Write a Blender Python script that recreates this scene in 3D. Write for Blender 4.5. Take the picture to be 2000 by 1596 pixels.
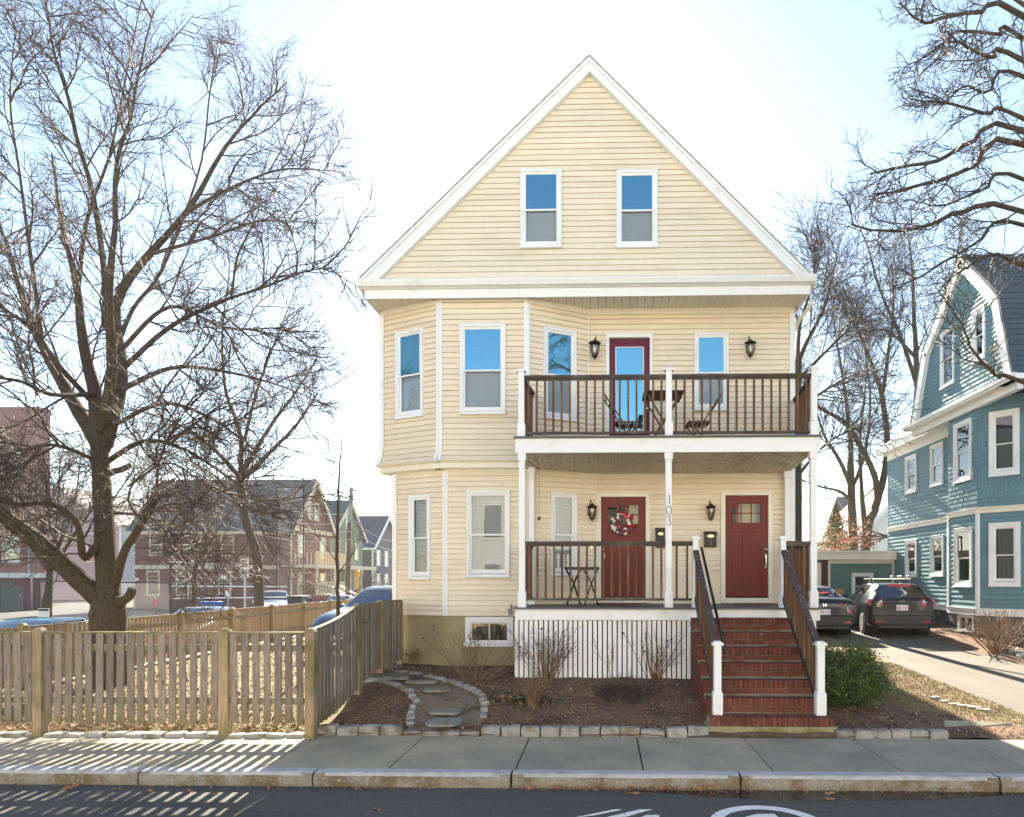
import bpy, bmesh, math, random
import numpy as np
from mathutils import Vector, Matrix, noise

# ------------------------------------------------------------------ scene, camera, sky, sun
for _o in list(bpy.data.objects): bpy.data.objects.remove(_o)
sc = bpy.context.scene
col = sc.collection
F, CX, HZ, TH, CAMH = 1333.0, 1145.0, 1130.0, math.radians(1.5), 2.15
cam_d = bpy.data.cameras.new('camera'); cam = bpy.data.objects.new('camera', cam_d); col.objects.link(cam)
cam.location = (0, 0, CAMH); cam.rotation_euler = (math.pi/2, 0, TH)
cam_d.sensor_fit = 'HORIZONTAL'; cam_d.sensor_width = 36; cam_d.lens = F/2000*36
cam_d.shift_x = (1000-CX)/2000; cam_d.shift_y = (HZ-798)/2000
cam_d.clip_start = .05; cam_d.clip_end = 2000
sc.camera = cam
SUN_AZ, SUN_EL = math.radians(-6.0), math.radians(31.0)
world = bpy.data.worlds.new('World'); sc.world = world; world.use_nodes = True
wn = world.node_tree.nodes; wl = world.node_tree.links
sky = wn.new('ShaderNodeTexSky'); sky.sky_type = 'NISHITA'; sky.sun_disc = False
sky.sun_elevation = SUN_EL; sky.sun_rotation = SUN_AZ
sky.air_density = 1.0; sky.dust_density = 0.16; sky.ozone_density = 1.4
bg = wn['Background']; bg.inputs['Strength'].default_value = 0.068
wl.new(sky.outputs[0], bg.inputs[0])
sun_d = bpy.data.lights.new('sun', 'SUN'); sun = bpy.data.objects.new('sun', sun_d); col.objects.link(sun)
sun_d.energy = 5.0; sun_d.angle = math.radians(.53); sun_d.color = (1, .93, .82)
sdir = Vector((math.sin(SUN_AZ)*math.cos(SUN_EL), math.cos(SUN_AZ)*math.cos(SUN_EL), math.sin(SUN_EL)))
sun.rotation_euler = (-sdir).to_track_quat('-Z', 'Y').to_euler(); sun.location = (0, 30, 30)
vs = sc.view_settings; vs.view_transform = 'Standard'; vs.look = 'None'; vs.gamma = 1; vs.exposure = 2.36
vs.use_curve_mapping = False
vs.use_white_balance = True; vs.white_balance_temperature = 7000; vs.white_balance_tint = 8
sc.render.engine = 'CYCLES'
sc.cycles.max_bounces = 8; sc.cycles.transparent_max_bounces = 12
R = random.Random(11)

# ------------------------------------------------------------------ photo pixel -> direction -> place
_s, _c = math.sin(TH), math.cos(TH)
def on_y(px, py, Y):
    u = (px-CX)/F; t = Y/(_c+u*_s)
    return Vector((t*(u*_c-_s), Y, CAMH-(py-HZ)/F*t))
def on_x(px, py, X):
    u = (px-CX)/F; t = X/(u*_c-_s)
    return Vector((X, t*(_c+u*_s), CAMH-(py-HZ)/F*t))
def at_t(px, py, t):
    u = (px-CX)/F
    return Vector((t*(u*_c-_s), t*(_c+u*_s), CAMH-(py-HZ)/F*t))
def on_z(px, py, z): return at_t(px, py, (CAMH-z)*F/(py-HZ))
def sst(a, b, x):
    t = min(1, max(0, (x-a)/(b-a))); return t*t*(3-2*t)
def gz(X, Y):
    mid = .06+.42*sst(9.35, 11.9, Y)
    rt = .05+.046*max(0, min(Y, 26)-9.4)
    lf = .07-.14*sst(-5.5, -11, X) if X < -5.5 else .07
    if X < -5.6: lf = .07-.14*sst(5.6, 11, -X)
    wl_, wr_ = sst(3.9, 6.0, -X), sst(3.3, 4.6, X)
    return (mid*(1-wl_)*(1-wr_)+lf*wl_+rt*wr_)*sst(9.2, 9.42, Y)+.006
def on_g(px, py, dz=0):
    z = .1
    for _ in range(12):
        p = on_z(px, py, z+dz); z = .5*z+.5*gz(p.x, p.y)
    return p

# ------------------------------------------------------------------ materials (all procedural)
MATS = {}
def newmat(name):
    m = bpy.data.materials.new(name); m.use_nodes = True; MATS[name] = m
    return m, m.node_tree.nodes, m.node_tree.links, m.node_tree.nodes['Principled BSDF']
def M(name, c, rough=.6, var=.12, scale=5, bump=0, bscale=60, spec=.5, metal=0, objvar=0, coat=0,
      stretch=(1, 1, 1), c2=None, m2=None, s2=3, lo=.5, hi=.65, st2=(1, 1, 1), m3=None, s3=9, lo3=.6, hi3=.7, bdist=.01, det=6):
    m, N, L, P = newmat(name)
    geo = N.new('ShaderNodeNewGeometry')
    mp = N.new('ShaderNodeMapping'); mp.inputs['Scale'].default_value = stretch
    L.new(geo.outputs['Position'], mp.inputs[0])
    nz = N.new('ShaderNodeTexNoise'); nz.inputs['Scale'].default_value = scale; nz.inputs['Detail'].default_value = det
    nz.inputs['Roughness'].default_value = .65
    L.new(mp.outputs[0], nz.inputs['Vector'])
    rp = N.new('ShaderNodeValToRGB'); rp.color_ramp.elements[0].position = .3; rp.color_ramp.elements[1].position = .7
    a = [x*(1-var) for x in c]; b = [min(1, x*(1+var)) for x in (c2 or c)]
    rp.color_ramp.elements[0].color = (*a, 1); rp.color_ramp.elements[1].color = (*b, 1)
    L.new(nz.outputs['Fac'], rp.inputs[0])
    out = rp.outputs[0]
    def layer(out, c3, s, lo, hi, st):
        mp2 = N.new('ShaderNodeMapping'); mp2.inputs['Scale'].default_value = st; mp2.inputs['Location'].default_value = (3.1, 7.7, s)
        L.new(geo.outputs['Position'], mp2.inputs[0])
        n2 = N.new('ShaderNodeTexNoise'); n2.inputs['Scale'].default_value = s; n2.inputs['Detail'].default_value = 8
        L.new(mp2.outputs[0], n2.inputs['Vector'])
        r2 = N.new('ShaderNodeValToRGB'); r2.color_ramp.elements[0].position = lo; r2.color_ramp.elements[1].position = hi
        L.new(n2.outputs['Fac'], r2.inputs[0])
        mx = N.new('ShaderNodeMix'); mx.data_type = 'RGBA'
        L.new(r2.outputs[0], mx.inputs[0]); L.new(out, mx.inputs[6]); mx.inputs[7].default_value = (*c3, 1)
        return mx.outputs[2]
    if m2: out = layer(out, m2, s2, lo, hi, st2)
    if m3: out = layer(out, m3, s3, lo3, hi3, (1, 1, 1))
    if objvar:
        oi = N.new('ShaderNodeObjectInfo'); mr = N.new('ShaderNodeMapRange')
        mr.inputs[3].default_value = 1-objvar; mr.inputs[4].default_value = 1+objvar
        L.new(oi.outputs['Random'], mr.inputs[0])
        hs = N.new('ShaderNodeHueSaturation'); L.new(out, hs.inputs['Color']); L.new(mr.outputs[0], hs.inputs['Value'])
        out = hs.outputs[0]
    L.new(out, P.inputs['Base Color'])
    P.inputs['Roughness'].default_value = rough; P.inputs['Metallic'].default_value = metal
    P.inputs['Specular IOR Level'].default_value = spec
    if coat: P.inputs['Coat Weight'].default_value = coat; P.inputs['Coat Roughness'].default_value = .04
    if bump:
        nb = N.new('ShaderNodeTexNoise'); nb.inputs['Scale'].default_value = bscale; nb.inputs['Detail'].default_value = 8
        L.new(mp.outputs[0], nb.inputs['Vector'])
        bp = N.new('ShaderNodeBump'); bp.inputs['Strength'].default_value = bump; bp.inputs['Distance'].default_value = bdist
        L.new(nb.outputs['Fac'], bp.inputs['Height']); L.new(bp.outputs[0], P.inputs['Normal'])
    return m
def moss(name, z0, z1, c):
    """green algae creeping up timber from the soil, broken up by noise"""
    m = MATS[name]; N, L = m.node_tree.nodes, m.node_tree.links; P = N['Principled BSDF']; src = P.inputs['Base Color'].links[0].from_socket
    g = N.new('ShaderNodeNewGeometry'); sp = N.new('ShaderNodeSeparateXYZ'); L.new(g.outputs['Position'], sp.inputs[0])
    n = N.new('ShaderNodeTexNoise'); n.inputs['Scale'].default_value = 9; L.new(g.outputs['Position'], n.inputs['Vector'])
    ml = N.new('ShaderNodeMath'); ml.operation = 'MULTIPLY_ADD'; ml.inputs[1].default_value = .5; L.new(n.outputs['Fac'], ml.inputs[0]); L.new(sp.outputs[2], ml.inputs[2])
    mr = N.new('ShaderNodeMapRange'); mr.inputs[1].default_value = z1+.25; mr.inputs[2].default_value = z0+.25; L.new(ml.outputs[0], mr.inputs[0]); mr.inputs[4].default_value = .75
    mx = N.new('ShaderNodeMix'); mx.data_type = 'RGBA'; L.new(mr.outputs[0], mx.inputs[0]); L.new(src, mx.inputs[6]); mx.inputs[7].default_value = (*c, 1); L.new(mx.outputs[2], P.inputs['Base Color'])
def glassmat(name, refl, tint, rough=.01, wav=.0, ior=1.5, gc=(.97, .98, 1)):
    m, N, L, P = newmat(name); N.remove(P)
    tr = N.new('ShaderNodeBsdfTransparent'); tr.inputs[0].default_value = (*tint, 1)
    gl = N.new('ShaderNodeBsdfGlossy'); gl.inputs['Roughness'].default_value = rough; gl.inputs['Color'].default_value = (*gc, 1)
    fr = N.new('ShaderNodeFresnel'); fr.inputs['IOR'].default_value = ior
    ad = N.new('ShaderNodeMath'); ad.operation = 'ADD'; ad.use_clamp = True; ad.inputs[1].default_value = refl
    L.new(fr.outputs[0], ad.inputs[0])
    if wav:
        g = N.new('ShaderNodeNewGeometry'); nb = N.new('ShaderNodeTexNoise'); nb.inputs['Scale'].default_value = 2.2
        L.new(g.outputs['Position'], nb.inputs['Vector'])
        bp = N.new('ShaderNodeBump'); bp.inputs['Strength'].default_value = wav; bp.inputs['Distance'].default_value = .01
        L.new(nb.outputs['Fac'], bp.inputs['Height']); L.new(bp.outputs[0], gl.inputs['Normal'])
    mx = N.new('ShaderNodeMixShader'); L.new(ad.outputs[0], mx.inputs[0]); L.new(tr.outputs[0], mx.inputs[1]); L.new(gl.outputs[0], mx.inputs[2])
    L.new(mx.outputs[0], N['Material Output'].inputs[0])
    return m
YEL = (.80, .695, .54)
M('siding', YEL, .42, .03, 1.3, .05, 9, objvar=.035, spec=.3, m2=(.70, .60, .46), s2=1.3, lo=.52, hi=.78, st2=(.6, .6, 2.5), m3=(.74, .635, .49), s3=7, lo3=.6, hi3=.75)
M('trim', (.83, .835, .83), .5, .02, 3, spec=.3, m2=(.66, .64, .56), s2=3.2, lo=.58, hi=.82, m3=(.70, .70, .67), s3=25, lo3=.58, hi3=.8)
M('cream', (.80, .75, .64), .45, .03, 3, m2=(.62, .58, .47), s2=2.5, lo=.62, hi=.8)
M('soffit', (.80, .74, .62), .5, .05, 4, objvar=.03)
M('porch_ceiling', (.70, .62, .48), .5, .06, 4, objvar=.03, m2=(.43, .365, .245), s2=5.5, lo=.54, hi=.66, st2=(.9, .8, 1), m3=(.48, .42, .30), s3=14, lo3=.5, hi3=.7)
M('stucco', (.40, .33, .185), .9, .08, 2.2, .4, 120, m2=(.30, .245, .14), s2=1.2, lo=.5, hi=.75, st2=(1, 1, .5))
M('door_red', (.165, .030, .022), .45, .08, 2, spec=.25)
M('door_wine', (.13, .014, .032), .4, .05, 2, spec=.3)
M('brown_paint', (.125, .062, .032), .6, .2, 7, .2, 60, spec=.2, stretch=(1, 1, .35), objvar=.18, m2=(.22, .135, .075), s2=6, lo=.5, hi=.68, st2=(3, 3, .3))
M('rail_paint', (.05, .029, .019), .6, .25, 8, .2, 60, m2=(.085, .08, .05), s2=5, lo=.5, hi=.65)
M('stair_rail', (.065, .04, .035), .6, .25, 9, .25, 50, m2=(.16, .15, .15), s2=9, lo=.56, hi=.66, st2=(1, 2, 2))
M('deck_grey', (.10, .105, .11), .55, .1, 6)
M('metal_dark', (.02, .017, .015), .4, .15, 9, metal=.3)
M('lantern_metal', (.035, .025, .018), .38, .2, 30, metal=.5)
M('lantern_plate', (.80, .74, .60), .45, .03)
M('brass', (.75, .60, .32), .2, .05, metal=1)
M('chrome', (.8, .8, .78), .14, .02, metal=1)
M('brick', (.16, .047, .030), .9, .2, 14, .35, 90, objvar=.22, m2=(.12, .035, .028), s2=8, lo=.55, hi=.75, m3=(.36, .29, .24), s3=10, lo3=.66, hi3=.8)
M('mortar', (.30, .275, .22), .95, .15, 20, .4, 90, m2=(.16, .15, .05), s2=3, lo=.5, hi=.62)
M('moss_concrete', (.30, .265, .15), .95, .2, 8, .5, 80, m2=(.16, .15, .045), s2=3.5, lo=.45, hi=.6)
M('pier_brick', (.10, .042, .025), .85, .3, 20, objvar=.3)
M('granite', (.31, .30, .28), .85, .25, 45, .5, 60, m2=(.19, .155, .10), s2=6, lo=.5, hi=.66, objvar=.12)
M('kerb', (.27, .24, .195), .85, .25, 40, .6, 40, m2=(.165, .12, .065), s2=3.2, lo=.42, hi=.62, m3=(.36, .355, .34), s3=30, lo3=.55, hi3=.75)
M('kerb_top', (.42, .42, .42), .85, .22, 50, .5, 60, m2=(.30, .29, .27), s2=6, lo=.5, hi=.7)
M('sidewalk', (.405, .342, .255), .95, .10, 3.5, .4, 120, spec=.15, objvar=.06, m2=(.265, .235, .185), s2=1.2, lo=.42, hi=.72, m3=(.23, .20, .155), s3=38, lo3=.58, hi3=.72)
M('joint_dirt', (.045, .035, .028), 1, .3, 30)
M('asphalt', (.100, .093, .087), .85, .25, 30, .7, 160, spec=.25, m2=(.072, .068, .064), s2=.8, lo=.42, hi=.62, st2=(.5, 2, 1), m3=(.17, .165, .155), s3=120, lo3=.58, hi3=.68)
M('asphalt_far', (.12, .12, .12), .95, .15, 20, spec=.08, m2=(.085, .085, .085), s2=.6, lo=.4, hi=.7)
M('paint_white', (.80, .79, .75), .7, .08, 12, m2=(.25, .25, .25), s2=28, lo=.60, hi=.7)
M('mulch', (.14, .078, .046), 1, .5, 22, .9, 45, c2=(.20, .115, .07), m2=(.085, .05, .031), s2=2.5, lo=.45, hi=.7, bdist=.03)
M('mulch_chip', (.18, .10, .06), .9, .5, 18, c2=(.32, .20, .13))
M('gravel', (.22, .17, .12), 1, .4, 60, .9, 80, m2=(.10, .09, .03), s2=3, lo=.52, hi=.66, bdist=.02, m3=(.07, .042, .03), s3=1.3, lo3=.52, hi3=.7)
M('lawn', (.20, .145, .08), 1, .4, 14, .8, 60, c2=(.27, .195, .115), m2=(.14, .125, .05), s2=1.6, lo=.45, hi=.62, bdist=.03)
M('leaf_litter', (.215, .125, .075), .8, .4, 25, c2=(.30, .18, .11))
M('dead_leaf', (.30, .145, .068), .7, .35, 30, c2=(.36, .19, .10))
M('grass_blade', (.16, .13, .055), .8, .4, 9, c2=(.31, .23, .12))
M('drive', (.125, .106, .083), .9, .1, 2, .4, 130, m2=(.09, .077, .06), s2=1.1, lo=.45, hi=.7, st2=(1.5, .6, 1))
M('slate', (.235, .235, .205), .8, .2, 9, .4, 50, m2=(.17, .15, .075), s2=5, lo=.52, hi=.66)
M('fence_wood', (.205, .162, .13), .9, .25, 9, .5, 40, spec=.2, stretch=(6, 6, .55), objvar=.24, c2=(.27, .222, .185), m2=(.12, .075, .04), s2=7, lo=.66, hi=.72, st2=(2.5, 2.5, .8), bdist=.004)
M('fence_post', (.30, .22, .145), .85, .2, 8, .4, 40, stretch=(6, 6, .5), objvar=.12, c2=(.40, .29, .175), m2=(.19, .165, .07), s2=2.3, lo=.5, hi=.68, bdist=.004)
moss('fence_wood', .14, .46, (.15, .135, .05)); moss('fence_post', 0, .26, (.17, .15, .06))
M('fence_rail', (.17, .15, .075), .85, .25, 9, .3, 50, c2=(.24, .19, .11))
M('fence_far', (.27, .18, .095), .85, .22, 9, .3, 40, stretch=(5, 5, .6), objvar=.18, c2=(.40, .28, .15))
M('bark', (.062, .045, .031), .9, .4, 7, .9, 22, stretch=(5, 5, 1.1), spec=.2, c2=(.10, .074, .05), m2=(.085, .075, .03), s2=2.0, lo=.56, hi=.72, bdist=.03)
M('twig', (.07, .047, .035), .7, .25, 6, c2=(.105, .072, .054), spec=.3)
M('twig_grey', (.055, .045, .037), .65, .25, 6, c2=(.085, .07, .057), spec=.35)
M('cut_wood', (.40, .23, .11), .8, .2, 20)
M('dead_stem', (.20, .115, .062), .6, .3, 12, c2=(.27, .175, .105))
M('dead_bloom', (.085, .045, .03), .9, .3, 30)
M('box_leaf', (.065, .11, .03), .45, .4, 7, c2=(.115, .17, .045), m2=(.13, .12, .03), s2=4, lo=.58, hi=.72)
M('ivy_leaf', (.03, .07, .02), .45, .4, 12, c2=(.05, .10, .03))
M('oak_leaf', (.42, .19, .10), .7, .3, 9, c2=(.50, .26, .16))
M('arbor_leaf', (.10, .105, .03), .7, .4, 5, c2=(.17, .15, .05))
M('teal', (.115, .235, .27), .6, .1, 3, .1, 40, objvar=.08, stretch=(1, 1, .4))
M('teal_garage', (.075, .185, .160), .6, .1, 3, .1, 40, objvar=.07)
M('roof_blue', (.06, .085, .105), .85, .2, 12, .2, 60, objvar=.1)
M('roof_dark', (.11, .105, .105), .9, .25, 14, .3, 60)
M('roof_green', (.055, .085, .08), .9, .3, 8, .3, 40)
M('roof_navy', (.035, .055, .085), .9, .2, 8)
M('roof_shingle', (.46, .45, .44), .9, .2, 14, .3, 60)
M('stone_dark', (.10, .095, .085), .95, .3, 12, .6, 40, objvar=.25, m2=(.30, .28, .24), s2=4, lo=.62, hi=.68)
M('wall_brown', (.19, .088, .068), .8, .12, 5, objvar=.06)
M('wall_maroon', (.11, .02, .032), .85, .2, 9)
M('wall_brick', (.27, .12, .10), .9, .2, 22, .3, 60, m2=(.30, .24, .20), s2=30, lo=.6, hi=.66, st2=(.3, .3, 3))
M('wall_green', (.165, .205, .13), .8, .08, 5, objvar=.06)
M('wall_slate', (.12, .105, .105), .85, .15, 5, objvar=.06)
M('wall_pale', (.74, .74, .73), .8, .06, 4)
M('wall_far', (.40, .41, .43), .8, .06, 4)
M('wall_cream', (.76, .66, .46), .75, .06, 4)
M('trim_cream', (.62, .53, .37), .7, .05, 4)
M('green_door', (.03, .065, .05), .5, .1, 4)
M('chalk', (.62, .62, .60), .8, .1, 5)
M('sheet_bright', (.70, .71, .74), .7, .06, 5)
M('car_black', (.006, .006, .007), .3, .1, 3, coat=.5, spec=.3)
M('car_grey', (.012, .0125, .014), .3, .1, 3, coat=.5, spec=.3)
M('car_white', (.72, .73, .74), .25, .02, 3, coat=1)
M('car_silver', (.42, .44, .46), .28, .05, 3, coat=1, metal=.3)
M('car_blue', (.03, .20, .30), .25, .05, 3, coat=1)
M('car_dark', (.02, .03, .05), .25, .05, 3, coat=1)
M('car_lime', (.42, .55, .18), .3, .05, 3, coat=1)
M('rubber', (.018, .018, .018), .85, .15, 30)
M('rim', (.16, .16, .165), .4, .05, metal=.9)
M('plastic_black', (.02, .02, .021), .55, .1, 20)
M('light_red', (.50, .012, .015), .15, .05, coat=1)
M('light_clear', (.66, .64, .62), .12, .05, coat=1)
M('plate_white', (.75, .74, .72), .5, .02)
M('ink_red', (.42, .03, .05), .6, .02)
M('ink_black', (.02, .02, .022), .5, .02)
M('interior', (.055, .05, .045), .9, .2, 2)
M('blind', (.62, .61, .57), .6, .03, 4, objvar=.03)
M('shade', (.52, .55, .59), .8, .05, 30, stretch=(.2, .2, 5))
M('curtain', (.45, .46, .46), .9, .3, 8, stretch=(5, 5, .5))
M('mailbox', (.028, .022, .018), .5, .15, 9)
M('teak', (.12, .066, .036), .6, .3, 10, .2, 60, objvar=.15)
M('mat_red', (.20, .05, .035), .95, .4, 30, m2=(.05, .07, .04), s2=16, lo=.5, hi=.6)
M('mat_brown', (.20, .10, .05), .95, .3, 40)
M('wool_red', (.33, .015, .03), .9, .2, 60); M('wool_pink', (.60, .10, .14), .9, .2, 60)
M('wool_white', (.74, .72, .70), .95, .08, 60); M('wool_grey', (.11, .11, .105), .95, .2, 60)
M('bead', (.16, .30, .28), .25, .1, metal=.2)
M('bell', (.09, .014, .018), .35, .1)
M('galv', (.36, .38, .40), .4, .1, 9, metal=.6)
M('grey_box', (.20, .22, .245), .5, .04)
M('sign_white', (.78, .76, .70), .5, .02)
M('sign_yellow', (.62, .33, .015), .55, .08)
M('pole_wood', (.095, .062, .045), .9, .25, 7, stretch=(4, 4, .5))
M('pole_top', (.24, .27, .235), .9, .15, 7)
M('chain', (.035, .035, .037), .5, .1, metal=.4)
M('white_rail', (.80, .80, .80), .4, .02)
M('bin_blue', (.03, .12, .42), .5, .05); M('bin_black', (.02, .022, .024), .6, .05)
M('osb', (.46, .29, .12), .9, .2, 30)
M('red_fence', (.22, .045, .04), .8, .2, 9); M('red_cloth', (.38, .02, .035), .85, .1)
M('stair_wood', (.40, .27, .16), .85, .1, 9)
M('old_timber', (.21, .185, .15), .9, .2, 12)
M('cream_post', (.68, .66, .52), .6, .05, 4)
M('wire', (.03, .03, .03), .6, .05); M('wire_light', (.45, .45, .46), .35, .05)
M('puddle', (.018, .018, .019), .12, .1, 6)
G_HI = glassmat('glass_house', .0, (.86, .88, .88), wav=.05, ior=1.4); G_SKY = glassmat('glass_sky', .29, (.6, .7, .78), wav=.06, gc=(.46, .90, 1)); G_B = glassmat('glass_basement', .10, (.6, .6, .55), wav=.25, gc=(1, .97, .85))
G_MID = glassmat('glass_far', .06, (.55, .6, .62), wav=.05)
G_CAR = glassmat('glass_car', .12, (.16, .19, .20))
G_LAMP = glassmat('glass_lamp', .10, (.78, .68, .52), .12)
def wallmat(name, c): return M(name, c)

# ------------------------------------------------------------------ mesh helpers
class MB:
    def __init__(s): s.v = []; s.f = []
    def hexa(s, p):                      # 8 points: bottom 4 (ccw), top 4
        b = len(s.v); s.v += [tuple(q) for q in p]
        s.f += [(b, b+3, b+2, b+1), (b+4, b+5, b+6, b+7), (b, b+1, b+5, b+4), (b+1, b+2, b+6, b+5), (b+2, b+3, b+7, b+6), (b+3, b, b+4, b+7)]
        return s
    def box(s, x0, x1, y0, y1, z0, z1):
        return s.hexa([(x0, y0, z0), (x1, y0, z0), (x1, y1, z0), (x0, y1, z0), (x0, y0, z1), (x1, y0, z1), (x1, y1, z1), (x0, y1, z1)])
    def bar(s, a, b, w, h, up=(0, 0, 1)):   # rectangular bar from a to b
        a = Vector(a); b = Vector(b); d = (b-a).normalized(); up = Vector(up)
        x = d.cross(up)
        if x.length < 1e-4: x = d.cross(Vector((0, 1, 0)))
        x.normalize(); y = x.cross(d).normalized(); x *= w/2; y *= h/2
        return s.hexa([a-x-y, a+x-y, b+x-y, b-x-y, a-x+y, a+x+y, b+x+y, b-x+y])
    def tube(s, pts, rad, n=8, cap=True):
        pts = [Vector(p) for p in pts]
        if not hasattr(rad, '__len__'): rad = [rad]*len(pts)
        b0 = len(s.v); x = None
        for i, p in enumerate(pts):
            d = (pts[min(i+1, len(pts)-1)]-pts[max(i-1, 0)]).normalized()
            if x is None:
                x = d.cross(Vector((.2, .97, .1)))
                if x.length < .05: x = d.cross(Vector((1, 0, 0)))
            x = x-d*x.dot(d)
            if x.length < 1e-4: x = d.orthogonal()
            x.normalize(); y = d.cross(x)
            for k in range(n):
                a = 2*math.pi*k/n; s.v.append(tuple(p+(x*math.cos(a)+y*math.sin(a))*rad[i]))
        for i in range(len(pts)-1):
            for k in range(n):
                k2 = (k+1) % n; a = b0+i*n
                s.f.append((a+k, a+k2, a+n+k2, a+n+k))
        if cap:
            s.f.append(tuple(b0+k for k in range(n))[::-1]); e = b0+(len(pts)-1)*n; s.f.append(tuple(e+k for k in range(n)))
        return s
    def lathe(s, prof, c=(0, 0, 0), n=16):   # prof: (r, z)
        b0 = len(s.v)
        for r, z in prof:
            for k in range(n):
                a = 2*math.pi*(k+.5)/n; s.v.append((c[0]+r*math.cos(a), c[1]+r*math.sin(a), c[2]+z))
        for i in range(len(prof)-1):
            for k in range(n):
                k2 = (k+1) % n; a = b0+i*n
                s.f.append((a+k, a+k2, a+n+k2, a+n+k))
        s.f.append(tuple(b0+k for k in range(n))[::-1]); e = b0+(len(prof)-1)*n; s.f.append(tuple(e+k for k in range(n)))
        return s
    def poly(s, pts, ext):               # polygon extruded by vector ext
        n = len(pts); b = len(s.v); e = Vector(ext)
        s.v += [tuple(p) for p in pts]; s.v += [tuple(Vector(p)+e) for p in pts]
        s.f.append(tuple(range(b, b+n))[::-1]); s.f.append(tuple(range(b+n, b+2*n)))
        for i in range(n):
            j = (i+1) % n; s.f.append((b+i, b+j, b+n+j, b+n+i))
        return s
    def quad(s, *p):
        b = len(s.v); s.v += [tuple(q) for q in p]; s.f.append(tuple(range(b, b+len(p)))); return s
    def sphere(s, c, r, n=10, m=6, sq=(1, 1, 1)):
        prof = [(max(.0005, r*math.sin(math.pi*i/m)), -r*math.cos(math.pi*i/m)) for i in range(m+1)]
        b = len(s.v); s.lathe(prof, (0, 0, 0), n)
        for i in range(b, len(s.v)):
            v = s.v[i]; s.v[i] = (v[0]*sq[0]+c[0], v[1]*sq[1]+c[1], v[2]*sq[2]+c[2])
        return s
    def mesh(s, name, mat, smooth=False):
        me = bpy.data.meshes.new(name); me.from_pydata(s.v, [], s.f)
        me.materials.append(MATS[mat])
        bm = bmesh.new(); bm.from_mesh(me); bmesh.ops.recalc_face_normals(bm, faces=bm.faces[:]); bm.to_mesh(me); bm.free()
        if smooth: me.polygons.foreach_set('use_smooth', [True]*len(me.polygons))
        return me
    def build(s, name, mat, parent=None, smooth=False, centre=True):
        if centre and s.v:
            a = np.array(s.v); c = (a.min(0)+a.max(0))/2; c[2] = a[:, 2].min()
            s.v = [tuple(q) for q in (a-c)]
        else: c = np.zeros(3)
        o = bpy.data.objects.new(name, s.mesh(name, mat, smooth)); col.objects.link(o)
        place(o, Vector(c), parent); return o
def wpos(o):
    v = Vector((0, 0, 0))
    while o: v = v+o.location; o = o.parent
    return v
def place(o, w, parent):
    if parent is not None: o.parent = parent; o.location = Vector(w)-wpos(parent)
    else: o.location = w
def inst(name, me, parent, w, rot=(0, 0, 0), scale=(1, 1, 1)):
    o = bpy.data.objects.new(name, me); col.objects.link(o); place(o, Vector(w), parent)
    o.rotation_euler = rot; o.scale = scale; return o
def tag(o, label, cat, group=None):
    o['label'] = label; o['category'] = cat
    if group: o['group'] = group
    return o
def thing(name, loc, label, cat, group=None):
    o = bpy.data.objects.new(name, None); o.empty_display_size = .2; col.objects.link(o); o.location = loc
    return tag(o, label, cat, group)
def struct(o, kind='structure'): o['kind'] = kind; return o
def bevel(o, w=.006, seg=2):
    m = o.modifiers.new('bevel', 'BEVEL'); m.width = w; m.segments = seg; m.limit_method = 'ANGLE'; return o
def text(name, body, size, mat, parent, loc, rot, ext=.002, align='CENTER'):
    cu = bpy.data.curves.new(name, 'FONT'); cu.body = body; cu.size = size; cu.extrude = ext; cu.align_x = align; cu.align_y = 'CENTER'
    cu.resolution_u = 4
    t = bpy.data.objects.new(name+'_src', cu); col.objects.link(t)
    dg = bpy.context.evaluated_depsgraph_get(); dg.update()
    me = bpy.data.meshes.new_from_object(t.evaluated_get(dg)); bpy.data.objects.remove(t)
    me.materials.clear(); me.materials.append(MATS[mat])
    o = bpy.data.objects.new(name, me); col.objects.link(o); place(o, Vector(loc), parent); o.rotation_euler = rot; return o
def npmesh(name, verts, faces, mat, parent=None, smooth=False, w=(0, 0, 0)):
    me = bpy.data.meshes.new(name); nv = len(verts); nf, k = faces.shape
    me.vertices.add(nv); me.vertices.foreach_set('co', np.asarray(verts, np.float32).ravel())
    me.loops.add(nf*k); me.loops.foreach_set('vertex_index', faces.astype(np.int32).ravel())
    me.polygons.add(nf); me.polygons.foreach_set('loop_start', np.arange(0, nf*k, k, dtype=np.int32))
    if smooth: me.polygons.foreach_set('use_smooth', np.ones(nf, bool))
    me.update(calc_edges=True); me.materials.append(MATS[mat])
    o = bpy.data.objects.new(name, me); col.objects.link(o); place(o, Vector(w), parent); return o
def flakes(n, fn, size, rng, flat=.5, aspect=(.35, .9)):
    """n small four-sided flakes; fn(rng,n)->(n,3) centres"""
    c = fn(rng, n); n = len(c)
    a = rng.uniform(0, 2*np.pi, n); tl = rng.normal(0, flat, (n, 2))
    nrm = np.stack([tl[:, 0], tl[:, 1], np.ones(n)], 1); nrm /= np.linalg.norm(nrm, axis=1)[:, None]
    d = np.stack([np.cos(a), np.sin(a), np.zeros(n)], 1); x = np.cross(nrm, d); x /= np.linalg.norm(x, axis=1)[:, None]; y = np.cross(nrm, x)
    L = rng.uniform(size*.5, size*1.3, n)[:, None]; W = L*rng.uniform(*aspect, n)[:, None]
    v = np.stack([c-x*L, c-y*W*.8+x*L*.1, c+x*L, c+y*W], 1).reshape(-1, 3)
    return v, np.arange(4*n).reshape(n, 4)
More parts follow.
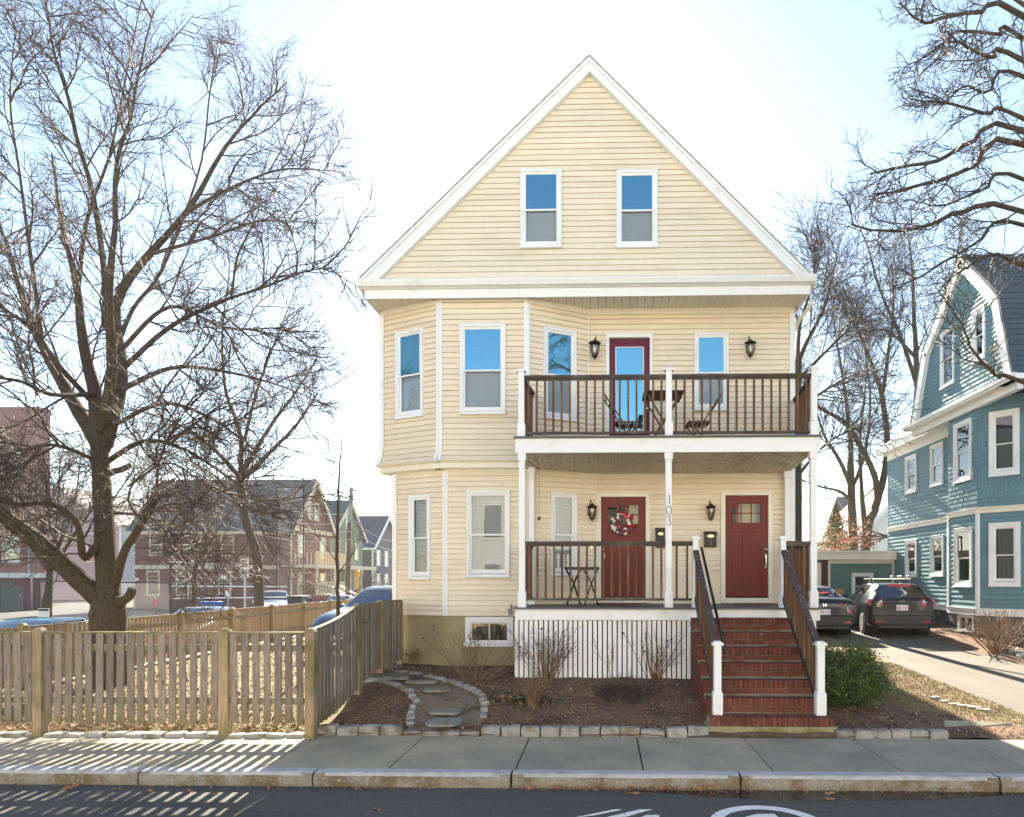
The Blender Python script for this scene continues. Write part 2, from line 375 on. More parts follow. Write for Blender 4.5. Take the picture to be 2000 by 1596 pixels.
class Face:
    """vertical wall plane; u runs along it, off points outwards"""
    def __init__(s, p0, p1):
        s.p0 = Vector((p0[0], p0[1])); d = Vector((p1[0], p1[1]))-s.p0; s.len = d.length; s.d = d.normalized(); s.n = Vector((s.d.y, -s.d.x))
    def pt(s, u, z, off=0):
        q = s.p0+s.d*u+s.n*off; return Vector((q.x, q.y, z))
    def uz(s, px, py):
        u = (px-CX)/F; dx, dy = u*_c-_s, _c+u*_s
        t = (s.p0.x*s.n.x+s.p0.y*s.n.y)/(dx*s.n.x+dy*s.n.y)
        return (Vector((t*dx, t*dy))-s.p0).dot(s.d), CAMH-(py-HZ)/F*t
    def box(s, mb, u0, u1, z0, z1, o0, o1):
        return mb.hexa([s.pt(u0, z0, o1), s.pt(u1, z0, o1), s.pt(u1, z0, o0), s.pt(u0, z0, o0), s.pt(u0, z1, o1), s.pt(u1, z1, o1), s.pt(u1, z1, o0), s.pt(u0, z1, o0)])
    def rot(s): return math.atan2(s.d.y, s.d.x)

# ================================================================== SETTING
def sheet(name, x0, x1, y0, y1, mat, nx, ny, zf, kind='structure'):
    xs = np.linspace(x0, x1, nx+1); ys = np.linspace(y0, y1, ny+1)
    v = np.array([(x, y, zf(x, y)) for y in ys for x in xs])
    i = np.arange(nx)[None, :]+np.arange(ny)[:, None]*(nx+1); i = i.ravel()
    f = np.stack([i, i+1, i+nx+2, i+nx+1], 1)
    o = npmesh(name, v, f, mat, smooth=True); o['kind'] = kind; return o
struct(MB().box(-400, 400, -250, 700, -.9, -.45).build('ground', 'asphalt_far', centre=False))
CURB_Y, CURB_B, SW_B, ROADZ = 7.48, 7.66, 9.25, -.156
struct(MB().box(-60, 60, -6.5, CURB_Y+.05, -.4, ROADZ).build('road', 'asphalt', centre=False))
struct(MB().box(-12.6, 30, CURB_B-.01, SW_B+.12, -.4, -.03).build('sidewalk_base', 'joint_dirt', centre=False))
sw = bpy.data.objects['sidewalk_base']; sw.name = 'sidewalk'
jx = on_z(1035, 1440, 0).x
for k in range(-7, 14):
    x0, x1 = jx+k*1.445, jx+(k+1)*1.445
    sk = .02*math.sin(k*2.3)
    b = MB().hexa([(x0+.008, CURB_B+.004, -.12), (x1-.008, CURB_B+.004, -.12), (x1-.008+sk*.2, SW_B, -.12), (x0+.008+sk*.2, SW_B, -.12),
                   (x0+.008, CURB_B+.004, -.004+.004*math.sin(k)), (x1-.008, CURB_B+.004, .004*math.sin(k+1)), (x1-.008+sk*.2, SW_B, .003), (x0+.008+sk*.2, SW_B, .002)])
    bevel(b.build('slab', 'sidewalk', sw), .006, 1)
# opposite pavement (seen only in reflections)
struct(MB().box(-60, 60, -9.0, -6.5, -.4, 0).build('far_sidewalk', 'sidewalk', centre=False))
# granite kerb stones
kerb = struct(MB().box(-13, 31, CURB_Y+.02, CURB_B-.004, -.4, -.10).build('kerb', 'joint_dirt', centre=False))
kx = [-12.5, -9.6, -7.0, -5.2] + [on_z(p, 1508, 0).x for p in (612, 1000, 1442, 1932)] + [7.6, 10.3, 13.2, 16, 19, 22, 25, 28, 30.5]
for i in range(len(kx)-1):
    x0, x1 = kx[i]+.012, kx[i+1]-.012; n = max(4, int((x1-x0)/.12)); rr = random.Random(i)
    b = MB(); rows = []
    for k in range(n+1):
        x = x0+(x1-x0)*k/n
        e = .02 if k in (0, n) else 0
        j = lambda a: rr.uniform(-a, a)
        rows.append([(x, CURB_Y+.012+j(.012), -.35), (x, CURB_Y-.004+j(.010), -.10), (x, CURB_Y+.004+j(.006), -.035), (x, CURB_Y+.022+j(.006), -.004-e*.4), (x, CURB_Y+.05, .004+j(.003)-e*.3), (x, CURB_B-.004, .002-e*.2), (x, CURB_B-.004, -.35)])
    for r in rows: b.v += r
    m = 7
    for k in range(n):
        for q in range(m-1): b.f.append((k*m+q, (k+1)*m+q, (k+1)*m+q+1, k*m+q+1))
    b.f.append(tuple(range(m))); b.f.append(tuple(n*m+q for q in range(m))[::-1])
    o = b.build('kerb_stone', 'kerb', kerb, smooth=False)
    o.data.materials.append(MATS['kerb_top'])
    for p in o.data.polygons:
        if p.center.z > .33: p.material_index = 1
# road paint: a bicycle lane arrow and symbol just entering the frame
rp = struct(MB().box(-.01, .01, -3, -2.9, ROADZ, ROADZ+.004).build('road_marking', 'paint_white'))
def rz(px, py, dz=.006): return on_z(px, py, ROADZ+dz)
for a, b_, c, d in (((1126, 1596), (1200, 1581), (1215, 1581), (1163, 1592)), ((1186, 1596), (1250, 1581), (1273, 1581), (1218, 1596)), ((1252, 1596), (1262, 1592), (1288, 1592), (1288, 1600))):
    P_ = [rz(*q) for q in (a, b_, c, d)]
    MB().poly([p-Vector((0, 0, .0015)) for p in P_], (0, 0, .003)).build('painted_bar', 'paint_white', rp)
wc = rz(1497, 1604)
def ring(cx, cy, r0, r1, z, n=40, a0=0, a1=2*math.pi):
    b = MB()
    for k in range(n):
        a, c = a0+(a1-a0)*k/n, a0+(a1-a0)*(k+1)/n
        b.quad((cx+r0*math.cos(a), cy+r0*math.sin(a), z), (cx+r1*math.cos(a), cy+r1*math.sin(a), z), (cx+r1*math.cos(c), cy+r1*math.sin(c), z), (cx+r0*math.cos(c), cy+r0*math.sin(c), z))
    return b
ring(wc.x, wc.y-.10, .43, .55, ROADZ+.006).build('painted_wheel', 'paint_white', rp, centre=False)
MB().poly([rz(1455, 1596, .008), rz(1478, 1590, .008), rz(1512, 1590, .008), rz(1520, 1596, .008), rz(1498, 1604, .008)], (0, 0, .002)).build('painted_frame', 'paint_white', rp)
# beds, lawn, drive
def soil(x, y): return gz(x, y)+.02*noise.noise((x*2.3, y*2.3, 1))+.012*noise.noise((x*7, y*7, 4))
bed = sheet('garden_bed', -3.93, 3.55, 9.255, 13.6, 'mulch', 110, 64, soil)
lawn = sheet('lawn', -11.75, -3.93, 9.22, 34, 'lawn', 70, 160, lambda x, y: gz(x, y)+.02*noise.noise((x*1.7, y*1.7, 2)))
verge = sheet('side_verge', 3.55, 6.30, 9.255, 26, 'lawn', 60, 260, lambda x, y: soil(x, y))
verge.data.materials.append(MATS['mulch'])
for p_ in verge.data.polygons:
    q_ = p_.center
    if q_.y < 9.75+(6.0-q_.x)*.9+.12*noise.noise((q_.x*2, q_.y*2, 9)): p_.material_index = 1
drive = sheet('driveway', 6.30, 8.95, 9.26, 26, 'drive', 16, 60, lambda x, y: gz(x, y)-.012)
rbed = sheet('neighbour_bed', 8.95, 30, 9.26, 27, 'mulch', 60, 60, lambda x, y: gz(x, y)+.03*noise.noise((x*1.5, y*1.5, 3)))
back = sheet('back_yard', -11.75, 30, 25.9, 75, 'lawn', 30, 30, lambda x, y: (gz(x, y) if y < 27 else .3)*(1 if x > -6 else .2)-.02)
side = struct(MB().box(-23.2, -13.5, 9.3, 150, -.42, -.25).build('side_street', 'asphalt_far', centre=False))
struct(MB().box(-13.5, -11.75, 9.22, 150, -.42, -.12).build('side_sidewalk', 'sidewalk', centre=False))
struct(MB().box(-70, -23.2, 14, 160, -.42, -.13).build('playground_paving', 'asphalt_far', centre=False))
# gravel path in the bed, stepping stones, mulch chips, leaves
pathL = [(800, 1420), (803, 1395), (812, 1372), (797, 1350), (770, 1338), (740, 1329), (716, 1331)]
pathR = [(944, 1405), (946, 1375), (938, 1358), (912, 1343), (880, 1333), (835, 1322), (770, 1312)]
L3 = [on_g(*p) for p in pathL]; R3 = [on_g(*p) for p in pathR]
b = MB(); n_ = 24
def samp(ps, t):
    t *= len(ps)-1; i = min(int(t), len(ps)-2); return ps[i].lerp(ps[i+1], t-i)
rows = [[samp(L3, k/n_).lerp(samp(R3, k/n_), j/8) for j in range(9)] for k in range(-2+2, n_+1)]
front = [(L3[0]+Vector((-.02, -.28, 0))).lerp(R3[0]+Vector((.02, -.28, 0)), j/8) for j in range(9)]
rows = [front]+rows
for r in rows: b.v += [(p.x, max(p.y, 9.32), soil(p.x, max(p.y, 9.32))+.012) for p in r]
for k in range(len(rows)-1):
    for j in range(8): b.f.append((k*9+j, k*9+j+1, (k+1)*9+j+1, (k+1)*9+j))
struct(b.build('gravel_path', 'gravel', centre=False, smooth=True))
def rockmesh(name, seed, mat, sx=1, sy=1, sz=1, rough=.075):
    bm = bmesh.new(); bmesh.ops.create_cube(bm, size=1); bmesh.ops.subdivide_edges(bm, edges=bm.edges[:], cuts=2, use_grid_fill=True)
    for v in bm.verts:
        n = noise.noise_vector(v.co*1.6+Vector((seed*3.7, 0, 0)))
        k = 1-.055*(sum(abs(c) > .49 for c in v.co)-1)
        v.co = Vector((v.co.x*k, v.co.y*k, v.co.z*k))+n*rough
    me = bpy.data.meshes.new(name); bm.to_mesh(me); bm.free(); me.materials.append(MATS[mat]); return me
RK = [rockmesh('granite_block', i, 'granite') for i in range(6)]
edging = thing('stone_edging', on_z(900, 1440, 0), 'row of grey granite blocks edging the brown garden bed along the pavement', 'edging')
def row(px0, px1, w, z1, h, par, Y=9.34, jit=.02):
    x0, x1 = on_y(px0, 1430, Y).x, on_y(px1, 1430, Y).x; n = max(1, round((x1-x0)/w)); w = (x1-x0)/n
    for k in range(n):
        hh = h*R.uniform(.8, 1.12)
        inst('granite_block', R.choice(RK), par, (x0+w*(k+.5), Y+R.uniform(-jit, jit), z1-hh/2+R.uniform(-.01, .01)), (R.uniform(-.06, .06), R.uniform(-.05, .05), R.uniform(-.08, .08)+math.pi*R.randint(0, 1)), (w*.985, .15*R.uniform(.9, 1.2), hh))
row(620, 787, .29, .125, .19, edging); row(789, 938, .25, .045, .12, edging); row(941, 1250, .285, .13, .2, edging)
row(1250, 1300, .3, .10, .15, edging); row(1300, 1383, .28, .135, .2, edging)
e2 = thing('stone_edging', on_z(1740, 1430, 0), 'short row of grey granite blocks right of the brick steps', 'edging')
row(1629, 1848, .27, .11, .18, e2)
e3 = thing('stone_edging', on_z(300, 1440, 0), 'low sunken granite edging stones under the front picket fence', 'edging')
row(-60, 600, .27, .055, .14, e3, 9.14)
cs = tag(MB().poly([on_z(1843, 1432, .0)-Vector((0, 0, .06)), on_z(1983, 1430, .0)-Vector((0, 0, .06)), on_z(1977, 1412, .1)-Vector((0, 0, .06)), on_z(1843, 1409, .1)-Vector((0, 0, .06))], (0, 0, .085)).build('kerb_remnant', 'sidewalk'), 'worn sloping concrete kerb piece at the drive side of the bed', 'kerb stone'); bevel(cs, .03, 3)
def path_stones(par, pts, n, w=.19, up=.03):
    for k in range(n):
        t = (k+.5)/n; p = samp(pts, t); q = samp(pts, min(1, t+.03)); a = math.atan2(q.y-p.y, q.x-p.x)
        L = sum((pts[i+1]-pts[i]).length for i in range(len(pts)-1))/n
        inst('cobble', R.choice(RK), par, (p.x, p.y, soil(p.x, p.y)+up-.04), (R.uniform(-.08, .08), R.uniform(-.08, .08), a+R.uniform(-.1, .1)), (L*.97, w*.62*R.uniform(.85, 1.15), .11))
pe = thing('path_edging', L3[2], 'curved granite cobble edge on the fence side of the gravel path', 'edging'); path_stones(pe, L3, 13)
pe = thing('path_edging', R3[2], 'curved granite cobble edge on the porch side of the gravel path', 'edging'); path_stones(pe, R3, 14)
for i, (cx_, cy_, w, h, lab) in enumerate(((868, 1415, 66, 22, 'nearest'), (870, 1394, 64, 19, 'second nearest'), (853, 1352, 56, 13, 'middle'), (822, 1336, 58, 9, 'second farthest'), (772, 1328, 56, 7, 'farthest'))):
    c = on_g(cx_, cy_); a = on_g(cx_-w/2, cy_); u = on_g(cx_, cy_-h/2); d = on_g(cx_, cy_+h/2)
    rx, ry = abs(c.x-a.x), abs(u.y-d.y)/2; pts = []; rr = random.Random(i+5); ang = (0, 0, .12, .05, 0)[i]
    for k in range(14):
        t = 2*math.pi*k/14; q = 4.5; cc, ss = math.cos(t), math.sin(t)
        f = (abs(cc)**q+abs(ss)**q)**(-1/q)*rr.uniform(.93, 1.04)
        x, y = rx*f*cc, ry*f*ss
        pts.append(Vector((c.x+x*math.cos(ang)-y*math.sin(ang), c.y+x*math.sin(ang)+y*math.cos(ang), gz(c.x, c.y)+.012)))
    bevel(tag(MB().poly(pts, (0, 0, .04)).build('stepping_stone', 'slate'), 'flat grey slate stepping stone in gravel path, %s to the pavement' % lab, 'stepping stone'), .008)
rng = np.random.default_rng(3)
def in_bed(rng, n):
    x = rng.uniform(-3.9, 5.9, n); y = rng.uniform(9.3, 13, n)
    ok = (y < 12.85) & ~((x > 1.38) & (x < 3.2)) & ~((x > -.2-1.2) & (x < 3.5) & (y > 11.7)) & ((x < 3.3) | (y < 9.75+(6.0-x)*.9))
    x, y = x[ok], y[ok]; return np.array([(a, b_, soil(a, b_)+rng.uniform(.0, .02)) for a, b_ in zip(x, y)])
v, f = flakes(16000, in_bed, .020, rng, .5); struct(npmesh('mulch_chips', v, f, 'mulch_chip'), 'stuff')
v, f = flakes(260, in_bed, .034, rng, .5, (.5, .85)); v[:, 2] += .012; struct(npmesh('bed_litter', v, f, 'dead_leaf'), 'stuff')
v, f = flakes(160, in_bed, .016, rng, .4, (.5, .9)); v[:, 2] += .014; struct(npmesh('pale_bark_bits', v, f, 'leaf_litter'), 'stuff')
def on_lawn(rng, n):
    x = rng.uniform(-11.6, -4.0, n); y = 9.25+rng.random(n)**1.6*15
    return np.array([(a, b_, gz(a, b_)+rng.uniform(.005, .035)) for a, b_ in zip(x, y)])
v, f = flakes(15000, on_lawn, .032, rng, .6); struct(npmesh('leaf_litter', v, f, 'leaf_litter'), 'stuff')
def blades(name, n, fn, h, mat):
    c = fn(rng, n); n = len(c); a = rng.uniform(0, 6.28, n); w = .004
    d = np.stack([np.cos(a), np.sin(a), 0*a], 1); lean = np.stack([rng.normal(0, .4, n), rng.normal(0, .4, n), np.ones(n)], 1)*(h*rng.uniform(.5, 1.2, n))[:, None]
    v = np.stack([c-d*w, c+d*w, c+lean], 1).reshape(-1, 3)
    return struct(npmesh(name, v, np.arange(3*n).reshape(n, 3), mat), 'stuff')
blades('lawn_grass', 30000, on_lawn, .05, 'grass_blade')
def on_verge(rng, n):
    x = rng.uniform(3.7, 6.28, n); y = rng.uniform(9.4, 15, n); ok = y > 9.75+(6.0-x)*.9
    return np.array([(a, b_, soil(a, b_)) for a, b_ in zip(x[ok], y[ok])])
blades('verge_grass', 26000, on_verge, .045, 'grass_blade')
# fallen leaves in the gutter, on beds and drive
def gutter(rng, n):
    x = np.concatenate([rng.normal(m, s, int(n*w)) for m, s, w in ((-.2, .5, .3), (.9, .5, .25), (-2.8, .6, .15), (-5, 1.5, .15), (3, 1.6, .15))])
    return np.stack([x, CURB_Y-.01-np.abs(rng.normal(0, .055, len(x))), ROADZ+rng.uniform(.004, .03, len(x))], 1)
v, f = flakes(1500, gutter, .013, rng, .5, (.4, .9)); struct(npmesh('gutter_leaves', v, f, 'dead_leaf'), 'stuff')
def leafshape(sc_=.05):
    pts = []
    for k in range(18):
        a = 2*math.pi*k/18; r = sc_*(1.0 if k % 3 == 0 else .55)*(1.25 if k in (0,) else 1)*(1-.25*abs(math.sin(a)))
        pts.append((r*1.3*math.cos(a), r*math.sin(a), .012*math.sin(3*a)*sc_/.05))
    return MB().quad(*pts).mesh('fallen_leaf', 'dead_leaf')
LF = leafshape()
leaf_at = [(140, 1541, .075, .5), (228, 1541, .05, 0), (294, 1545, .05, 0), (372, 1545, .05, 0), (420, 1550, .04, 0), (736, 1580, .05, 0), (1240, 1549, .06, 0), (1370, 1538, .06, .5), (1362, 1544, .05, .4), (1815, 1530, .07, .5), (1620, 1549, .05, 0), (1855, 1534, .04, .3), (1390, 1537, .05, .6), (1300, 1537, .05, .5), (1270, 1540, .05, .4), (1230, 1541, .05, .4), (1033, 1543, .05, .4), (1092, 1541, .05, .4), (1620, 1600-40, .04, 0)]
for i, (px, py, s, tilt) in enumerate(leaf_at):
    p = on_z(px, py, ROADZ+.012); o = inst('fallen_leaf', LF, None, (p.x, min(p.y, CURB_Y-.04), ROADZ+.012+tilt*.06), (tilt+R.uniform(0, .2), R.uniform(-.2, .2), R.uniform(0, 6)), (s/.05,)*3)
    tag(o, 'brown oak leaf lying in the road gutter by the granite kerb', 'leaf', 'fallen oak leaves in the gutter')
pd = struct(MB().poly([rz(px, py, .001) for px, py in ((1240, 1545), (1400, 1541), (1700, 1540), (1990, 1536), (2040, 1550), (1800, 1562), (1560, 1565), (1380, 1556))], (0, 0, .002)).build('wet_patch', 'puddle'))

# ================================================================== YELLOW HOUSE
YW, YU, YL = 13.40, 12.80, 12.92
YF = 11.60                                   # porch post line
house = thing('yellow_house', (0, 13.4, 0), 'pale yellow clapboard two-family house with steep gable, bay windows and white porch', 'house')
def xy(px, Y): p = on_y(px, 1000, Y); return (p.x, p.y)
XR = on_y(1549, 800, YW).x; XLU = on_y(748, 800, YW).x; XLL = on_y(773, 1000, YW).x
uL, uR, uI = xy(858, YU), xy(1029, YU), xy(1150, YW)
lL, lR, lI = xy(870, YL), xy(1038, YL), xy(1166, YW)
F_UL = Face((XLU, YW), uL); F_UF = Face(uL, uR); F_UR = Face(uR, uI); F_UM = Face(uI, (XR, YW))
F_LL = Face((XLL, YW), lL); F_LF = Face(lL, lR); F_LR = Face(lR, lI); F_LM = Face(lI, (XR, YW))
YG = 13.05; F_G = Face((XLU-.4, YG), (XR+.4, YG))
Z_SILL = F_LF.uz(945, 1203)[1]; Z_L1 = 4.20; Z_U0 = 4.36; Z_U1 = 7.40; DECK = 1.66
def ringbox(face, mb, u0, u1, z0, z1, w, o0, o1, wb=None):
    wb = w if wb is None else wb
    face.box(mb, u0, u0+w, z0, z1, o0, o1); face.box(mb, u1-w, u1, z0, z1, o0, o1)
    face.box(mb, u0+w, u1-w, z1-w, z1, o0, o1); face.box(mb, u0+w, u1-w, z0, z0+wb, o0, o1)
def blind_mesh(face, u0, u1, z0, z1, off, pitch=.05, tilt=.5):
    b = MB(); n = int((z1-z0)/pitch)
    for k in range(n):
        z = z1-pitch*(k+.5); h = .021; dy = h*math.cos(tilt); dz = h*math.sin(tilt)
        b.hexa([face.pt(u0, z-dz, off+dy), face.pt(u1, z-dz, off+dy), face.pt(u1, z+dz, off-dy), face.pt(u0, z+dz, off-dy),
                face.pt(u0, z-dz+.002, off+dy), face.pt(u1, z-dz+.002, off+dy), face.pt(u1, z+dz+.002, off-dy), face.pt(u0, z+dz+.002, off-dy)])
    return b
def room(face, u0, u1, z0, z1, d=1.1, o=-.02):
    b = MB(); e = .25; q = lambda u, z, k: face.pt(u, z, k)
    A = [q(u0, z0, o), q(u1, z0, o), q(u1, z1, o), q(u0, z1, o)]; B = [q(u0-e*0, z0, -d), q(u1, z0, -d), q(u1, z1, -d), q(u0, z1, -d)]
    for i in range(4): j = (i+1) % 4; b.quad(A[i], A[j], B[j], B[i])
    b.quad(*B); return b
def window(face, Lx, T, Rx, B_, parent, mode='half', meet=.52, glass='glass_house', trim='trim', cas=.052, dp=1.0):
    u0, z1 = face.uz(Lx, T); _, z0 = face.uz(Lx, B_); u1, _ = face.uz(Rx, T)
    if u1 < u0: u0, u1 = u1, u0
    b = MB(); ringbox(face, b, u0, u1, z0, z1, cas, -.02, .048); ringbox(face, b, u0, u1, z0, z1, .014, .048, .058)
    face.box(b, u0-.006, u1+.006, z0-.012, z0+.03, 0, .078)
    w = bevel(b.build('window', trim, parent), .004, 1)
    a0, a1, c0, c1 = u0+cas, u1-cas, z0+cas+.01, z1-cas
    b = MB(); ringbox(face, b, a0, a1, c0, c1, .022, -.05, .026, .035); b.build('frame', trim, w)
    a0 += .022; a1 -= .022; c0 += .035; c1 -= .022; zm = c0+(c1-c0)*(1-meet)
    b = MB(); ringbox(face, b, a0, a1, zm-.02, c1, .026, -.006, .014, .03); b.build('upper_sash', trim, w)
    b = MB(); ringbox(face, b, a0, a1, c0, zm+.014, .028, -.034, -.010, .045); b.build('lower_sash', trim, w)
    b = MB(); face.box(b, a0+.02, a1-.02, zm, c1-.02, .001, .005); b.build('pane', 'glass_sky' if mode == 'half' else glass, w)
    b = MB(); face.box(b, a0+.02, a1-.02, c0+.03, zm, -.025, -.021); b.build('pane', glass, w)
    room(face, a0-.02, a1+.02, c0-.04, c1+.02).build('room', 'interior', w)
    if mode == 'half':
        b = MB(); face.box(b, a0, a1, c0, zm+.0, -.075, -.07)
        for k in range(int((zm-c0)/.03)): face.box(b, a0, a1, c0+k*.03, c0+k*.03+.006, -.07, -.066)
        b.build('shade', 'shade', w)
    elif mode == 'full':
        blind_mesh(face, a0+.005, a1-.005, c0, c1, -.075, .042, 1.2).build('blind', 'blind', w)
    elif mode == 'curtain':
        b = MB(); n = 26
        for k in range(n):
            ua, ub = a0+(a1-a0)*k/n, a0+(a1-a0)*(k+1)/n; oa, ob = -.12+.018*math.sin(k*1.9), -.12+.018*math.sin((k+1)*1.9)
            b.quad(face.pt(ua, c0, oa), face.pt(ub, c0, ob), face.pt(ub, c1, ob), face.pt(ua, c1, oa))
        b.build('curtain', 'curtain', w)
    return (u0+.02, u1-.02, z0+.02, z1-.02)
OFFCUT = MB()
def siding(face, z0, z1, e, parent, holes=(), mat='siding', clip=None, tilt=.016, name='clapboard', u0=0, u1=None, flare=None, groove=.0052):
    n = max(1, round((z1-z0)/e)); e = (z1-z0)/n; u1 = face.len if u1 is None else u1
    for k in range(n):
        a, c = z0+k*e, z0+(k+1)*e+.012; rects = [(u0, u1, a, c)]
        if mat == 'siding' and u1-u0 > 2.2: m_ = R.uniform(u0+.8, u1-.8); rects = [(u0, m_-.0012, a, c), (m_+.0012, u1, a, c)]
        for (h0, h1, g0, g1) in holes:
            nr = []
            for (p, q, s, t) in rects:
                if h1 <= p or h0 >= q or g1 <= s or g0 >= t: nr.append((p, q, s, t)); continue
                if p < h0: nr.append((p, h0, s, t))
                if q > h1: nr.append((h1, q, s, t))
                if s < g0: nr.append((max(p, h0), min(q, h1), s, g0))
                if t > g1: nr.append((max(p, h0), min(q, h1), g1, t))
            rects = nr
        for (p, q, s, t) in rects:
            b = MB(); pb, qb, pt_, qt = p, q, p, q
            t = min(t, a+e-groove) if t > a+e-groove else t
            if t-s < .012: continue
            fs, ft = tilt*(1-(s-a)/e)+R.uniform(-.001, .001), tilt*(1-(t-a)/e); j0, j1 = R.uniform(-.001, .001), R.uniform(-.001, .001)
            xs, xt = (flare(s), flare(t)) if flare else (0, 0)
            b.hexa([face.pt(pb, s+j0, .004+fs+xs), face.pt(qb, s+j1, .004+fs+xs), face.pt(qb, s+j1, -.012+xs), face.pt(pb, s+j0, -.012+xs),
                    face.pt(pt_, t, .002+max(ft, 0)+xt), face.pt(qt, t, .002+max(ft, 0)+xt), face.pt(qt, t, -.012+xt), face.pt(pt_, t, -.012+xt)])
            if q-p < .35 and mat == 'siding': OFFCUT.v += [tuple(x) for x in b.v]; k0 = len(OFFCUT.v)-8; OFFCUT.f += [tuple(i+k0 for i in f_) for f_ in b.f]
            else: b.build(name, mat, parent)
# body behind the facade: sides, back, roof
walls = MB()
walls.box(XLU, XLU+.12, YW, 27, Z_U0-.1, 7.6).box(XLL, XLL+.12, YW, 27, .2, Z_U0).box(XR-.1, XR, YW+.05, 27, .2, 7.6).box(XLU, XR, 26.9, 27.05, 0, 7.6).box(XLU, XR, YW+1.4, YW+1.45, .2, 7.6)
body = walls.build('side_wall', 'siding', house)
fz = MB(); off = .03
def ext(face, z0, z1, d, mb, o=0): face.box(mb, -.0, face.len, z0, z1, -d, o)
for fc in (F_LL, F_LF, F_LR): ext(fc, .2, Z_SILL, .2, fz, -.03)
fz.box(F_LM.p0.x, XR, YW+.03, YW+.2, .2, DECK)
found = fz.build('foundation', 'stucco', house)
# ---- windows and doors
holes = {}
def addw(face, *a, **k): holes.setdefault(face, []).append(window(face, *a, house, **k))
addw(F_G, 1017, 332, 1097, 486); addw(F_G, 1204, 334, 1284, 486)
addw(F_UF, 898, 634, 988, 810); addw(F_UL, 775, 651, 828, 820, mode='half'); addw(F_UR, 1061, 637, 1124, 817)
addw(F_UM, 1355, 650, 1423, 803)
addw(F_LF, 911, 958, 996, 1127, mode='full'); addw(F_LL, 801, 968, 842, 1131, mode='full'); addw(F_LR, 1075, 961, 1126, 1124, mode='full')
def glazed_grid(face, parent, u0, u1, z0, z1, nx, nz, off):
    du, dz = (u1-u0)/nx, (z1-z0)/nz
    for i in range(nx):
        for j in range(nz):
            b = MB(); face.box(b, u0+du*i+.012, u0+du*(i+1)-.012, z0+dz*j+.012, z0+dz*(j+1)-.012, off-.004, off); b.build('pane', 'glass_house', parent)
def front_door(px0, px1, cpx0, cpx1, pt, pb, cpt, hinge_left):
    fc = F_LM; u0, z1 = fc.uz(px0, pt); u1, z0 = fc.uz(px1, pb); c0, zc = fc.uz(cpx0, cpt); c1, _ = fc.uz(cpx1, cpt)
    z0 = DECK+.13
    b = MB(); fc.box(b, c0, u0, DECK+.01, zc, -.03, .045); fc.box(b, u1, c1, DECK+.01, zc, -.03, .045); fc.box(b, u0, u1, z1, zc, -.03, .045)
    fc.box(b, c0, c0+.022, DECK+.01, zc, .045, .06); fc.box(b, c1-.022, c1, DECK+.01, zc, .045, .06); fc.box(b, c0, c1, zc-.022, zc, .045, .062)
    fc.box(b, u0, u1, DECK+.01, z0-.02, -.03, .05)
    d = bevel(b.build('door_casing', 'cream', house), .004, 1)
    b = MB(); fc.box(b, u0, u1, z0-.02, z0+.005, -.05, .03); b.build('threshold', 'metal_dark', d)
    w = u1-u0; h = z1-z0; g0, g1 = u0+.15*w, u1-.15*w; gt, gb = z1-.075*h, z1-.275*h
    b = MB(); o0, o1 = -.05, -.012                                   # stiles and rails around light and panels
    fc.box(b, u0+.003, g0, z0+.008, z1-.003, o0, o1); fc.box(b, g1, u1-.003, z0+.008, z1-.003, o0, o1); fc.box(b, g0, g1, gt, z1-.003, o0, o1)
    m0 = z0+.10*h; m1 = gb-.085*h
    fc.box(b, g0, g1, m1, gb, o0, o1); fc.box(b, g0, g1, z0+.008, m0, o0, o1); um = (g0+g1)/2
    fc.box(b, um-.085*w, um+.085*w, m0, m1, o0, o1-.001)
    leaf = bevel(b.build('door', 'door_red', d), .003, 1)
    for a, c in ((g0, um-.085*w), (um+.085*w, g1)):
        b = MB(); fc.box(b, a, c, m0, m1, o0, o1-.012); b.build('door_panel', 'door_red', leaf) if False else b.build('door_panel', 'door_red', d)
    b = MB()
    for k in (1, 2): fc.box(b, g0+(g1-g0)*k/3-.009, g0+(g1-g0)*k/3+.009, gb, gt, -.045, -.014)
    zm = (gb+gt)/2; fc.box(b, g0, g1, zm-.009, zm+.009, -.045, -.0135); ringbox(fc, b, g0, g1, gb, gt, .012, -.045, -.010)
    b.build('glazing_bar', 'door_red', d); glazed_grid(fc, d, g0, g1, gb, gt, 3, 2, -.03)
    room(fc, g0, g1, gb, gt, .8, -.05).build('room', 'blind', d)
    hx = u1-.045 if not hinge_left else u0+.045
    if hinge_left == 'L': hx = u0+.05
    k = fc.pt(hx, z0+.93, -.012); MB().tube([k, k+Vector((0, -.03, 0))], .03, 12).build('deadbolt', 'chrome', d, True)
    b = MB(); p = fc.pt(hx, z0+.80, -.012); b.box(p.x-.018, p.x+.018, p.y-.012, p.y, p.z-.05, p.z+.06)
    b.tube([p+Vector((0, -.01, .02)), p+Vector((0, -.05, .01)), p+Vector((0, -.055, -.10)), p+Vector((0, -.05, -.20)), p+Vector((0, -.01, -.225))], .010, 8).box(p.x-.014, p.x+.014, p.y-.012, p.y, p.z-.25, p.z-.2)
    b.build('door_handle', 'chrome', d)
    holes.setdefault(F_LM, []).append((c0+.01, c1-.01, DECK-.2, zc-.01)); return d
front_door(1416, 1500, 1407, 1509, 968, 1163, 960, False)
front_door(1174, 1261, 1166.5, 1270, 971, 1168, 962, 'L')
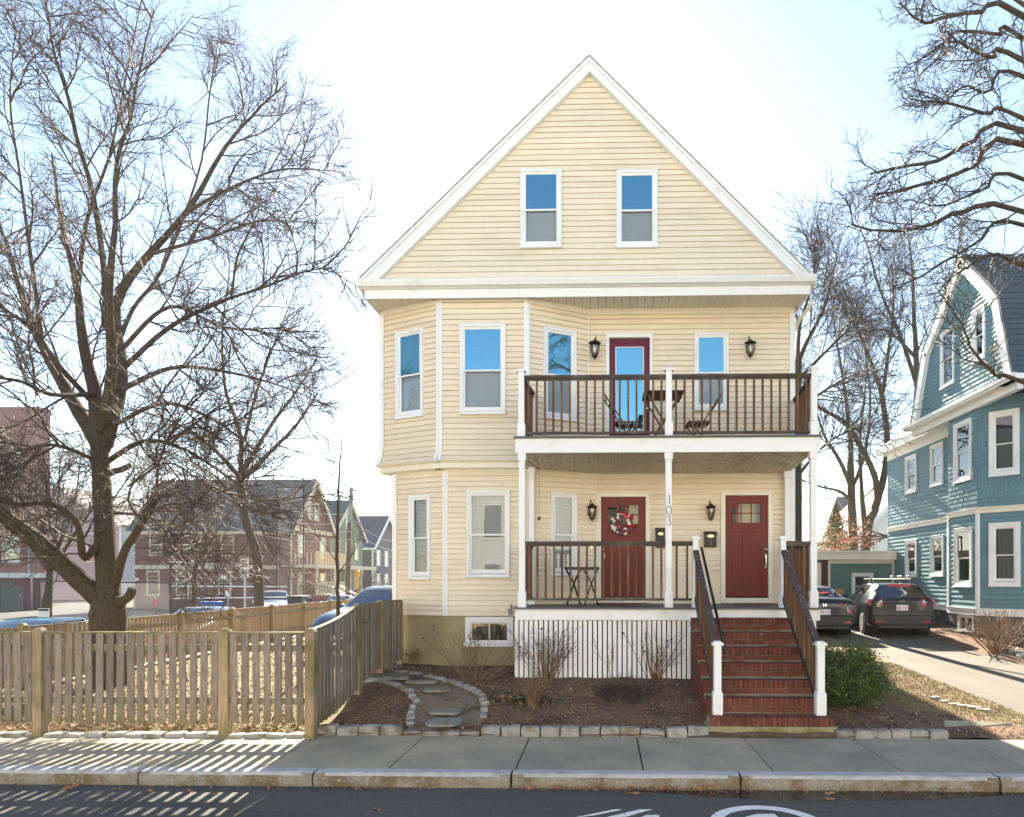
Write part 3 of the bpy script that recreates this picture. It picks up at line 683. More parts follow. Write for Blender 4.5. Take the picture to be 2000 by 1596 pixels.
# balcony door
fc = F_UM; u0, z1 = fc.uz(1190, 661); u1, _ = fc.uz(1269, 661); c0, zc = fc.uz(1183, 652); c1, _ = fc.uz(1275, 652); z0 = 4.62
b = MB(); fc.box(b, c0, u0, z0, zc, -.06, .05); fc.box(b, u1, c1, z0, zc, -.06, .05); fc.box(b, u0, u1, z1, zc, -.06, .05); ringbox(fc, b, c0, c1, z0, zc, .015, .05, .06)
bd = bevel(b.build('balcony_door_casing', 'trim', house), .003, 1)
g0, gt = fc.uz(1202, 676); g1, gb = fc.uz(1258, 841)
b = MB(); fc.box(b, u0, g0, z0, z1, -.09, -.04); fc.box(b, g1, u1, z0, z1, -.09, -.04); fc.box(b, g0, g1, gt, z1, -.09, -.04); fc.box(b, g0, g1, z0, gb, -.09, -.04)
ringbox(fc, b, g0-.03, g1+.03, gb-.03, gt+.03, .022, -.04, -.028); bevel(b.build('balcony_door', 'door_wine', bd), .003, 1)
b = MB(); ringbox(fc, b, g0, g1, gb, gt, .018, -.08, -.045); b.build('glazing_frame', 'trim', bd)
b = MB(); fc.box(b, g0+.01, g1-.01, gb+.01, gt-.01, -.07, -.066); b.build('pane', 'glass_sky', bd)
blind_mesh(fc, g0, g1, gb, gt, -.10, .03, .9).build('blind', 'shade', bd); room(fc, g0, g1, gb, gt, .8, -.08).build('room', 'interior', bd)
k = fc.pt(u1-.05, z0+.86, -.04); MB().sphere(k+Vector((0, -.04, 0)), .028).tube([k, k+Vector((0, -.04, 0))], .012).build('door_knob', 'brass', bd, True)
holes[F_UM].append((c0+.01, c1-.01, Z_U0-.3, zc-.01))
# basement window
fc = F_LF; u0, z1 = fc.uz(909, 1205); u1, z0 = fc.uz(1003, 1262)
b = MB(); ringbox(fc, b, u0, u1, z0, z1, .10, -.03, .03, .085); fc.box(b, u0-.02, u1+.02, z0-.01, z0+.07, .02, .055); ringbox(fc, b, u0+.1, u1-.1, z0+.085, z1-.1, .025, -.03, .015)
um = (u0+u1)/2; fc.box(b, um-.012, um+.012, z0+.1, z1-.1, -.02, .012)
bw = bevel(b.build('basement_window', 'trim', house), .004, 1)
for a, c in ((u0+.12, um-.01), (um+.01, u1-.12)):
    b = MB(); fc.box(b, a, c, z0+.1, z1-.11, -.015, -.01); b.build('pane', 'glass_basement', bw)
b = MB(); fc.box(b, u0+.1, u1-.1, z0+.09, z1-.09, -.029, -.024); b.build('room', 'interior', bw)
# ---- walls: clapboards
def wallpart(name): 
    o = bpy.data.objects.new(name, None); o.empty_display_size = .1; col.objects.link(o); o.parent = house; return o
def sheath(fc, z0, z1, hl, nm):
    """dark sheathing strip behind the boards, pierced by the openings"""
    us = sorted({0, fc.len}|{max(0, min(fc.len, h[i])) for h in hl for i in (0, 1)}); b = MB()
    for a, c in zip(us[:-1], us[1:]):
        zs = [(z0, z1)]
        for h in hl:
            if h[0] <= a+1e-6 and h[1] >= c-1e-6: zs = [p for s, t in zs for p in ((s, min(t, h[2])), (max(s, h[3]), t)) if p[1] > p[0]+.001]
        for s, t in zs: fc.box(b, a, c, s, t, -.05, -.014)
    return b.build(nm, 'siding', house)
EX_U, EX_L = .1040, .0995
flare = lambda z: .10*max(0, 1-(z-Z_U0)/.30)**1.5
for fc, nm in ((F_UL, 'bay_wall'), (F_UF, 'bay_wall'), (F_UR, 'bay_wall'), (F_UM, 'front_wall')):
    hl = holes.get(fc, []); w = sheath(fc, Z_U0+.0, 7.6, hl, nm)
    fl = flare if fc in (F_UL, F_UF) else None
    siding(fc, Z_U0, Z_U1-.06, EX_U, w, hl, flare=fl)
for fc, nm in ((F_LL, 'bay_wall'), (F_LF, 'bay_wall'), (F_LR, 'bay_wall'), (F_LM, 'front_wall')):
    hl = holes.get(fc, []); lo = Z_SILL if fc in (F_LL, F_LF) else DECK-.05; w = sheath(fc, lo, 4.45, hl, nm)
    siding(fc, lo, Z_L1 if fc in (F_LL, F_LF) else 4.30, EX_L, w, hl, groove=.0095)
gA = on_y(1152, 137, YG); gL = on_y(733, 546, YG); gRr = on_y(1567, 546, YG)
def clipg(z):
    k = min(1, max(0, (z-gL.z)/(gA.z-gL.z))); m = .06
    return (gL.x+(gA.x-gL.x)*k-F_G.p0.x-m*(1-k)), (gRr.x+(gA.x-gRr.x)*k-F_G.p0.x+m*(1-k))
gw = MB().poly([(gL.x, YG+.03, gL.z-.3), (gRr.x, YG+.03, gL.z-.3), (gRr.x, YG+.03, gL.z), (gA.x, YG+.03, gA.z), (gL.x, YG+.03, gL.z)], (0, .08, 0))
# gable sheathing must stay open behind the windows: build as strips
g_holes = holes[F_G]; b = MB(); zs = sorted({gL.z-.35, gA.z}|{h[i] for h in g_holes for i in (2, 3)})
zz = gL.z-.35
while zz < gA.z:
    z2 = min(zz+.12, gA.z); p, q = clipg(zz); cuts = [(p, q)]
    for h in g_holes:
        if h[2]-.06 < zz and h[3]+.06 > z2: cuts = [c for s, t in cuts for c in ((s, min(t, h[0])), (max(s, h[1]), t)) if c[1] > c[0]]
    for s, t in cuts: F_G.box(b, s, t, zz, z2, -.06, -.016)
    zz = z2
gable = b.build('gable_wall', 'siding', house)
def siding_gable():
    z0 = gL.z-.2; e = .1062; n = int((gA.z-z0)/e)+1
    for k in range(n):
        a, c = z0+k*e, min(z0+(k+1)*e-.0052, gA.z); (p, q), (p2, q2) = clipg(a), clipg(c)
        if q-p < .02: continue
        rects = [(p, q, p2, q2, a, c)]
        if q-p > 3: m_ = R.uniform(p+1, q-1); rects = [(p, m_-.0012, p2, m_-.0012, a, c), (m_+.0012, q, m_+.0012, q2, a, c)]
        for (h0, h1, g0, g1) in g_holes:
            nr = []; H0, H1 = h0, h1
            for (p, q, p2, q2, s, t) in rects:
                h0, h1 = H0, H1
                if h1 <= p or h0 >= q or g1 <= s or g0 >= t: nr.append((p, q, p2, q2, s, t)); continue
                nr += [(p, h0, p2, h0, s, t)]*(p < h0)+[(h1, q, h1, q2, s, t)]*(q > h1); h0, h1 = max(p, h0), min(q, h1)
                if s < g0: nr.append((h0, h1, h0, h1, s, g0))
                if t > g1: nr.append((h0, h1, h0, h1, g1, t))
            rects = nr
        for (p, q, p2, q2, s, t) in rects:
            if t-s < .012: continue
            b = MB(); fs, ft = .015*(1-(s-a)/e)+R.uniform(-.001, .001), max(0, .015*(1-(t-a)/e)); fc = F_G; s += R.uniform(-.001, .001)
            b.hexa([fc.pt(p, s, .004+fs), fc.pt(q, s, .004+fs), fc.pt(q, s, -.012), fc.pt(p, s, -.012), fc.pt(p2, t, .002+ft), fc.pt(q2, t, .002+ft), fc.pt(q2, t, -.012), fc.pt(p2, t, -.012)])
            b.build('clapboard', 'siding', gable)
siding_gable()
if OFFCUT.v: OFFCUT.build('clapboard_offcuts', 'siding', house)['kind'] = 'stuff'
# ---- trim: corner boards, frieze, belt, soffits, cornice
def cornerboard(fa, fb, z0, z1, w, fl=None, nm='corner_board', mat='trim'):
    for fc, (a, c) in ((fa, (fa.len-w, fa.len+.028)), (fb, (-.0, w))):
        if fc is None: continue
        b = MB(); n = 8 if fl else 1
        for k in range(n):
            s, t = z0+(z1-z0)*((k/n)**2 if fl else k/n), z0+(z1-z0)*(((k+1)/n)**2 if fl else (k+1)/n); x0, x1 = (fl(s), fl(t)) if fl else (0, 0)
            b.hexa([fc.pt(a, s, .028+x0), fc.pt(c, s, .028+x0), fc.pt(c, s, x0-.01), fc.pt(a, s, x0-.01), fc.pt(a, t, .028+x1), fc.pt(c, t, .028+x1), fc.pt(c, t, x1-.01), fc.pt(a, t, x1-.01)])
        b.build(nm, mat, house)
cornerboard(F_UL, F_UF, Z_U0, Z_U1-.02, .055, flare); cornerboard(F_UF, F_UR, 4.62, Z_U1-.02, .055)
cornerboard(F_LL, F_LF, Z_SILL, Z_L1, .05); cornerboard(F_LF, F_LR, 1.67, Z_L1, .055)
b = MB(); n = 8
for k in range(n):
    s, t = Z_U0+(Z_U1-Z_U0)*(k/n)**2, Z_U0+(Z_U1-Z_U0)*((k+1)/n)**2; x0, x1 = flare(s)*.8, flare(t)*.8
    b.hexa([(XLU-.06-x0, YW-.055-x0, s), (XLU+.03-x0, YW-.062-x0, s), (XLU+.03-x0, YW+.05, s), (XLU-.06-x0, YW+.05, s), (XLU-.06-x1, YW-.055-x1, t), (XLU+.03-x1, YW-.062-x1, t), (XLU+.03-x1, YW+.05, t), (XLU-.06-x1, YW+.05, t)])
b.build('corner_board', 'trim', house)
MB().box(XLL-.055, XLL+.03, YW-.06, YW+.05, Z_SILL, Z_L1).build('corner_board', 'trim', house)
MB().box(XR-.075, XR+.03, YW-.035, YW+.12, DECK, 7.38).build('corner_board', 'trim', house)
MB().box(uI[0]-.02, uI[0]+.012, YW-.045, YW-.0, 4.5, 7.36).build('inside_corner', 'cream', house)
MB().box(lI[0]-.016, lI[0]+.012, YW-.045, YW-.0, DECK, 4.25).build('inside_corner', 'cream', house)
for fc, z0, z1 in ((F_UL, Z_U1-.08, Z_U1+.03), (F_UF, Z_U1-.05, Z_U1+.03), (F_UR, Z_U1-.08, Z_U1+.03), (F_UM, Z_U1-.085, Z_U1+.03)):
    b = MB(); fc.box(b, -.02, fc.len+.02, z0, z1, -.01, .045); fc.box(b, -.02, fc.len+.02, z0+.02, z1, .045, .055); b.build('frieze', 'cream', house)
for fc in (F_UL, F_UF):                                        # belt under the flared upper bay
    b = MB(); fc.box(b, -.06, fc.len+.03, 4.235, Z_U0-.02, -.2, .03); fc.box(b, -.10, fc.len+.06, Z_U0-.02, Z_U0+.002, -.05, .085); b.build('belt_board', 'cream', house)
    b = MB(); 
    for k in range(int(fc.len/.14)+1): fc.box(b, k*.14-.1, k*.14+.132-.1, 4.222, 4.234, -.45, .0)
    b.build('bay_soffit', 'soffit', house)
for fc in (F_LL, F_LF):
    b = MB(); fc.box(b, 0, fc.len, Z_L1-.01, 4.223, -.01, .03); b.build('frieze', 'cream', house)
YC, YGUT = 12.62, 12.46
cl, cr = on_y(712, 570, YC).x, on_y(1583, 570, YC).x; gl_, gr_ = on_y(697, 550, YGUT).x, on_y(1595, 550, YGUT).x
n = int((cr-cl)/.148)
for k in range(n):                                              # soffit boards run front to back
    x0, x1 = cl+(cr-cl)*k/n, cl+(cr-cl)*(k+1)/n
    MB().box(x0+.004, x1-.004, YC+.03, YW+.02 if x0 > XLU-.05 and x1 < XR+.05 else 27, 7.425, 7.437).build('soffit_board', 'soffit', house)
MB().box(cl, cr, YC+.03, YW+.1, 7.437, 7.45).build('soffit_backing', 'roof_dark', house)
bevel(MB().box(cl, cr, YC, YC+.03, 7.365, 7.53).build('fascia', 'trim', house), .004, 1)
prof = [(YC+.02, 7.53), (YC-.03, 7.535), (YC-.05, 7.55), (YC-.115, 7.56), (YC-.12, 7.575), (YGUT+.01, 7.63), (YGUT, 7.665), (YGUT+.012, 7.675), (YC+.02, 7.675)]
b = MB(); b.poly([(gl_, y, z) for y, z in prof], (gr_-gl_, 0, 0)); b.build('gutter', 'trim', house)
MB().poly([(gl_+.06, YGUT+.03, 7.66), (gl_+.06, YG+.02, gL.z-.02), (gl_+.06, YG+.3, gL.z-.02), (gl_+.06, YG+.3, 7.60), (gl_+.06, YC, 7.60)], (gr_-gl_-.12, 0, 0)).build('skirt_roof', 'roof_shingle', house)
for xa, s in ((cl, -1), (cr, 1)):                                # side eaves
    MB().box(min(xa, xa-s*.03), max(xa, xa-s*.03), YC+.03, 27, 7.37, 7.53).build('fascia', 'trim', house)
    b = MB(); b.box(min(xa, xa+s*.1), max(xa, xa+s*.1), YC-.05, 27, 7.54, 7.67); b.build('gutter', 'trim', house)
YRk = 12.93
oA, oL, oR = on_y(1151, 112, YRk), on_y(703, 546, YRk), on_y(1590, 545, YRk); iA, iL, iR = on_y(1152, 139, YRk), on_y(738, 546, YRk), on_y(1562, 546, YRk)
for pts in ([oL, iL, iA, oA], [oA, iA, iR, oR]):
    bevel(MB().poly([(p.x, YRk, p.z) for p in pts], (0, .16, 0)).build('rake_board', 'trim', house), .005, 1)
for a, c in ((oL, oA), (oA, oR)):                                # crown strip on the rake
    d = (c-a).normalized(); nn = Vector((-d.z, 0, d.x))
    MB().poly([(a.x, YRk-.03, a.z), (c.x, YRk-.03, c.z), (c.x, YRk-.03, c.z-.075), (a.x, YRk-.03, a.z-.075)], (0, .03, 0)).build('rake_crown', 'trim', house)
    up = .016
    MB().poly([(a.x, YRk-.05, a.z), (c.x, YRk-.05, c.z), (c.x, YRk-.05, c.z+up), (a.x, YRk-.05, a.z+up)], (0, 14.1, 0)).build('roof', 'roof_shingle', house)
    nsh = 34
    for k in range(nsh):                                          # shingle butts on the verge
        p, q = a.lerp(c, k/nsh), a.lerp(c, (k+.96)/nsh); lift = .004
        hi, lo = (q, p) if q.z > p.z else (p, q)
        MB().hexa([(lo.x, YRk-.06, lo.z+up), (hi.x, YRk-.06, hi.z+up), (hi.x, YRk+.4, hi.z+up), (lo.x, YRk+.4, lo.z+up), (lo.x, YRk-.06, lo.z+up+lift+.012), (hi.x, YRk-.06, hi.z+up+.004), (hi.x, YRk+.4, hi.z+up+.004), (lo.x, YRk+.4, lo.z+up+lift+.012)]).build('shingle', 'roof_shingle', house)
MB().poly([(oL.x+.2, 27, 7.5), (oR.x-.2, 27, 7.5), (oA.x, 27, oA.z-.1)], (0, .05, 0)).build('rear_gable', 'siding', house)
b = MB(); p = Vector((XR+.10, YW-.30, 7.38)); b.tube([p+Vector((.12, -.2, 0)), p+Vector((.10, -.1, -.10)), p+Vector((0, .2, -.22)), Vector((XR+.06, YW+.2, 7.0)), Vector((XR+.06, YW+.2, 1.2))], .035, 8); b.build('downspout', 'cream', house, True)
# ================================================================== PORCH AND BALCONY
def px_at(px, Y=YF): return on_y(px, 1000, Y).x
PXL, PXM, PXR = px_at(1020), px_at(1305.5), px_at(1588)
def post(x, y, z0, z1, par, w=.105, base=.26, cap=.14, full=True):
    b = MB(); b.box(x-w/2, x+w/2, y-w/2, y+w/2, z0, z1)
    c = w/2+.018; b.box(x-c, x+c, y-c, y+c, z0, z0+base); b.hexa([(x-c, y-c, z0+base), (x+c, y-c, z0+base), (x+c, y+c, z0+base), (x-c, y+c, z0+base), (x-w/2, y-w/2, z0+base+.03), (x+w/2, y-w/2, z0+base+.03), (x+w/2, y+w/2, z0+base+.03), (x-w/2, y+w/2, z0+base+.03)])
    if full: b.box(x-c, x+c, y-c, y+c, z1-cap, z1)
    return bevel(b.build('porch_post', 'trim', par), .004, 1)
def capped(x, y, z0, z1, par, w=.105, base=.25):
    o = post(x, y, z0, z1-.05, par, w, base, full=False); c = w/2+.025
    b = MB().box(x-c, x+c, y-c, y+c, z1-.06, z1-.025); b.hexa([(x-c+.006, y-c+.006, z1-.025), (x+c-.006, y-c+.006, z1-.025), (x+c-.006, y+c-.006, z1-.025), (x-c+.006, y+c-.006, z1-.025), (x-c*.5, y-c*.5, z1), (x+c*.5, y-c*.5, z1), (x+c*.5, y+c*.5, z1), (x-c*.5, y+c*.5, z1)])
    b.build('post_cap', 'trim', o); return o
DX0, DX1 = px_at(1006, 11.52), px_at(1602, 11.52)
bb = on_y(1300, 851, 11.5).z; bt = bb
# lower deck
ndk = 13
deck = MB().box(DX0+.03, DX1-.03, 11.60, YW-.02, DECK-.16, DECK-.03).build('porch_deck', 'trim', house)
for k in range(ndk):
    y0 = 11.47+(YW-11.47)*k/ndk; MB().box(DX0-.02, DX1+.02, y0+.003, y0+(YW-11.47)/ndk-.003, DECK-.028, DECK).build('deck_board', 'deck_grey', deck)
bevel(MB().box(DX0, DX1, 11.52, 11.56, DECK-.215, DECK-.03).build('porch_fascia', 'trim', deck), .004, 1)
sx0, sx1 = px_at(1005, 11.56), 1.42
pitch = .0835; n = int((sx1-sx0)/pitch)
for k in range(n+1): 
    x0 = sx0+k*pitch; MB().box(x0, x0+.062, 11.578, 11.590, .36+R.uniform(-.01, .01), DECK-.20).build('skirt_slat', 'trim', deck)
for k in range(3):
    x0 = DX1-.05-.085*k; MB().box(x0-.068, x0, 11.575, 11.595, .3, DECK-.20).build('skirt_slat', 'trim', deck)
MB().box(sx0, sx1, 11.60, 11.63, .75, .82).build('skirt_batten', 'interior', deck); MB().box(sx0+.02, sx1-.02, 11.95, 11.97, .3, DECK-.17).build('skirt_shade_panel', 'interior', deck)  # dark panel added behind the slats so their gaps read as deep shade
for y in np.arange(11.7, 13.2, .0835): MB().box(DX1-.06, DX1-.04, y, y+.068, .3, DECK-.2).build('skirt_slat', 'trim', deck)
# lower posts
pl_ = post(PXL, YF, DECK, 4.30, deck); pm = post(PXM, YF, DECK, 4.30, deck); pr = post(PXR, YF, DECK, 4.30, deck)
post(lR[0]+.02, YL-.10, DECK, 4.25, deck, .09); post(px_at(1537, 13.28), 13.28, DECK, 4.23, deck, .10)
# upper deck: ceiling boards, fascia, floor
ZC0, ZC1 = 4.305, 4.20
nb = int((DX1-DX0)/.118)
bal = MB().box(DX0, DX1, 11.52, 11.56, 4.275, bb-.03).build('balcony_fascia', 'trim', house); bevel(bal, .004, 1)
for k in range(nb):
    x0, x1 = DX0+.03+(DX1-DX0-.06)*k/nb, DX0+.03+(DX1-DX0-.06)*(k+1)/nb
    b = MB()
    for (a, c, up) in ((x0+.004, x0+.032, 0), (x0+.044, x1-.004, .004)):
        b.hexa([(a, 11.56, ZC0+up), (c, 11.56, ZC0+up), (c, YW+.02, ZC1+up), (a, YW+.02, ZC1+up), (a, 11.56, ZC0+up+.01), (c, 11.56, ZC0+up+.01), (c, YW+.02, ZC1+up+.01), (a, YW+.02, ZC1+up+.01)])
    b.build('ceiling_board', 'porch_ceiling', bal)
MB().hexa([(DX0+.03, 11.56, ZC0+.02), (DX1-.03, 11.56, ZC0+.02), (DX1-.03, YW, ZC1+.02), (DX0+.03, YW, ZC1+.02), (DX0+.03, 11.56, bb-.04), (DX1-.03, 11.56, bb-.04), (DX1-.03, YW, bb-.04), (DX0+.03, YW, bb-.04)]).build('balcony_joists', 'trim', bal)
MB().box(DX0-.02, DX1+.02, 11.47, YW-.02, bb-.028, bb).build('balcony_floor', 'deck_grey', bal)
UX = [px_at(1018.5), px_at(1306), px_at(1589)]
for x in UX: capped(x, YF, bb, on_y(1300, 718, YF).z, bal, .10, .23)
for x, y in ((lR[0]+.05, YU-.10), (px_at(1551, 13.27), 13.27)): capped(x, y, bb, bb+1.05, bal, .095, .2)
def railing(par, a, c, zt, zb, pitch, first=None, name='railing', th=.045):
    a, c = Vector(a), Vector(c); b = MB(); up = Vector((0, 0, 1)); d = (c-a).normalized()
    b.bar(a+up*zt, c+up*zt, .085, th); b.bar(a+up*(zb), c+up*zb, .05, .04)
    b.bar(a+up*(zt-.04), c+up*(zt-.04), .04, .035)
    r = b.build(name, 'rail_paint', par); n = int((c-a).length/pitch); s = (c-a).length/n
    me = MB().box(-.017, .017, -.017, .017, 0, zt-zb-.04).mesh('baluster', 'brown_paint')
    for k in range(n):
        p = a+d*(s*(k+.5)); inst('baluster', me, r, p+up*(zb+.01), (0, 0, math.atan2(d.y, d.x)+R.uniform(-.05, .05)))
    return r
zt, zb = on_y(1300, 735, YF).z-bb, on_y(1300, 845, YF).z-bb
railing(bal, (UX[0]+.05, YF, bb), (UX[1]-.05, YF, bb), zt, zb, .1395); railing(bal, (UX[1]+.05, YF, bb), (UX[2]-.05, YF, bb), zt, zb, .1395)
railing(bal, (UX[0], YF+.05, bb), (lR[0]+.05, YU-.15, bb), zt, zb, .14); railing(bal, (UX[2], YF+.05, bb), (px_at(1551, 13.27), 13.22, bb), zt, zb, .14)
zt, zb = on_y(1300, 1060, YF).z-DECK, on_y(1300, 1171, YF).z-DECK
SX0, SX1 = px_at(1358), px_at(1529)
railing(deck, (PXL+.05, YF, DECK), (PXM-.05, YF, DECK), zt, zb, .139); railing(deck, (PXM+.05, YF, DECK), (SX0-.05, YF, DECK), zt, zb, .139)
railing(deck, (SX1+.05, YF, DECK), (PXR-.05, YF, DECK), zt, zb, .139); railing(deck, (PXR, YF+.05, DECK), (px_at(1537, 13.28), 13.22, DECK), zt, zb, .139); railing(deck, (PXL, YF+.05, DECK), (lR[0]+.02, YL-.14, DECK), zt, zb, .139)
ztop = on_y(1358, 1047, YF).z
capped(SX0, YF, DECK, ztop, deck, .09); capped(SX1, YF, DECK, ztop, deck, .09)
# house number 103 on the middle post
nf = YF-.0535-.001
def digit(ch, zc):
    h = .072; x = PXM+.003; b = MB()
    if ch == '1': pts = [(-.014, h*.7), (.008, h), (.008, -h)]
    elif ch == '0': pts = [(.042*math.sin(a), h*math.cos(a)) for a in np.linspace(0, 2*math.pi, 25)]
    else: pts = [(-.032, h), (.03, h), (-.004, .012)]+[(-.002+.034*math.sin(a), -h*.42+h*.55*math.cos(a)) for a in np.linspace(.1, 4.1, 16)]
    b.tube([(x+p, nf-.004, zc+q) for p, q in pts], .0055, 6); b.build('house_number', 'ink_black', pm, True)
for ch, py in zip('103', (976, 997.5, 1018)): digit(ch, on_y(1306, py, YF).z)
# ---- brick steps
st_b = MB().box(1.42, 3.17, 9.36, 9.75, -.05, .128).build('steps_base', 'moss_concrete', house)
Z0, RIS, YN0, RUN = .246, .209, 9.40, .3083
prof = [(YN0+.014, .128)]
for k in range(7): prof += [(YN0+RUN*k+.016, Z0+RIS*k-.008), (YN0+RUN*(k+1)+.016, Z0+RIS*k-.008)]
prof += [(11.54, prof[-1][1]), (11.54, .1)]
MB().poly([(1.462, y, z) for y, z in prof], (1.645, 0, 0)).build('mortar_core', 'mortar', st_b)
MB().box(1.45, 1.52, 9.41, 9.7, .128, .236).build('mortar_core', 'mortar', st_b)
rowm = MB().box(-.5, .5, -.5, .5, -.5, .5).mesh('brick', 'brick')
for k in range(7):
    x0, x1 = (1.445, 3.14) if k == 0 else (1.45, 3.115); n = round((x1-x0)/.0715); w = (x1-x0)/n; zt_ = Z0+RIS*k; yn = YN0+RUN*k-.012
    for i in range(n): inst('brick', rowm, st_b, (x0+w*(i+.5), yn+.10+R.uniform(-.003, .003), zt_-.057+R.uniform(-.002, .002)), (0, 0, R.uniform(-.01, .01)), (w-.011, .2, .112))
    if k: 
        n = round((x1-x0)/.226); w = (x1-x0)/n; sh = (k % 2)*.5
        for i in range(n+1):
            a, c = max(x0, x0+w*(i-sh)), min(x1, x0+w*(i+1-sh))
            if c-a > .04: inst('brick', rowm, st_b, ((a+c)/2, YN0+RUN*k+.05, zt_-.16), (0, 0, R.uniform(-.008, .008)), (c-a-.012, .1, .072))
n = 8; w = 1.7/n
for i in range(n): inst('brick', rowm, st_b, (1.445+w*(i+.5), YN0+.245, Z0-.055), (0, 0, 0), (w-.012, .085, .112))
z = .10; j = 0
while z < Z0+RIS*6-.05:
    kk = (z+.07-Z0)/RIS; yn = YN0+RUN*max(0, math.ceil(kk-.001))+(.0 if kk > 0 else .3); y = yn+.02-(.11 if j % 2 else 0)
    while y < 11.5:
        a, c = max(y, yn+.02), min(y+.215, 11.52)
        if c-a > .05: inst('side_brick', rowm, st_b, (1.495, (a+c)/2, z+.033), (0, 0, 0), (.09, c-a-.011, .062))
        y += .22
    z += .0735; j += 1
# stair railings
bz = Z0
zl = on_y(1401, 1252, 9.62).z
for xb, xt in ((on_y(1401, 1250, 9.62).x, SX0), (on_y(1602, 1250, 9.62).x, SX1)):
    capped(xb, 9.62, bz, zl, st_b, .10, .30)
    a, c = Vector((xb, 9.68, zl-.10)), Vector((xt, YF-.06, on_y(1358, 1077, YF).z)); b = MB()
    b.bar(a, c, .09, .05); lo = Vector((0, 0, -.80)); b.bar(a+lo, c+lo, .045, .09)
    r = b.build('stair_railing', 'stair_rail', st_b)
    me = MB().box(-.017, .017, -.017, .017, 0, .80).mesh('baluster', 'brown_paint')
    for k in range(15):
        p = a.lerp(c, (k+.5)/15); inst('baluster', me, r, p+Vector((0, 0, -.80)))
a, c = on_y(1417, 1276, 9.75), on_y(1370, 1070, 11.5)
b = MB().tube([a, a.lerp(c, .5), c], .022, 8); b.tube([a.lerp(c, .05), Vector((on_y(1401, 1250, 9.62).x+.04, 9.64, a.lerp(c, .05).z))], .008, 6); b.build('pipe_handrail', 'metal_dark', st_b, True)

# ================================================================== THINGS ON PORCH AND WALLS
def lantern(face, px, py_top, py_bot, label, turn=0):
    u, zt_ = face.uz(px, py_top); _, zb_ = face.uz(px, py_bot); h = zt_-zb_; s = h/.46; base = face.pt(u, zb_, 0)
    t = thing('wall_lantern', base, label, 'lantern', 'wall lanterns')
    ax = face.n*1.0; fw = Vector((ax.x, ax.y, 0)); rt = Vector((face.d.x, face.d.y, 0)); c = base+fw*.17*s+rt*turn*.02
    Z = lambda k: Vector((0, 0, k*s))
    b = MB(); oc = [(-.035, .05), (.035, .05), (.075, .11), (.075, .32), (.035, .38), (-.035, .38), (-.075, .32), (-.075, .11)]
    b.poly([base+rt*(x*s)+Z(z)+fw*.008 for x, z in oc], fw*.022); b.build('back_plate', 'lantern_plate', t)
    b = MB(); face_ = Face((base.x, base.y), (base.x+rt.x, base.y+rt.y)); face_.box(b, -.03*s, .03*s, zb_+.14*s, zb_+.30*s, .03, .05)
    b.tube([base+fw*.05+Z(.26), base+fw*.07+Z(.36), base+fw*.11*s+Z(.435), base+fw*.15*s+Z(.45), base+fw*.175*s+Z(.42), c+Z(.385)], .008*s, 7); b.build('bracket', 'lantern_metal', t)
    o = (c.x, c.y, base.z)
    MB().lathe([(.012*s, .39*s), (.02*s, .375*s), (.045*s, .36*s), (.055*s, .345*s), (.06*s, .34*s), (.112*s, .318*s), (.118*s, .308*s), (.10*s, .300*s), (.075*s, .296*s)], o, 16).build('lamp_cap', 'lantern_metal', t, True)
    MB().lathe([(.082*s, .295*s), (.084*s, .25*s), (.078*s, .19*s), (.062*s, .12*s), (.045*s, .075*s)], o, 16).build('lamp_glass', 'glass_lamp', t, True)
    b = MB()
    for k in range(6):
        a = k*math.pi/3; b.tube([(c.x+r*s*math.cos(a), c.y+r*s*math.sin(a), base.z+z*s) for r, z in ((.086, .30), (.087, .25), (.081, .19), (.065, .12), (.046, .07))], .004*s, 5)
    b.lathe([(.05*s, .075*s), (.052*s, .06*s), (.03*s, .045*s), (.016*s, .035*s), (.014*s, .02*s), (.005*s, 0)], o, 12); b.build('lamp_cage', 'lantern_metal', t)
    MB().lathe([(.011*s, .08*s), (.012*s, .17*s), (.014*s, .19*s), (.008*s, .22*s), (.002*s, .24*s)], o, 8).build('candle_bulb', 'cream', t, True)
lantern(F_UM, 1164, 661, 709, 'black coach lantern left of the balcony door', -1)
lantern(F_UM, 1460, 661, 706, 'black coach lantern on the upper wall right of the small window', 1)
lantern(F_LR, 1149, 977, 1021, 'black coach lantern beside the wreathed front door', 1)
lantern(F_LM, 1384, 978, 1020, 'black coach lantern above the mailbox numbered two', 1)
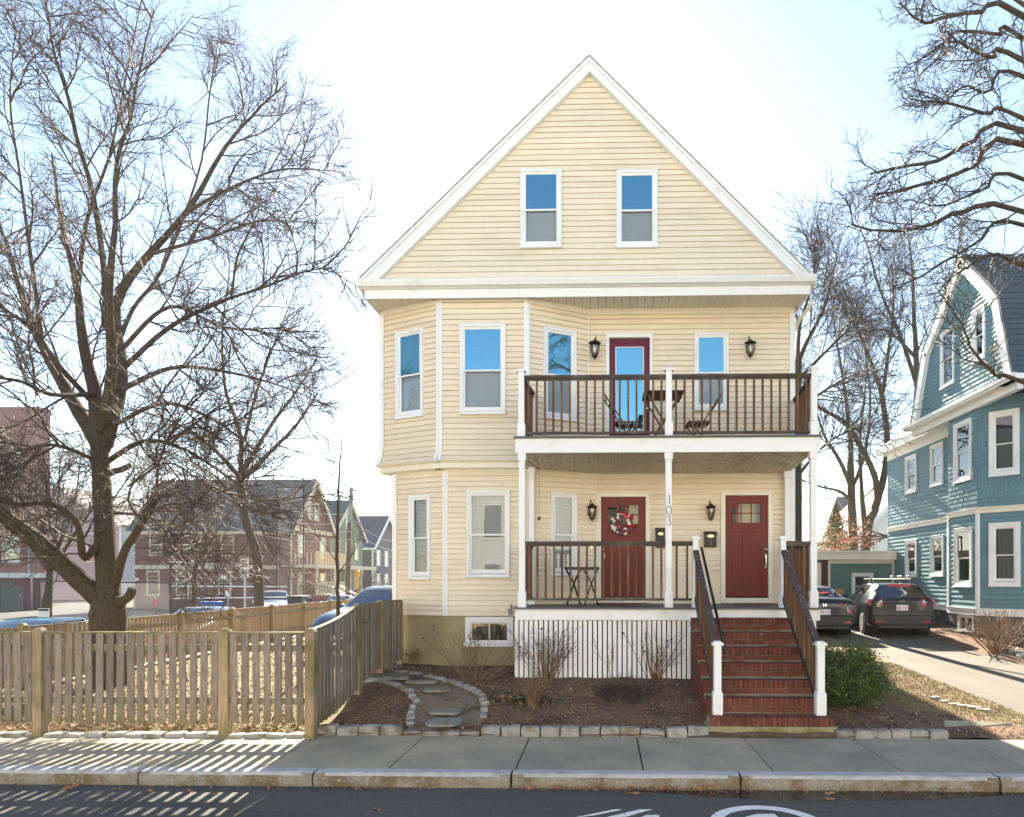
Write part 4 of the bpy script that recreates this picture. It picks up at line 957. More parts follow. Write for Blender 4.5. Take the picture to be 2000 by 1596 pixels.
def mailbox(px0, px1, py0, py1, label, num=None):
    fc = F_LM; u0, z1 = fc.uz(px0, py0); u1, z0 = fc.uz(px1, py1); c = fc.pt((u0+u1)/2, z0, 0); w = u1-u0; h = z1-z0
    t = thing('mailbox', c, label, 'mailbox', 'wall mailboxes')
    b = MB().hexa([(c.x-w/2+.01, c.y-.10, z0), (c.x+w/2-.01, c.y-.10, z0), (c.x+w/2-.01, c.y-.02, z0), (c.x-w/2+.01, c.y-.02, z0), (c.x-w/2+.01, c.y-.115, z1-.05), (c.x+w/2-.01, c.y-.115, z1-.05), (c.x+w/2-.01, c.y-.02, z1-.05), (c.x-w/2+.01, c.y-.02, z1-.05)])
    bevel(b.build('box', 'mailbox', t), .006)
    b = MB().poly([(c.x-w/2, c.y-.125, z1-.075), (c.x-w/2, c.y-.125, z1-.045), (c.x-w/2, c.y-.07, z1-.01), (c.x-w/2, c.y-.02, z1), (c.x-w/2, c.y-.02, z1-.05)], (w, 0, 0)); bevel(b.build('lid', 'mailbox', t), .004)
    zz = z0+h*.68; b = MB().poly([(c.x+.058*math.cos(a)*w/.24, c.y-.118, zz+.026*math.sin(a)) for a in np.linspace(0, 2*math.pi, 20)[:-1]], (0, .008, 0)); b.build('badge', 'brass', t)
    b = MB().poly([(c.x+.030*math.cos(a)*w/.24, c.y-.1195, zz+.011*math.sin(a)) for a in np.linspace(0, 2*math.pi, 16)[:-1]], (0, .004, 0)); b.build('badge_centre', 'cream', t)
    if num: text('number', num, .11, 'grey_box', t, (c.x, c.y-.108, z0+h*.26), (math.pi/2, 0, 0))
mailbox(1279, 1300, 1031, 1070, 'dark metal mailbox partly behind the porch post with the number')
mailbox(1373.5, 1399, 1038, 1069, 'dark metal mailbox marked 2 left of the right front door', '2')
# wreath
dz = F_LM.uz(1216, 1022); wc_ = F_LM.pt(dz[0], dz[1], .05); wr = thing('wreath', wc_, 'round felt ball wreath in red, white and grey on the left front door', 'wreath')
rr = random.Random(4)
MB().tube([(wc_.x+.17*math.cos(a), wc_.y, wc_.z+.17*math.sin(a)) for a in np.linspace(0, 2*math.pi, 25)], .02, 6).build('hoop', 'wool_grey', wr, True)
WM = {k: MB().sphere((0, 0, 0), 1, 12, 8).mesh('felt_ball', 'wool_'+k, True) for k in ('red', 'white', 'grey', 'pink')}
for k in range(54):
    a = 2*math.pi*k/54+rr.uniform(-.1, .1); r = .17+rr.uniform(-.05, .05); s = rr.choice((.022, .03, .04, .046)); kk = rr.choice(('red', 'red', 'white', 'white', 'grey', 'pink'))
    inst('felt_ball', WM[kk], wr, (wc_.x+r*math.cos(a), wc_.y-rr.uniform(0, .035), wc_.z+r*math.sin(a)), (0, 0, 0), (s, s, s))
hz_ = F_LM.uz(1216, 971)[1]; MB().box(wc_.x-.012, wc_.x+.012, wc_.y+.03, wc_.y+.033, wc_.z+.17, hz_).build('hanger', 'wool_grey', wr)
# hanging bead chain
p = at_t(1053, 917, on_y(1053, 917, 12.5).y); p = on_y(1053, 917, 12.55); wch = thing('wind_chime', p, 'hanging bead chain with dark red bell under the porch ceiling', 'wind chime')
q0 = Vector((PXL+.055, YF, p.z+.02))
MB().tube([q0-Vector((0, 0, .13)), q0, p+Vector((-.02, 0, .02)), p-Vector((0, 0, .02))], .008, 6).build('hook', 'metal_dark', wch)
zend = on_y(1053, 1010, 12.55).z; MB().tube([p-Vector((0, 0, .02)), Vector((p.x, p.y, zend))], .0022, 5).build('thread', 'brass', wch)
bm_ = MB().sphere((0, 0, 0), .011, 8, 6).mesh('bead', 'bead', True)
for k in range(11): inst('bead', bm_, wch, (p.x, p.y, p.z-.17-.071*k))
MB().lathe([(.008, .03), (.025, .02), (.028, -.02), (.022, -.035), (.006, -.04)], (p.x, p.y, zend-.02), 8).build('bell', 'bell', wch, True)
# grey outdoor cable box, switches
fc = F_LF; u, z = fc.uz(997, 1201); b = MB(); fc.box(b, u-.035, u+.035, z-.0, z+.12, .015, .07); fc.box(b, u+.0, u+.03, z+.12, z+.20, .015, .06); tag(bevel(b.build('utility_box', 'grey_box'), .004), 'small grey plastic utility box on the siding left of the porch', 'utility box')
fc = F_LM; u, z = fc.uz(1340, 1130); b = MB(); fc.box(b, u-.07, u-.01, z-.05, z+.05, .015, .055); fc.box(b, u+.01, u+.07, z-.045, z+.045, .015, .05); tag(bevel(b.build('outlet_cover', 'trim'), .006), 'pair of white outlet covers low on the porch wall', 'outlet')
u, z = fc.uz(1515, 1066); b = MB(); fc.box(b, u-.03, u+.03, z-.03, z+.04, .012, .03); tag(b.build('doorbell_plate', 'cream'), 'small cream doorbell plate right of the right front door', 'doorbell')
u, z = fc.uz(1154.5, 1070); u, z = F_LR.uz(1154.5, 1070); b = MB(); F_LR.box(b, u-.015, u+.015, z-.03, z+.03, .012, .028); tag(b.build('doorbell', 'brass'), 'small brass doorbell left of the wreathed door', 'doorbell')
# mats
x0, x1 = on_y(1165, 1178, 12.9).x, on_y(1253, 1178, 12.9).x; tag(MB().box(x0, x1, 12.72, 13.15, DECK+.002, DECK+.02).build('doormat', 'mat_red'), 'red and green patterned doormat before the wreathed door', 'doormat')
x0, x1 = on_y(1440, 1178, 12.9).x, on_y(1517, 1178, 12.9).x; tag(MB().box(x0, x1, 12.75, 13.2, DECK+.002, DECK+.018).build('doormat', 'mat_brown'), 'plain brown doormat before the right front door', 'doormat')
# black folding bistro table on the porch
tx = on_y(1137, 1100, 12.45).x; t = thing('bistro_table', (tx, 12.45, DECK), 'small black folding metal bistro table on the lower porch', 'table')
zt_ = on_y(1137, 1108, 12.45).z; MB().box(tx-.31, tx+.31, 12.2, 12.7, zt_-.02, zt_).build('table_top', 'metal_dark', t)
MB().box(tx-.31, tx+.31, 12.19, 12.2, zt_-.045, zt_).box(tx-.31, tx+.31, 12.7, 12.71, zt_-.045, zt_).build('rim', 'metal_dark', t)
for s in (-1, 1):
    for y in (12.26, 12.62):
        MB().tube([(tx+s*.16-.14, y, zt_-.03), (tx+s*.16, y, DECK+.42), (tx+s*.16+.13, y, DECK+.01)], .010, 6).build('leg', 'metal_dark', t, True)
        MB().tube([(tx+s*.16+.13, y+.03, zt_-.03), (tx+s*.16+.01, y+.03, DECK+.40), (tx+s*.16-.12, y+.03, DECK+.01)], .010, 6).build('leg', 'metal_dark', t, True)
# balcony furniture: slatted folding table and two chairs
def fold_table(px, Y, label):
    x = on_y(px, 800, Y).x; t = thing('folding_table', (x, Y, bb), label, 'table'); zt_ = on_y(px, 772, Y).z; w = .36
    for k in range(7):
        y = Y-.3+k*.1; MB().box(x-w, x+w, y-.04, y+.04, zt_-.018, zt_).build('slat', 'teak', t)
    for xx in (x-w+.04, x+w-.04): MB().box(xx-.015, xx+.015, Y-.32, Y+.32, zt_-.06, zt_-.02).build('apron', 'teak', t)
    for y in (Y-.26, Y+.26):
        MB().bar((x-.30, y, zt_-.04), (x+.27, y, bb), .025, .05, (0, 1, 0)).build('leg', 'teak', t); MB().bar((x+.30, y+.03, zt_-.04), (x-.27, y+.03, bb), .025, .05, (0, 1, 0)).build('leg', 'teak', t)
def fold_chair(px, Y, face, label):
    x = on_y(px, 800, Y).x; t = thing('folding_chair', (x, Y, bb), label, 'chair', 'balcony folding chairs'); f = face; zs = bb+.44
    for k in range(6):
        xx = x+f*(-.02+k*.07)-f*.15; MB().box(xx-.026, xx+.026, Y-.2, Y+.2, zs-.018, zs).build('seat_slat', 'teak', t)
    for y in (Y-.21, Y+.21):
        MB().bar((x-f*.40, y, bb+.92), (x+f*.22, y, bb), .022, .045, (0, 1, 0)).build('frame_bar', 'teak', t)
        MB().bar((x+f*.20, y+.025, zs-.02), (x-f*.20, y+.025, bb), .022, .045, (0, 1, 0)).build('leg', 'teak', t)
        MB().bar((x-f*.17, y, zs-.03), (x+f*.22, y, zs-.03), .02, .035, (0, 1, 0)).build('seat_rail', 'teak', t)
    for k in range(3):
        z = bb+.88-k*.10; xx = x-f*.40+f*(.92-(z-bb))*.62/.92; MB().box(xx-.01, xx+.012, Y-.2, Y+.2, z-.03, z+.03).build('back_slat', 'teak', t)
fold_table(1294, 12.55, 'brown slatted folding wooden table on the balcony')
fold_chair(1223, 12.5, 1, 'brown slatted folding chair left of the balcony table'); fold_chair(1364, 12.5, -1, 'brown slatted folding chair right of the balcony table')

# ================================================================== FENCES
FY = 9.10; FX = on_y(608, 1300, FY).x
def pk(w, h): return MB().box(-w/2, w/2, -.009, .009, 0, h).mesh('picket', 'fence_wood')
PK = [MB().hexa([(-.046-j, -.009, 0), (.046, -.009, 0), (.046, .009, 0), (-.046-j, .009, 0), (-.046, -.009, 1), (.046+j, -.009, 1), (.046+j, .009, 1), (-.046, .009, 1)]).mesh('picket', 'fence_wood') for j in (0, .004, -.003)]
def fpost(x, y, z0, z1, par, mat='fence_post', w=.13):
    h = w/2; b = MB().box(x-h, x+h, y-h, y+h, z0, z1-.05); b.hexa([(x-h-.008, y-h-.008, z1-.05), (x+h+.008, y-h-.008, z1-.05), (x+h+.008, y+h+.008, z1-.05), (x-h-.008, y+h+.008, z1-.05), (x-h*.55, y-h*.55, z1), (x+h*.55, y-h*.55, z1), (x+h*.55, y+h*.55, z1), (x-h*.55, y+h*.55, z1)])
    return bevel(b.build('post', mat, par), .008)
ff = thing('picket_fence', (-7, FY, 0), 'weathered brown picket fence facing the pavement, left of the house', 'fence')
posts = [on_y(p, 1300, FY).x for p in (78, 440, 608)]; posts = [posts[0]-2.5] + posts
for x in posts: fpost(x, FY, -.05, 1.48, ff)
for a, c in zip(posts[:-1], posts[1:]):
    n = round((c-a-.13)/.1415); s = (c-a-.13)/n
    for k in range(n):
        zb = .20+R.uniform(-.012, .012); o = inst('picket', R.choice(PK), ff, (a+.065+s*(k+.5), FY-.03, zb), (R.uniform(-.008, .008), R.uniform(-.012, .012), R.uniform(-.03, .03)), (1, 1, 1.405-zb))
    for z in (.50, 1.21): MB().box(a+.065, c-.065, FY-.018, FY+.022, z-.045, z+.045).build('rail', 'fence_rail', ff)
    MB().box(a+.066, c-.066, FY-.055, FY+.03, 1.407, 1.43).build('cap_rail', 'fence_rail', ff)
rf = thing('picket_fence', (FX, 11, .2), 'brown picket fence with gate running from the pavement back to the house', 'fence')
YP = [FY, on_x(697, 1250, FX).y, on_x(742, 1250, FX).y, 13.12]; ZT = [1.44, 1.70, 1.72, 1.72]
for y, z in list(zip(YP, ZT))[1:3]: fpost(FX, y, gz(FX, y)-.1, z+.05, rf)
fpost(FX, 13.12, .3, 1.74, rf, w=.09)
for i in range(3):
    a, c = YP[i]+.065, YP[i+1]-.065; n = round((c-a)/.128); s = (c-a)/n
    for k in range(n):
        y = a+s*(k+.5); t_ = (y-YP[i])/(YP[i+1]-YP[i]); zt_ = ZT[i]+(ZT[i+1]-ZT[i])*t_-.03*math.sin(math.pi*t_)*(i == 0); zb = gz(FX, y)+.10
        o = inst('picket', R.choice(PK), rf, (FX+.03, y, zb), (R.uniform(-.01, .01), R.uniform(-.01, .01), math.pi/2), (1, 1, zt_-zb))
    for dz_ in (.25, 1.0):
        MB().bar((FX-.005, a, gz(FX, a)+dz_), (FX-.005, c, gz(FX, c)+dz_), .04, .09).build('rail', 'fence_rail', rf)
    q = [(FX+.01, a+(c-a)*k/6, ZT[i]+(ZT[i+1]-ZT[i])*(((a+(c-a)*k/6)-YP[i])/(YP[i+1]-YP[i]))-.03*math.sin(math.pi*k/6)*(i == 0)+.012) for k in range(7)]
    b = MB()
    for k in range(6): b.bar(q[k], q[k+1], .075, .022)
    b.build('cap_rail', 'fence_rail', rf)
p = on_x(706, 1216, FX); MB().box(FX+.04, FX+.055, p.y-.05, p.y+.12, p.z-.012, p.z+.012).build('hinge', 'metal_dark', rf)
bf = thing('picket_fence', (-11.6, 22, 0), 'long sunlit brown picket fence along the side street behind the big tree', 'fence')
BX = -11.60
PKF = [MB().box(-.05, .05, -.009, .009, 0, 1).mesh('picket', 'fence_far')]
yy = 12.6
while yy < 33.5:
    inst('picket', PKF[0], bf, (BX-.03, yy, -.0+R.uniform(-.02, .02)), (0, 0, math.pi/2), (1, 1, 1.17+R.uniform(-.01, .01))); yy += .14
for k in range(9):
    y = 13.3+k*2.55; fpost(BX+.02, y, -.15, 1.26, bf, 'fence_post', .14)
    if k < 8:
        for z in (.28, .93): MB().box(BX-.015, BX+.03, y+.07, y+2.48, z-.045, z+.045).build('rail', 'fence_rail', bf)
        MB().box(BX-.05, BX+.03, y+.07, y+2.48, 1.172, 1.192).build('cap_rail', 'fence_rail', bf)

# ================================================================== TREES AND SHRUBS
class Twigs:
    def __init__(s): s.g = {}
    def add(s, pts, r0, r1, sides):
        pts = np.asarray(pts, float); n = len(pts); s.g.setdefault((n, sides), []).append((pts, np.linspace(r0, r1, n)))
    def arrays(s):
        V, Fs, off = [], [], 0
        for (n, k), L in s.g.items():
            P = np.stack([a for a, _ in L]); Rr = np.stack([r for _, r in L]); m = len(L)
            T = np.gradient(P, axis=1); T /= np.linalg.norm(T, axis=2, keepdims=True)+1e-9
            ref = np.array([.2, .97, .1]); X = np.cross(T, ref); X /= np.linalg.norm(X, axis=2, keepdims=True)+1e-9; Y = np.cross(T, X)
            a = np.arange(k)*2*np.pi/k
            v = P[:, :, None]+(X[:, :, None]*np.cos(a)[:, None]+Y[:, :, None]*np.sin(a)[:, None])*Rr[:, :, None, None]
            V.append(v.reshape(-1, 3)); i = np.arange(m)[:, None, None]*n*k; j = np.arange(n-1)[None, :, None]*k; q = np.arange(k)[None, None, :]; q2 = (q+1) % k
            f = np.stack([i+j+q, i+j+q2, i+j+k+q2, i+j+k+q], -1).reshape(-1, 4)+off; Fs.append(f); off += m*n*k
        return np.concatenate(V), np.concatenate(Fs)
    def build(s, name, mat, parent):
        v, f = s.arrays(); return npmesh(name, v-np.array(wpos(parent)), f, mat, parent, True, wpos(parent))
def smooth_path(pts, n):
    pts = [np.array(p, float) for p in pts]; P = [2*pts[0]-pts[1]]+pts+[2*pts[-1]-pts[-2]]; out = []
    for t in np.linspace(0, len(pts)-1, n):
        i = min(int(t), len(pts)-2); u = t-i; a, b, c, d = P[i:i+4]
        out.append(.5*((2*b)+(c-a)*u+(2*a-5*b+4*c-d)*u*u+(3*b-a-3*c+d)*u**3))
    return np.array(out)
def grow(rng, p, d, L, n, wob, trop):
    pts = [p]; d = d/np.linalg.norm(d)
    for k in range(n-1):
        d = d+rng.normal(0, wob, 3)+trop; d /= np.linalg.norm(d); pts.append(pts[-1]+d*L/(n-1))
    return np.array(pts)
def side_dir(rng, tan, ang):
    r = rng.normal(0, 1, 3); r -= tan*r.dot(tan); r /= np.linalg.norm(r)+1e-9; return tan*math.cos(ang)+r*math.sin(ang)
def ramify(rng, tw, path, r0, spec, lvl=0, start=.15):
    """spec: list of (number, length, ratio spread, radius, points, sides, wobble, tropism z, angle)"""
    if lvl >= len(spec): return
    num, L, rad, n, sides, wob, tz, ang = spec[lvl]
    cnt = num if lvl else num
    for k in range(int(cnt)):
        s = start+(1-start)*((k+rng.random())/cnt); i = s*(len(path)-1); a = min(int(i), len(path)-2)
        p = path[a]+(path[a+1]-path[a])*(i-a); tan = path[a+1]-path[a]; tan /= np.linalg.norm(tan)
        l = L*rng.uniform(.55, 1.25)*(1.1-.55*s); q = grow(rng, p, side_dir(rng, tan, ang*rng.uniform(.7, 1.3)), l, n, wob, np.array([0, 0, tz]))
        r = rad*rng.uniform(.7, 1.2)*(1.1-.4*s); tw.add(q, r, r*.35, sides); ramify(rng, tw, q, r, spec, lvl+1, .1)
def tree(name, label, base, trunk, limbs, spec, seed, bark='bark', twig='twig', group=None, t0=14, stub=(), tips=True):
    """trunk / limbs: lists of (px,py,dt,radius_m); px/py give direction, t0+dt the distance"""
    rng = np.random.default_rng(seed); t = thing(name, base, label, 'tree', group)
    tw = Twigs()
    def path(L, n): return smooth_path([at_t(a, b, t0+c) for a, b, c, _ in L], n), np.interp(np.linspace(0, 1, n), np.linspace(0, 1, len(L)), [q[3] for q in L])
    def part(nm, L, n, sides, mat):
        P, Rr = path(L, n)
        if sides >= 10:
            P = P+np.array([[.02*noise.noise((i*.7, seed, 0)), .02*noise.noise((i*.7, seed, 5)), 0] for i in range(n)])
        b = MB().tube([tuple(p) for p in P], list(Rr), sides)
        if sides >= 10: b.v = [tuple(Vector(v)+noise.noise_vector(Vector(v)*3.0)*.022) for v in b.v]
        o = b.build(nm, mat, t, True); return P
    part('trunk', trunk, 26, 18, bark)
    for L, dens in limbs:
        P = part('limb', L, 22, 10 if L[0][3] > .08 else 7, bark if L[0][3] > .05 else twig)
        sp = [list(s) for s in spec]; sp[0][0] = max(2, sp[0][0]*dens); ramify(rng, tw, P, L[0][3], sp, 0, .2)
        if tips: ramify(rng, tw, P[-6:], L[-1][3], [list(s) for s in spec[1:]], 0, .1)
    for L in stub: part('cut_stub', L, 6, 10, bark)
    tw.build('crown', twig, t); return t
bt_base = at_t(215, 1330, 14.0); bt_base.z = gz(bt_base.x, bt_base.y)
SPEC = [(11, 2.2, .024, 8, 5, .13, .05, .8), (10, .95, .0115, 6, 4, .16, .05, .8), (8, .45, .0062, 4, 3, .2, .03, .75)]
big = [
 ([(195, 1172, 0, .24), (130, 1110, -.3, .23), (70, 1055, -.5, .21), (5, 1008, -.8, .19), (-70, 950, -1, .15)], .9),
 ([(213, 1205, 0, .32), (211, 1150, 0, .28), (205, 1060, .1, .235), (200, 960, .2, .215), (193, 860, .2, .20), (186, 770, .3, .165), (165, 680, .5, .13), (150, 560, .9, .09), (120, 430, 1.2, .05), (100, 300, 1.4, .02)], 1.4),
 ([(200, 880, .2, .20), (140, 780, .6, .16), (90, 690, .9, .12), (50, 600, 1.1, .09), (20, 500, 1.3, .06), (-10, 410, 1.5, .03)], 1.2),
 ([(197, 850, .2, .15), (218, 720, -.3, .12), (212, 580, -.7, .09), (225, 440, -1, .06), (228, 316, -1.2, .045), (253, 240, -1.3, .035), (262, 185, -1.4, .025), (300, 20, -1.5, .012)], 1.2),
 ([(205, 870, .2, .18), (238, 740, .5, .15), (226, 600, .9, .12), (281, 509, 1.1, .10), (365, 414, 1.2, .075), (438, 291, 1.3, .05), (491, 228, 1.4, .035), (560, 160, 1.4, .012)], 1.6),
 ([(365, 414, 1.2, .05), (430, 378, .8, .04), (488, 351, .6, .032), (561, 330, .4, .024), (684, 337, .2, .006)], .9),
 ([(300, 495, 1.0, .055), (360, 478, 1.3, .045), (421, 460, 1.5, .038), (516, 431, 1.7, .025), (640, 438, 1.8, .006)], .9),
 ([(240, 720, .4, .07), (330, 640, -.3, .055), (430, 590, -.6, .04), (519, 560, -.8, .028), (596, 530, -.9, .018), (660, 523, -1, .006)], 1.0),
 ([(205, 640, .8, .09), (205, 545, .6, .075), (182, 382, .2, .06), (151, 274, 0, .05), (133, 190, -.2, .04), (105, 100, -.3, .028), (88, -10, -.4, .015)], 1.2),
 ([(150, 590, .9, .07), (170, 430, 1.5, .05), (215, 300, 1.9, .035), (250, 130, 2.2, .02), (280, -20, 2.4, .01)], 1.0),
 ([(205, 1040, .1, .09), (165, 1090, -.4, .085), (150, 1020, -.9, .07), (100, 985, -1.2, .055), (30, 985, -1.5, .04), (-40, 970, -1.8, .02)], .9),
 ([(222, 1150, 0, .11), (240, 1085, -.3, .10), (275, 1025, -.6, .085), (306, 975, -.8, .075), (330, 966, -.9, .06)], .35),
 ([(306, 975, -.8, .03), (312, 900, -1, .02), (345, 830, -1.2, .014), (400, 740, -1.4, .008)], .8),
 ([(195, 800, .3, .08), (120, 720, -.4, .06), (60, 640, -.8, .045), (0, 600, -1.1, .03), (-60, 560, -1.3, .015)], 1.0),
 ([(190, 770, .3, .07), (100, 770, -1, .05), (40, 745, -1.6, .04), (-30, 735, -2, .02)], .8),
 ([(250, 950, -.5, .03), (330, 905, -1.2, .022), (420, 960, -1.5, .016), (520, 1010, -1.7, .006)], .7),
 ([(84, 690, .9, .06), (74, 600, .6, .052), (60, 500, .2, .045), (40, 350, -.2, .03), (20, 200, -.5, .02), (30, 60, -.6, .01)], 1.0),
 ([(232, 670, .75, .06), (262, 600, 1.2, .052), (320, 520, 1.9, .045), (390, 330, 2.4, .03), (410, 180, 2.6, .02), (430, 60, 2.6, .008)], 1.1)]
big = [([(x, y, q, r*(.80 if r > .02 else .9)) for x, y, q, r in L], k) for L, k in big]
big += [([(204, 905, .2, .06), (280, 862, -.5, .045), (360, 878, -1.0, .032), (450, 935, -1.3, .02), (540, 1000, -1.5, .006)], .7), ([(238, 760, .4, .06), (340, 718, 1.0, .045), (450, 728, 1.5, .032), (560, 758, 1.8, .018), (640, 795, 2, .006)], .8),
        ([(222, 830, .3, .05), (320, 788, -.6, .038), (420, 822, -1.0, .026), (510, 890, -1.3, .008)], .7), ([(230, 690, .5, .05), (330, 600, .2, .038), (440, 640, 0, .026), (560, 640, -.2, .008)], 1.3),
        ([(215, 1000, .1, .035), (290, 1010, -.8, .026), (370, 1040, -1.1, .016), (430, 1090, -1.3, .005)], 1.2), ([(190, 900, .2, .045), (110, 870, -.8, .034), (40, 880, -1.3, .022), (-20, 900, -1.6, .008)], 1.2)]
tree('shade_tree', 'massive bare tree with thick forking trunk behind the front picket fence', bt_base,
     [(216, 1345, 0, .40), (214, 1300, 0, .345), (213, 1240, 0, .315), (212, 1200, 0, .335), (212, 1175, 0, .30), (211, 1160, 0, .20)], big, SPEC, 21, t0=14,
     stub=([(232, 1180, -.25, .10), (252, 1165, -.35, .085), (258, 1150, -.4, .08)], [(213, 925, .1, .07), (240, 915, -.1, .06), (256, 908, -.15, .05)]))
m_base = at_t(507, 1240, 27); m_base.z = -.12
tree('street_tree', 'medium bare street tree with dark leaning trunk behind the long fence', m_base,
     [(508, 1242, 0, .20), (506, 1180, 0, .18), (502, 1090, 0, .17), (480, 1015, 0, .16), (470, 950, 0, .15), (468, 925, 0, .13)],
     [([(469, 945, 0, .10), (470, 850, .3, .085), (440, 760, .6, .06), (435, 640, .9, .04), (448, 520, 1, .02), (440, 440, 1, .01)], 1.5),
      ([(472, 935, 0, .09), (520, 890, -.6, .075), (570, 840, -1, .055), (600, 800, -1.2, .035), (625, 760, -1.3, .012)], 1.2),
      ([(470, 930, 0, .09), (530, 830, .6, .07), (575, 770, 1, .05), (620, 700, 1.2, .02)], 1.3),
      ([(466, 930, 0, .09), (420, 880, .5, .075), (350, 830, .8, .055), (250, 795, 1, .02)], 1.3),
      ([(480, 1010, 0, .06), (430, 940, -.8, .05), (370, 900, -1.2, .03), (320, 880, -1.3, .012)], 1.0),
      ([(468, 900, 0, .07), (500, 770, -.5, .05), (540, 660, -.8, .03), (580, 560, -1, .012)], 1.3)],
     [(10, 2.6, .024, 7, 4, .12, .03, .85), (8, 1.2, .0125, 5, 3, .15, .02, .8), (5, .6, .008, 4, 3, .2, .01, .75)], 5, t0=27)
s_base = at_t(663, 1236, 15.5); s_base.z = gz(s_base.x, s_base.y)
tree('sapling', 'thin young sapling with upright twigs beside the fence gate', s_base,
     [(662, 1245, 0, .045), (660, 1150, 0, .038), (659, 1050, 0, .034), (661, 960, 0, .026), (664, 900, 0, .016), (668, 840, 0, .006)],
     [([(661, 1120, 0, .016), (690, 1080, .3, .012), (704, 1050, .4, .008), (712, 1030, .4, .004)], .5), ([(660, 1170, 0, .012), (620, 1130, .3, .008), (575, 1090, .5, .003)], .7),
      ([(660, 1150, 0, .012), (610, 1140, -.4, .008), (570, 1125, -.6, .003)], .7), ([(660, 1100, 0, .012), (630, 1060, -.4, .008), (610, 1030, -.6, .003)], .6),
      ([(660, 1180, 0, .012), (700, 1150, -.4, .008), (740, 1120, -.5, .003)], .7), ([(660, 1030, 0, .010), (640, 990, .3, .006), (622, 950, .4, .003)], .5),
      ([(661, 980, 0, .010), (683, 930, .2, .006), (690, 880, .3, .003)], .5), ([(661, 970, 0, .010), (645, 910, -.2, .006), (640, 860, -.3, .003)], .5)],
     [(9, .6, .008, 5, 3, .1, .04, .7), (5, .28, .006, 4, 3, .12, .03, .7)], 8, t0=15.5)
for (pxs, t0, lab, sd) in (([(380, 1195, .11), (379, 1140, .10), (384, 1100, .09), (392, 1080, .06)], 32, 'slim grey-green street tree trunk left of the parking sign', 3), ([(90, 1215, .20), (92, 1180, .18), (95, 1150, .13), (98, 1110, .10)], 27, 'small bare tree near the green school doors', 4)):
    bs = at_t(pxs[0][0], pxs[0][1], t0); bs.z = -.2; c = pxs[-1]
    lim = [([(c[0], c[1]+8, 0, c[2]*.7), (c[0]+dx*.4, c[1]-60, dd, c[2]*.5), (c[0]+dx*.8, c[1]-130, dd*1.5, c[2]*.3), (c[0]+dx, c[1]-220, dd*2, .02)], 1) for dx, dd in ((-90, 1), (-30, -1), (60, 1), (110, -1), (-130, -.5), (20, .6))]
    tree('street_tree', lab, bs, [(a, b_, 0, r) for a, b_, r in pxs], lim, [(9, 2.4, .03, 6, 4, .13, .03, .85), (9, 1.1, .018, 5, 3, .16, .02, .8), (5, .55, .013, 4, 3, .2, 0, .8)], sd, t0=t0, twig='twig')
# bare trees behind, between the yellow and the teal house
def rtree(lab, t0, trunk, limbs, seed, twig='twig_grey', spec=None):
    bs = at_t(trunk[0][0], trunk[0][1], t0); bs.z = .25
    tree('back_tree', lab, bs, trunk, limbs, spec or [(11, 2.9, .026, 7, 4, .11, .05, .75), (9, 1.4, .014, 5, 3, .14, .04, .75), (5, .65, .009, 4, 3, .18, .02, .7)], seed, twig=twig, group='bare trees behind the houses', t0=t0)
rtree('bare tree with straight brown trunk behind the garage roof', 33, [(1668, 1190, 0, .22), (1668, 1080, 0, .21), (1664, 1000, 0, .19), (1662, 940, 0, .18), (1661, 900, 0, .15)],
      [([(1661, 920, 0, .15), (1661, 860, .3, .12), (1652, 780, .6, .09), (1640, 700, 1, .06), (1625, 600, 1.2, .03), (1620, 520, 1.3, .01)], 1.2), ([(1661, 950, 0, .11), (1640, 900, -.6, .09), (1610, 850, -1, .06), (1590, 790, -1.2, .03), (1560, 720, -1.3, .01)], 1),
       ([(1664, 980, 0, .10), (1640, 960, -.5, .07), (1600, 950, -.9, .04), (1560, 935, -1.2, .02), (1530, 920, -1.4, .008)], .8), ([(1663, 960, 0, .10), (1690, 880, .6, .08), (1700, 780, 1, .05), (1690, 690, 1.2, .03), (1680, 600, 1.3, .01)], 1.1)], 31)
rtree('bare tree with leaning forked trunk close to the teal house', 29, [(1693, 1190, 0, .20), (1690, 1080, 0, .19), (1698, 1020, 0, .17), (1708, 1000, 0, .16), (1712, 985, 0, .12)],
      [([(1690, 1040, 0, .12), (1683, 960, .4, .09), (1680, 860, .8, .06), (1690, 760, 1, .03), (1700, 660, 1.1, .01)], 1), ([(1715, 978, 0, .14), (1708, 930, 0, .13), (1685, 880, -.3, .11), (1650, 825, -.6, .09), (1602, 796, -.9, .05), (1565, 740, -1.1, .015)], 1.2),
       ([(1708, 995, 0, .16), (1724, 940, .1, .145), (1733, 870, .3, .13), (1722, 770, .6, .11), (1695, 694, .8, .08), (1671, 625, 1, .05), (1634, 531, 1.1, .015)], 1.4), ([(1722, 780, .6, .09), (1735, 690, .2, .07), (1745, 600, 0, .045), (1740, 500, -.2, .015)], 1.2)], 32)
rtree('tall bare tree rising behind the teal gambrel roof', 31, [(1800, 1180, 0, .22), (1797, 1000, 0, .20), (1794, 860, 0, .19), (1793, 800, 0, .17)],
      [([(1793, 810, 0, .15), (1789, 690, .3, .12), (1785, 613, .6, .09), (1781, 520, .8, .05), (1770, 430, 1, .015)], 1.4), ([(1793, 760, 0, .10), (1760, 660, -.5, .08), (1720, 570, -.9, .055), (1690, 470, -1.2, .03), (1650, 390, -1.3, .01)], 1.5),
       ([(1792, 740, 0, .10), (1830, 640, .5, .08), (1860, 540, .8, .05), (1880, 440, 1, .02)], 1.2), ([(1790, 700, .2, .08), (1740, 650, .9, .06), (1700, 640, 1.3, .035), (1650, 610, 1.6, .01)], 1.1)], 33)
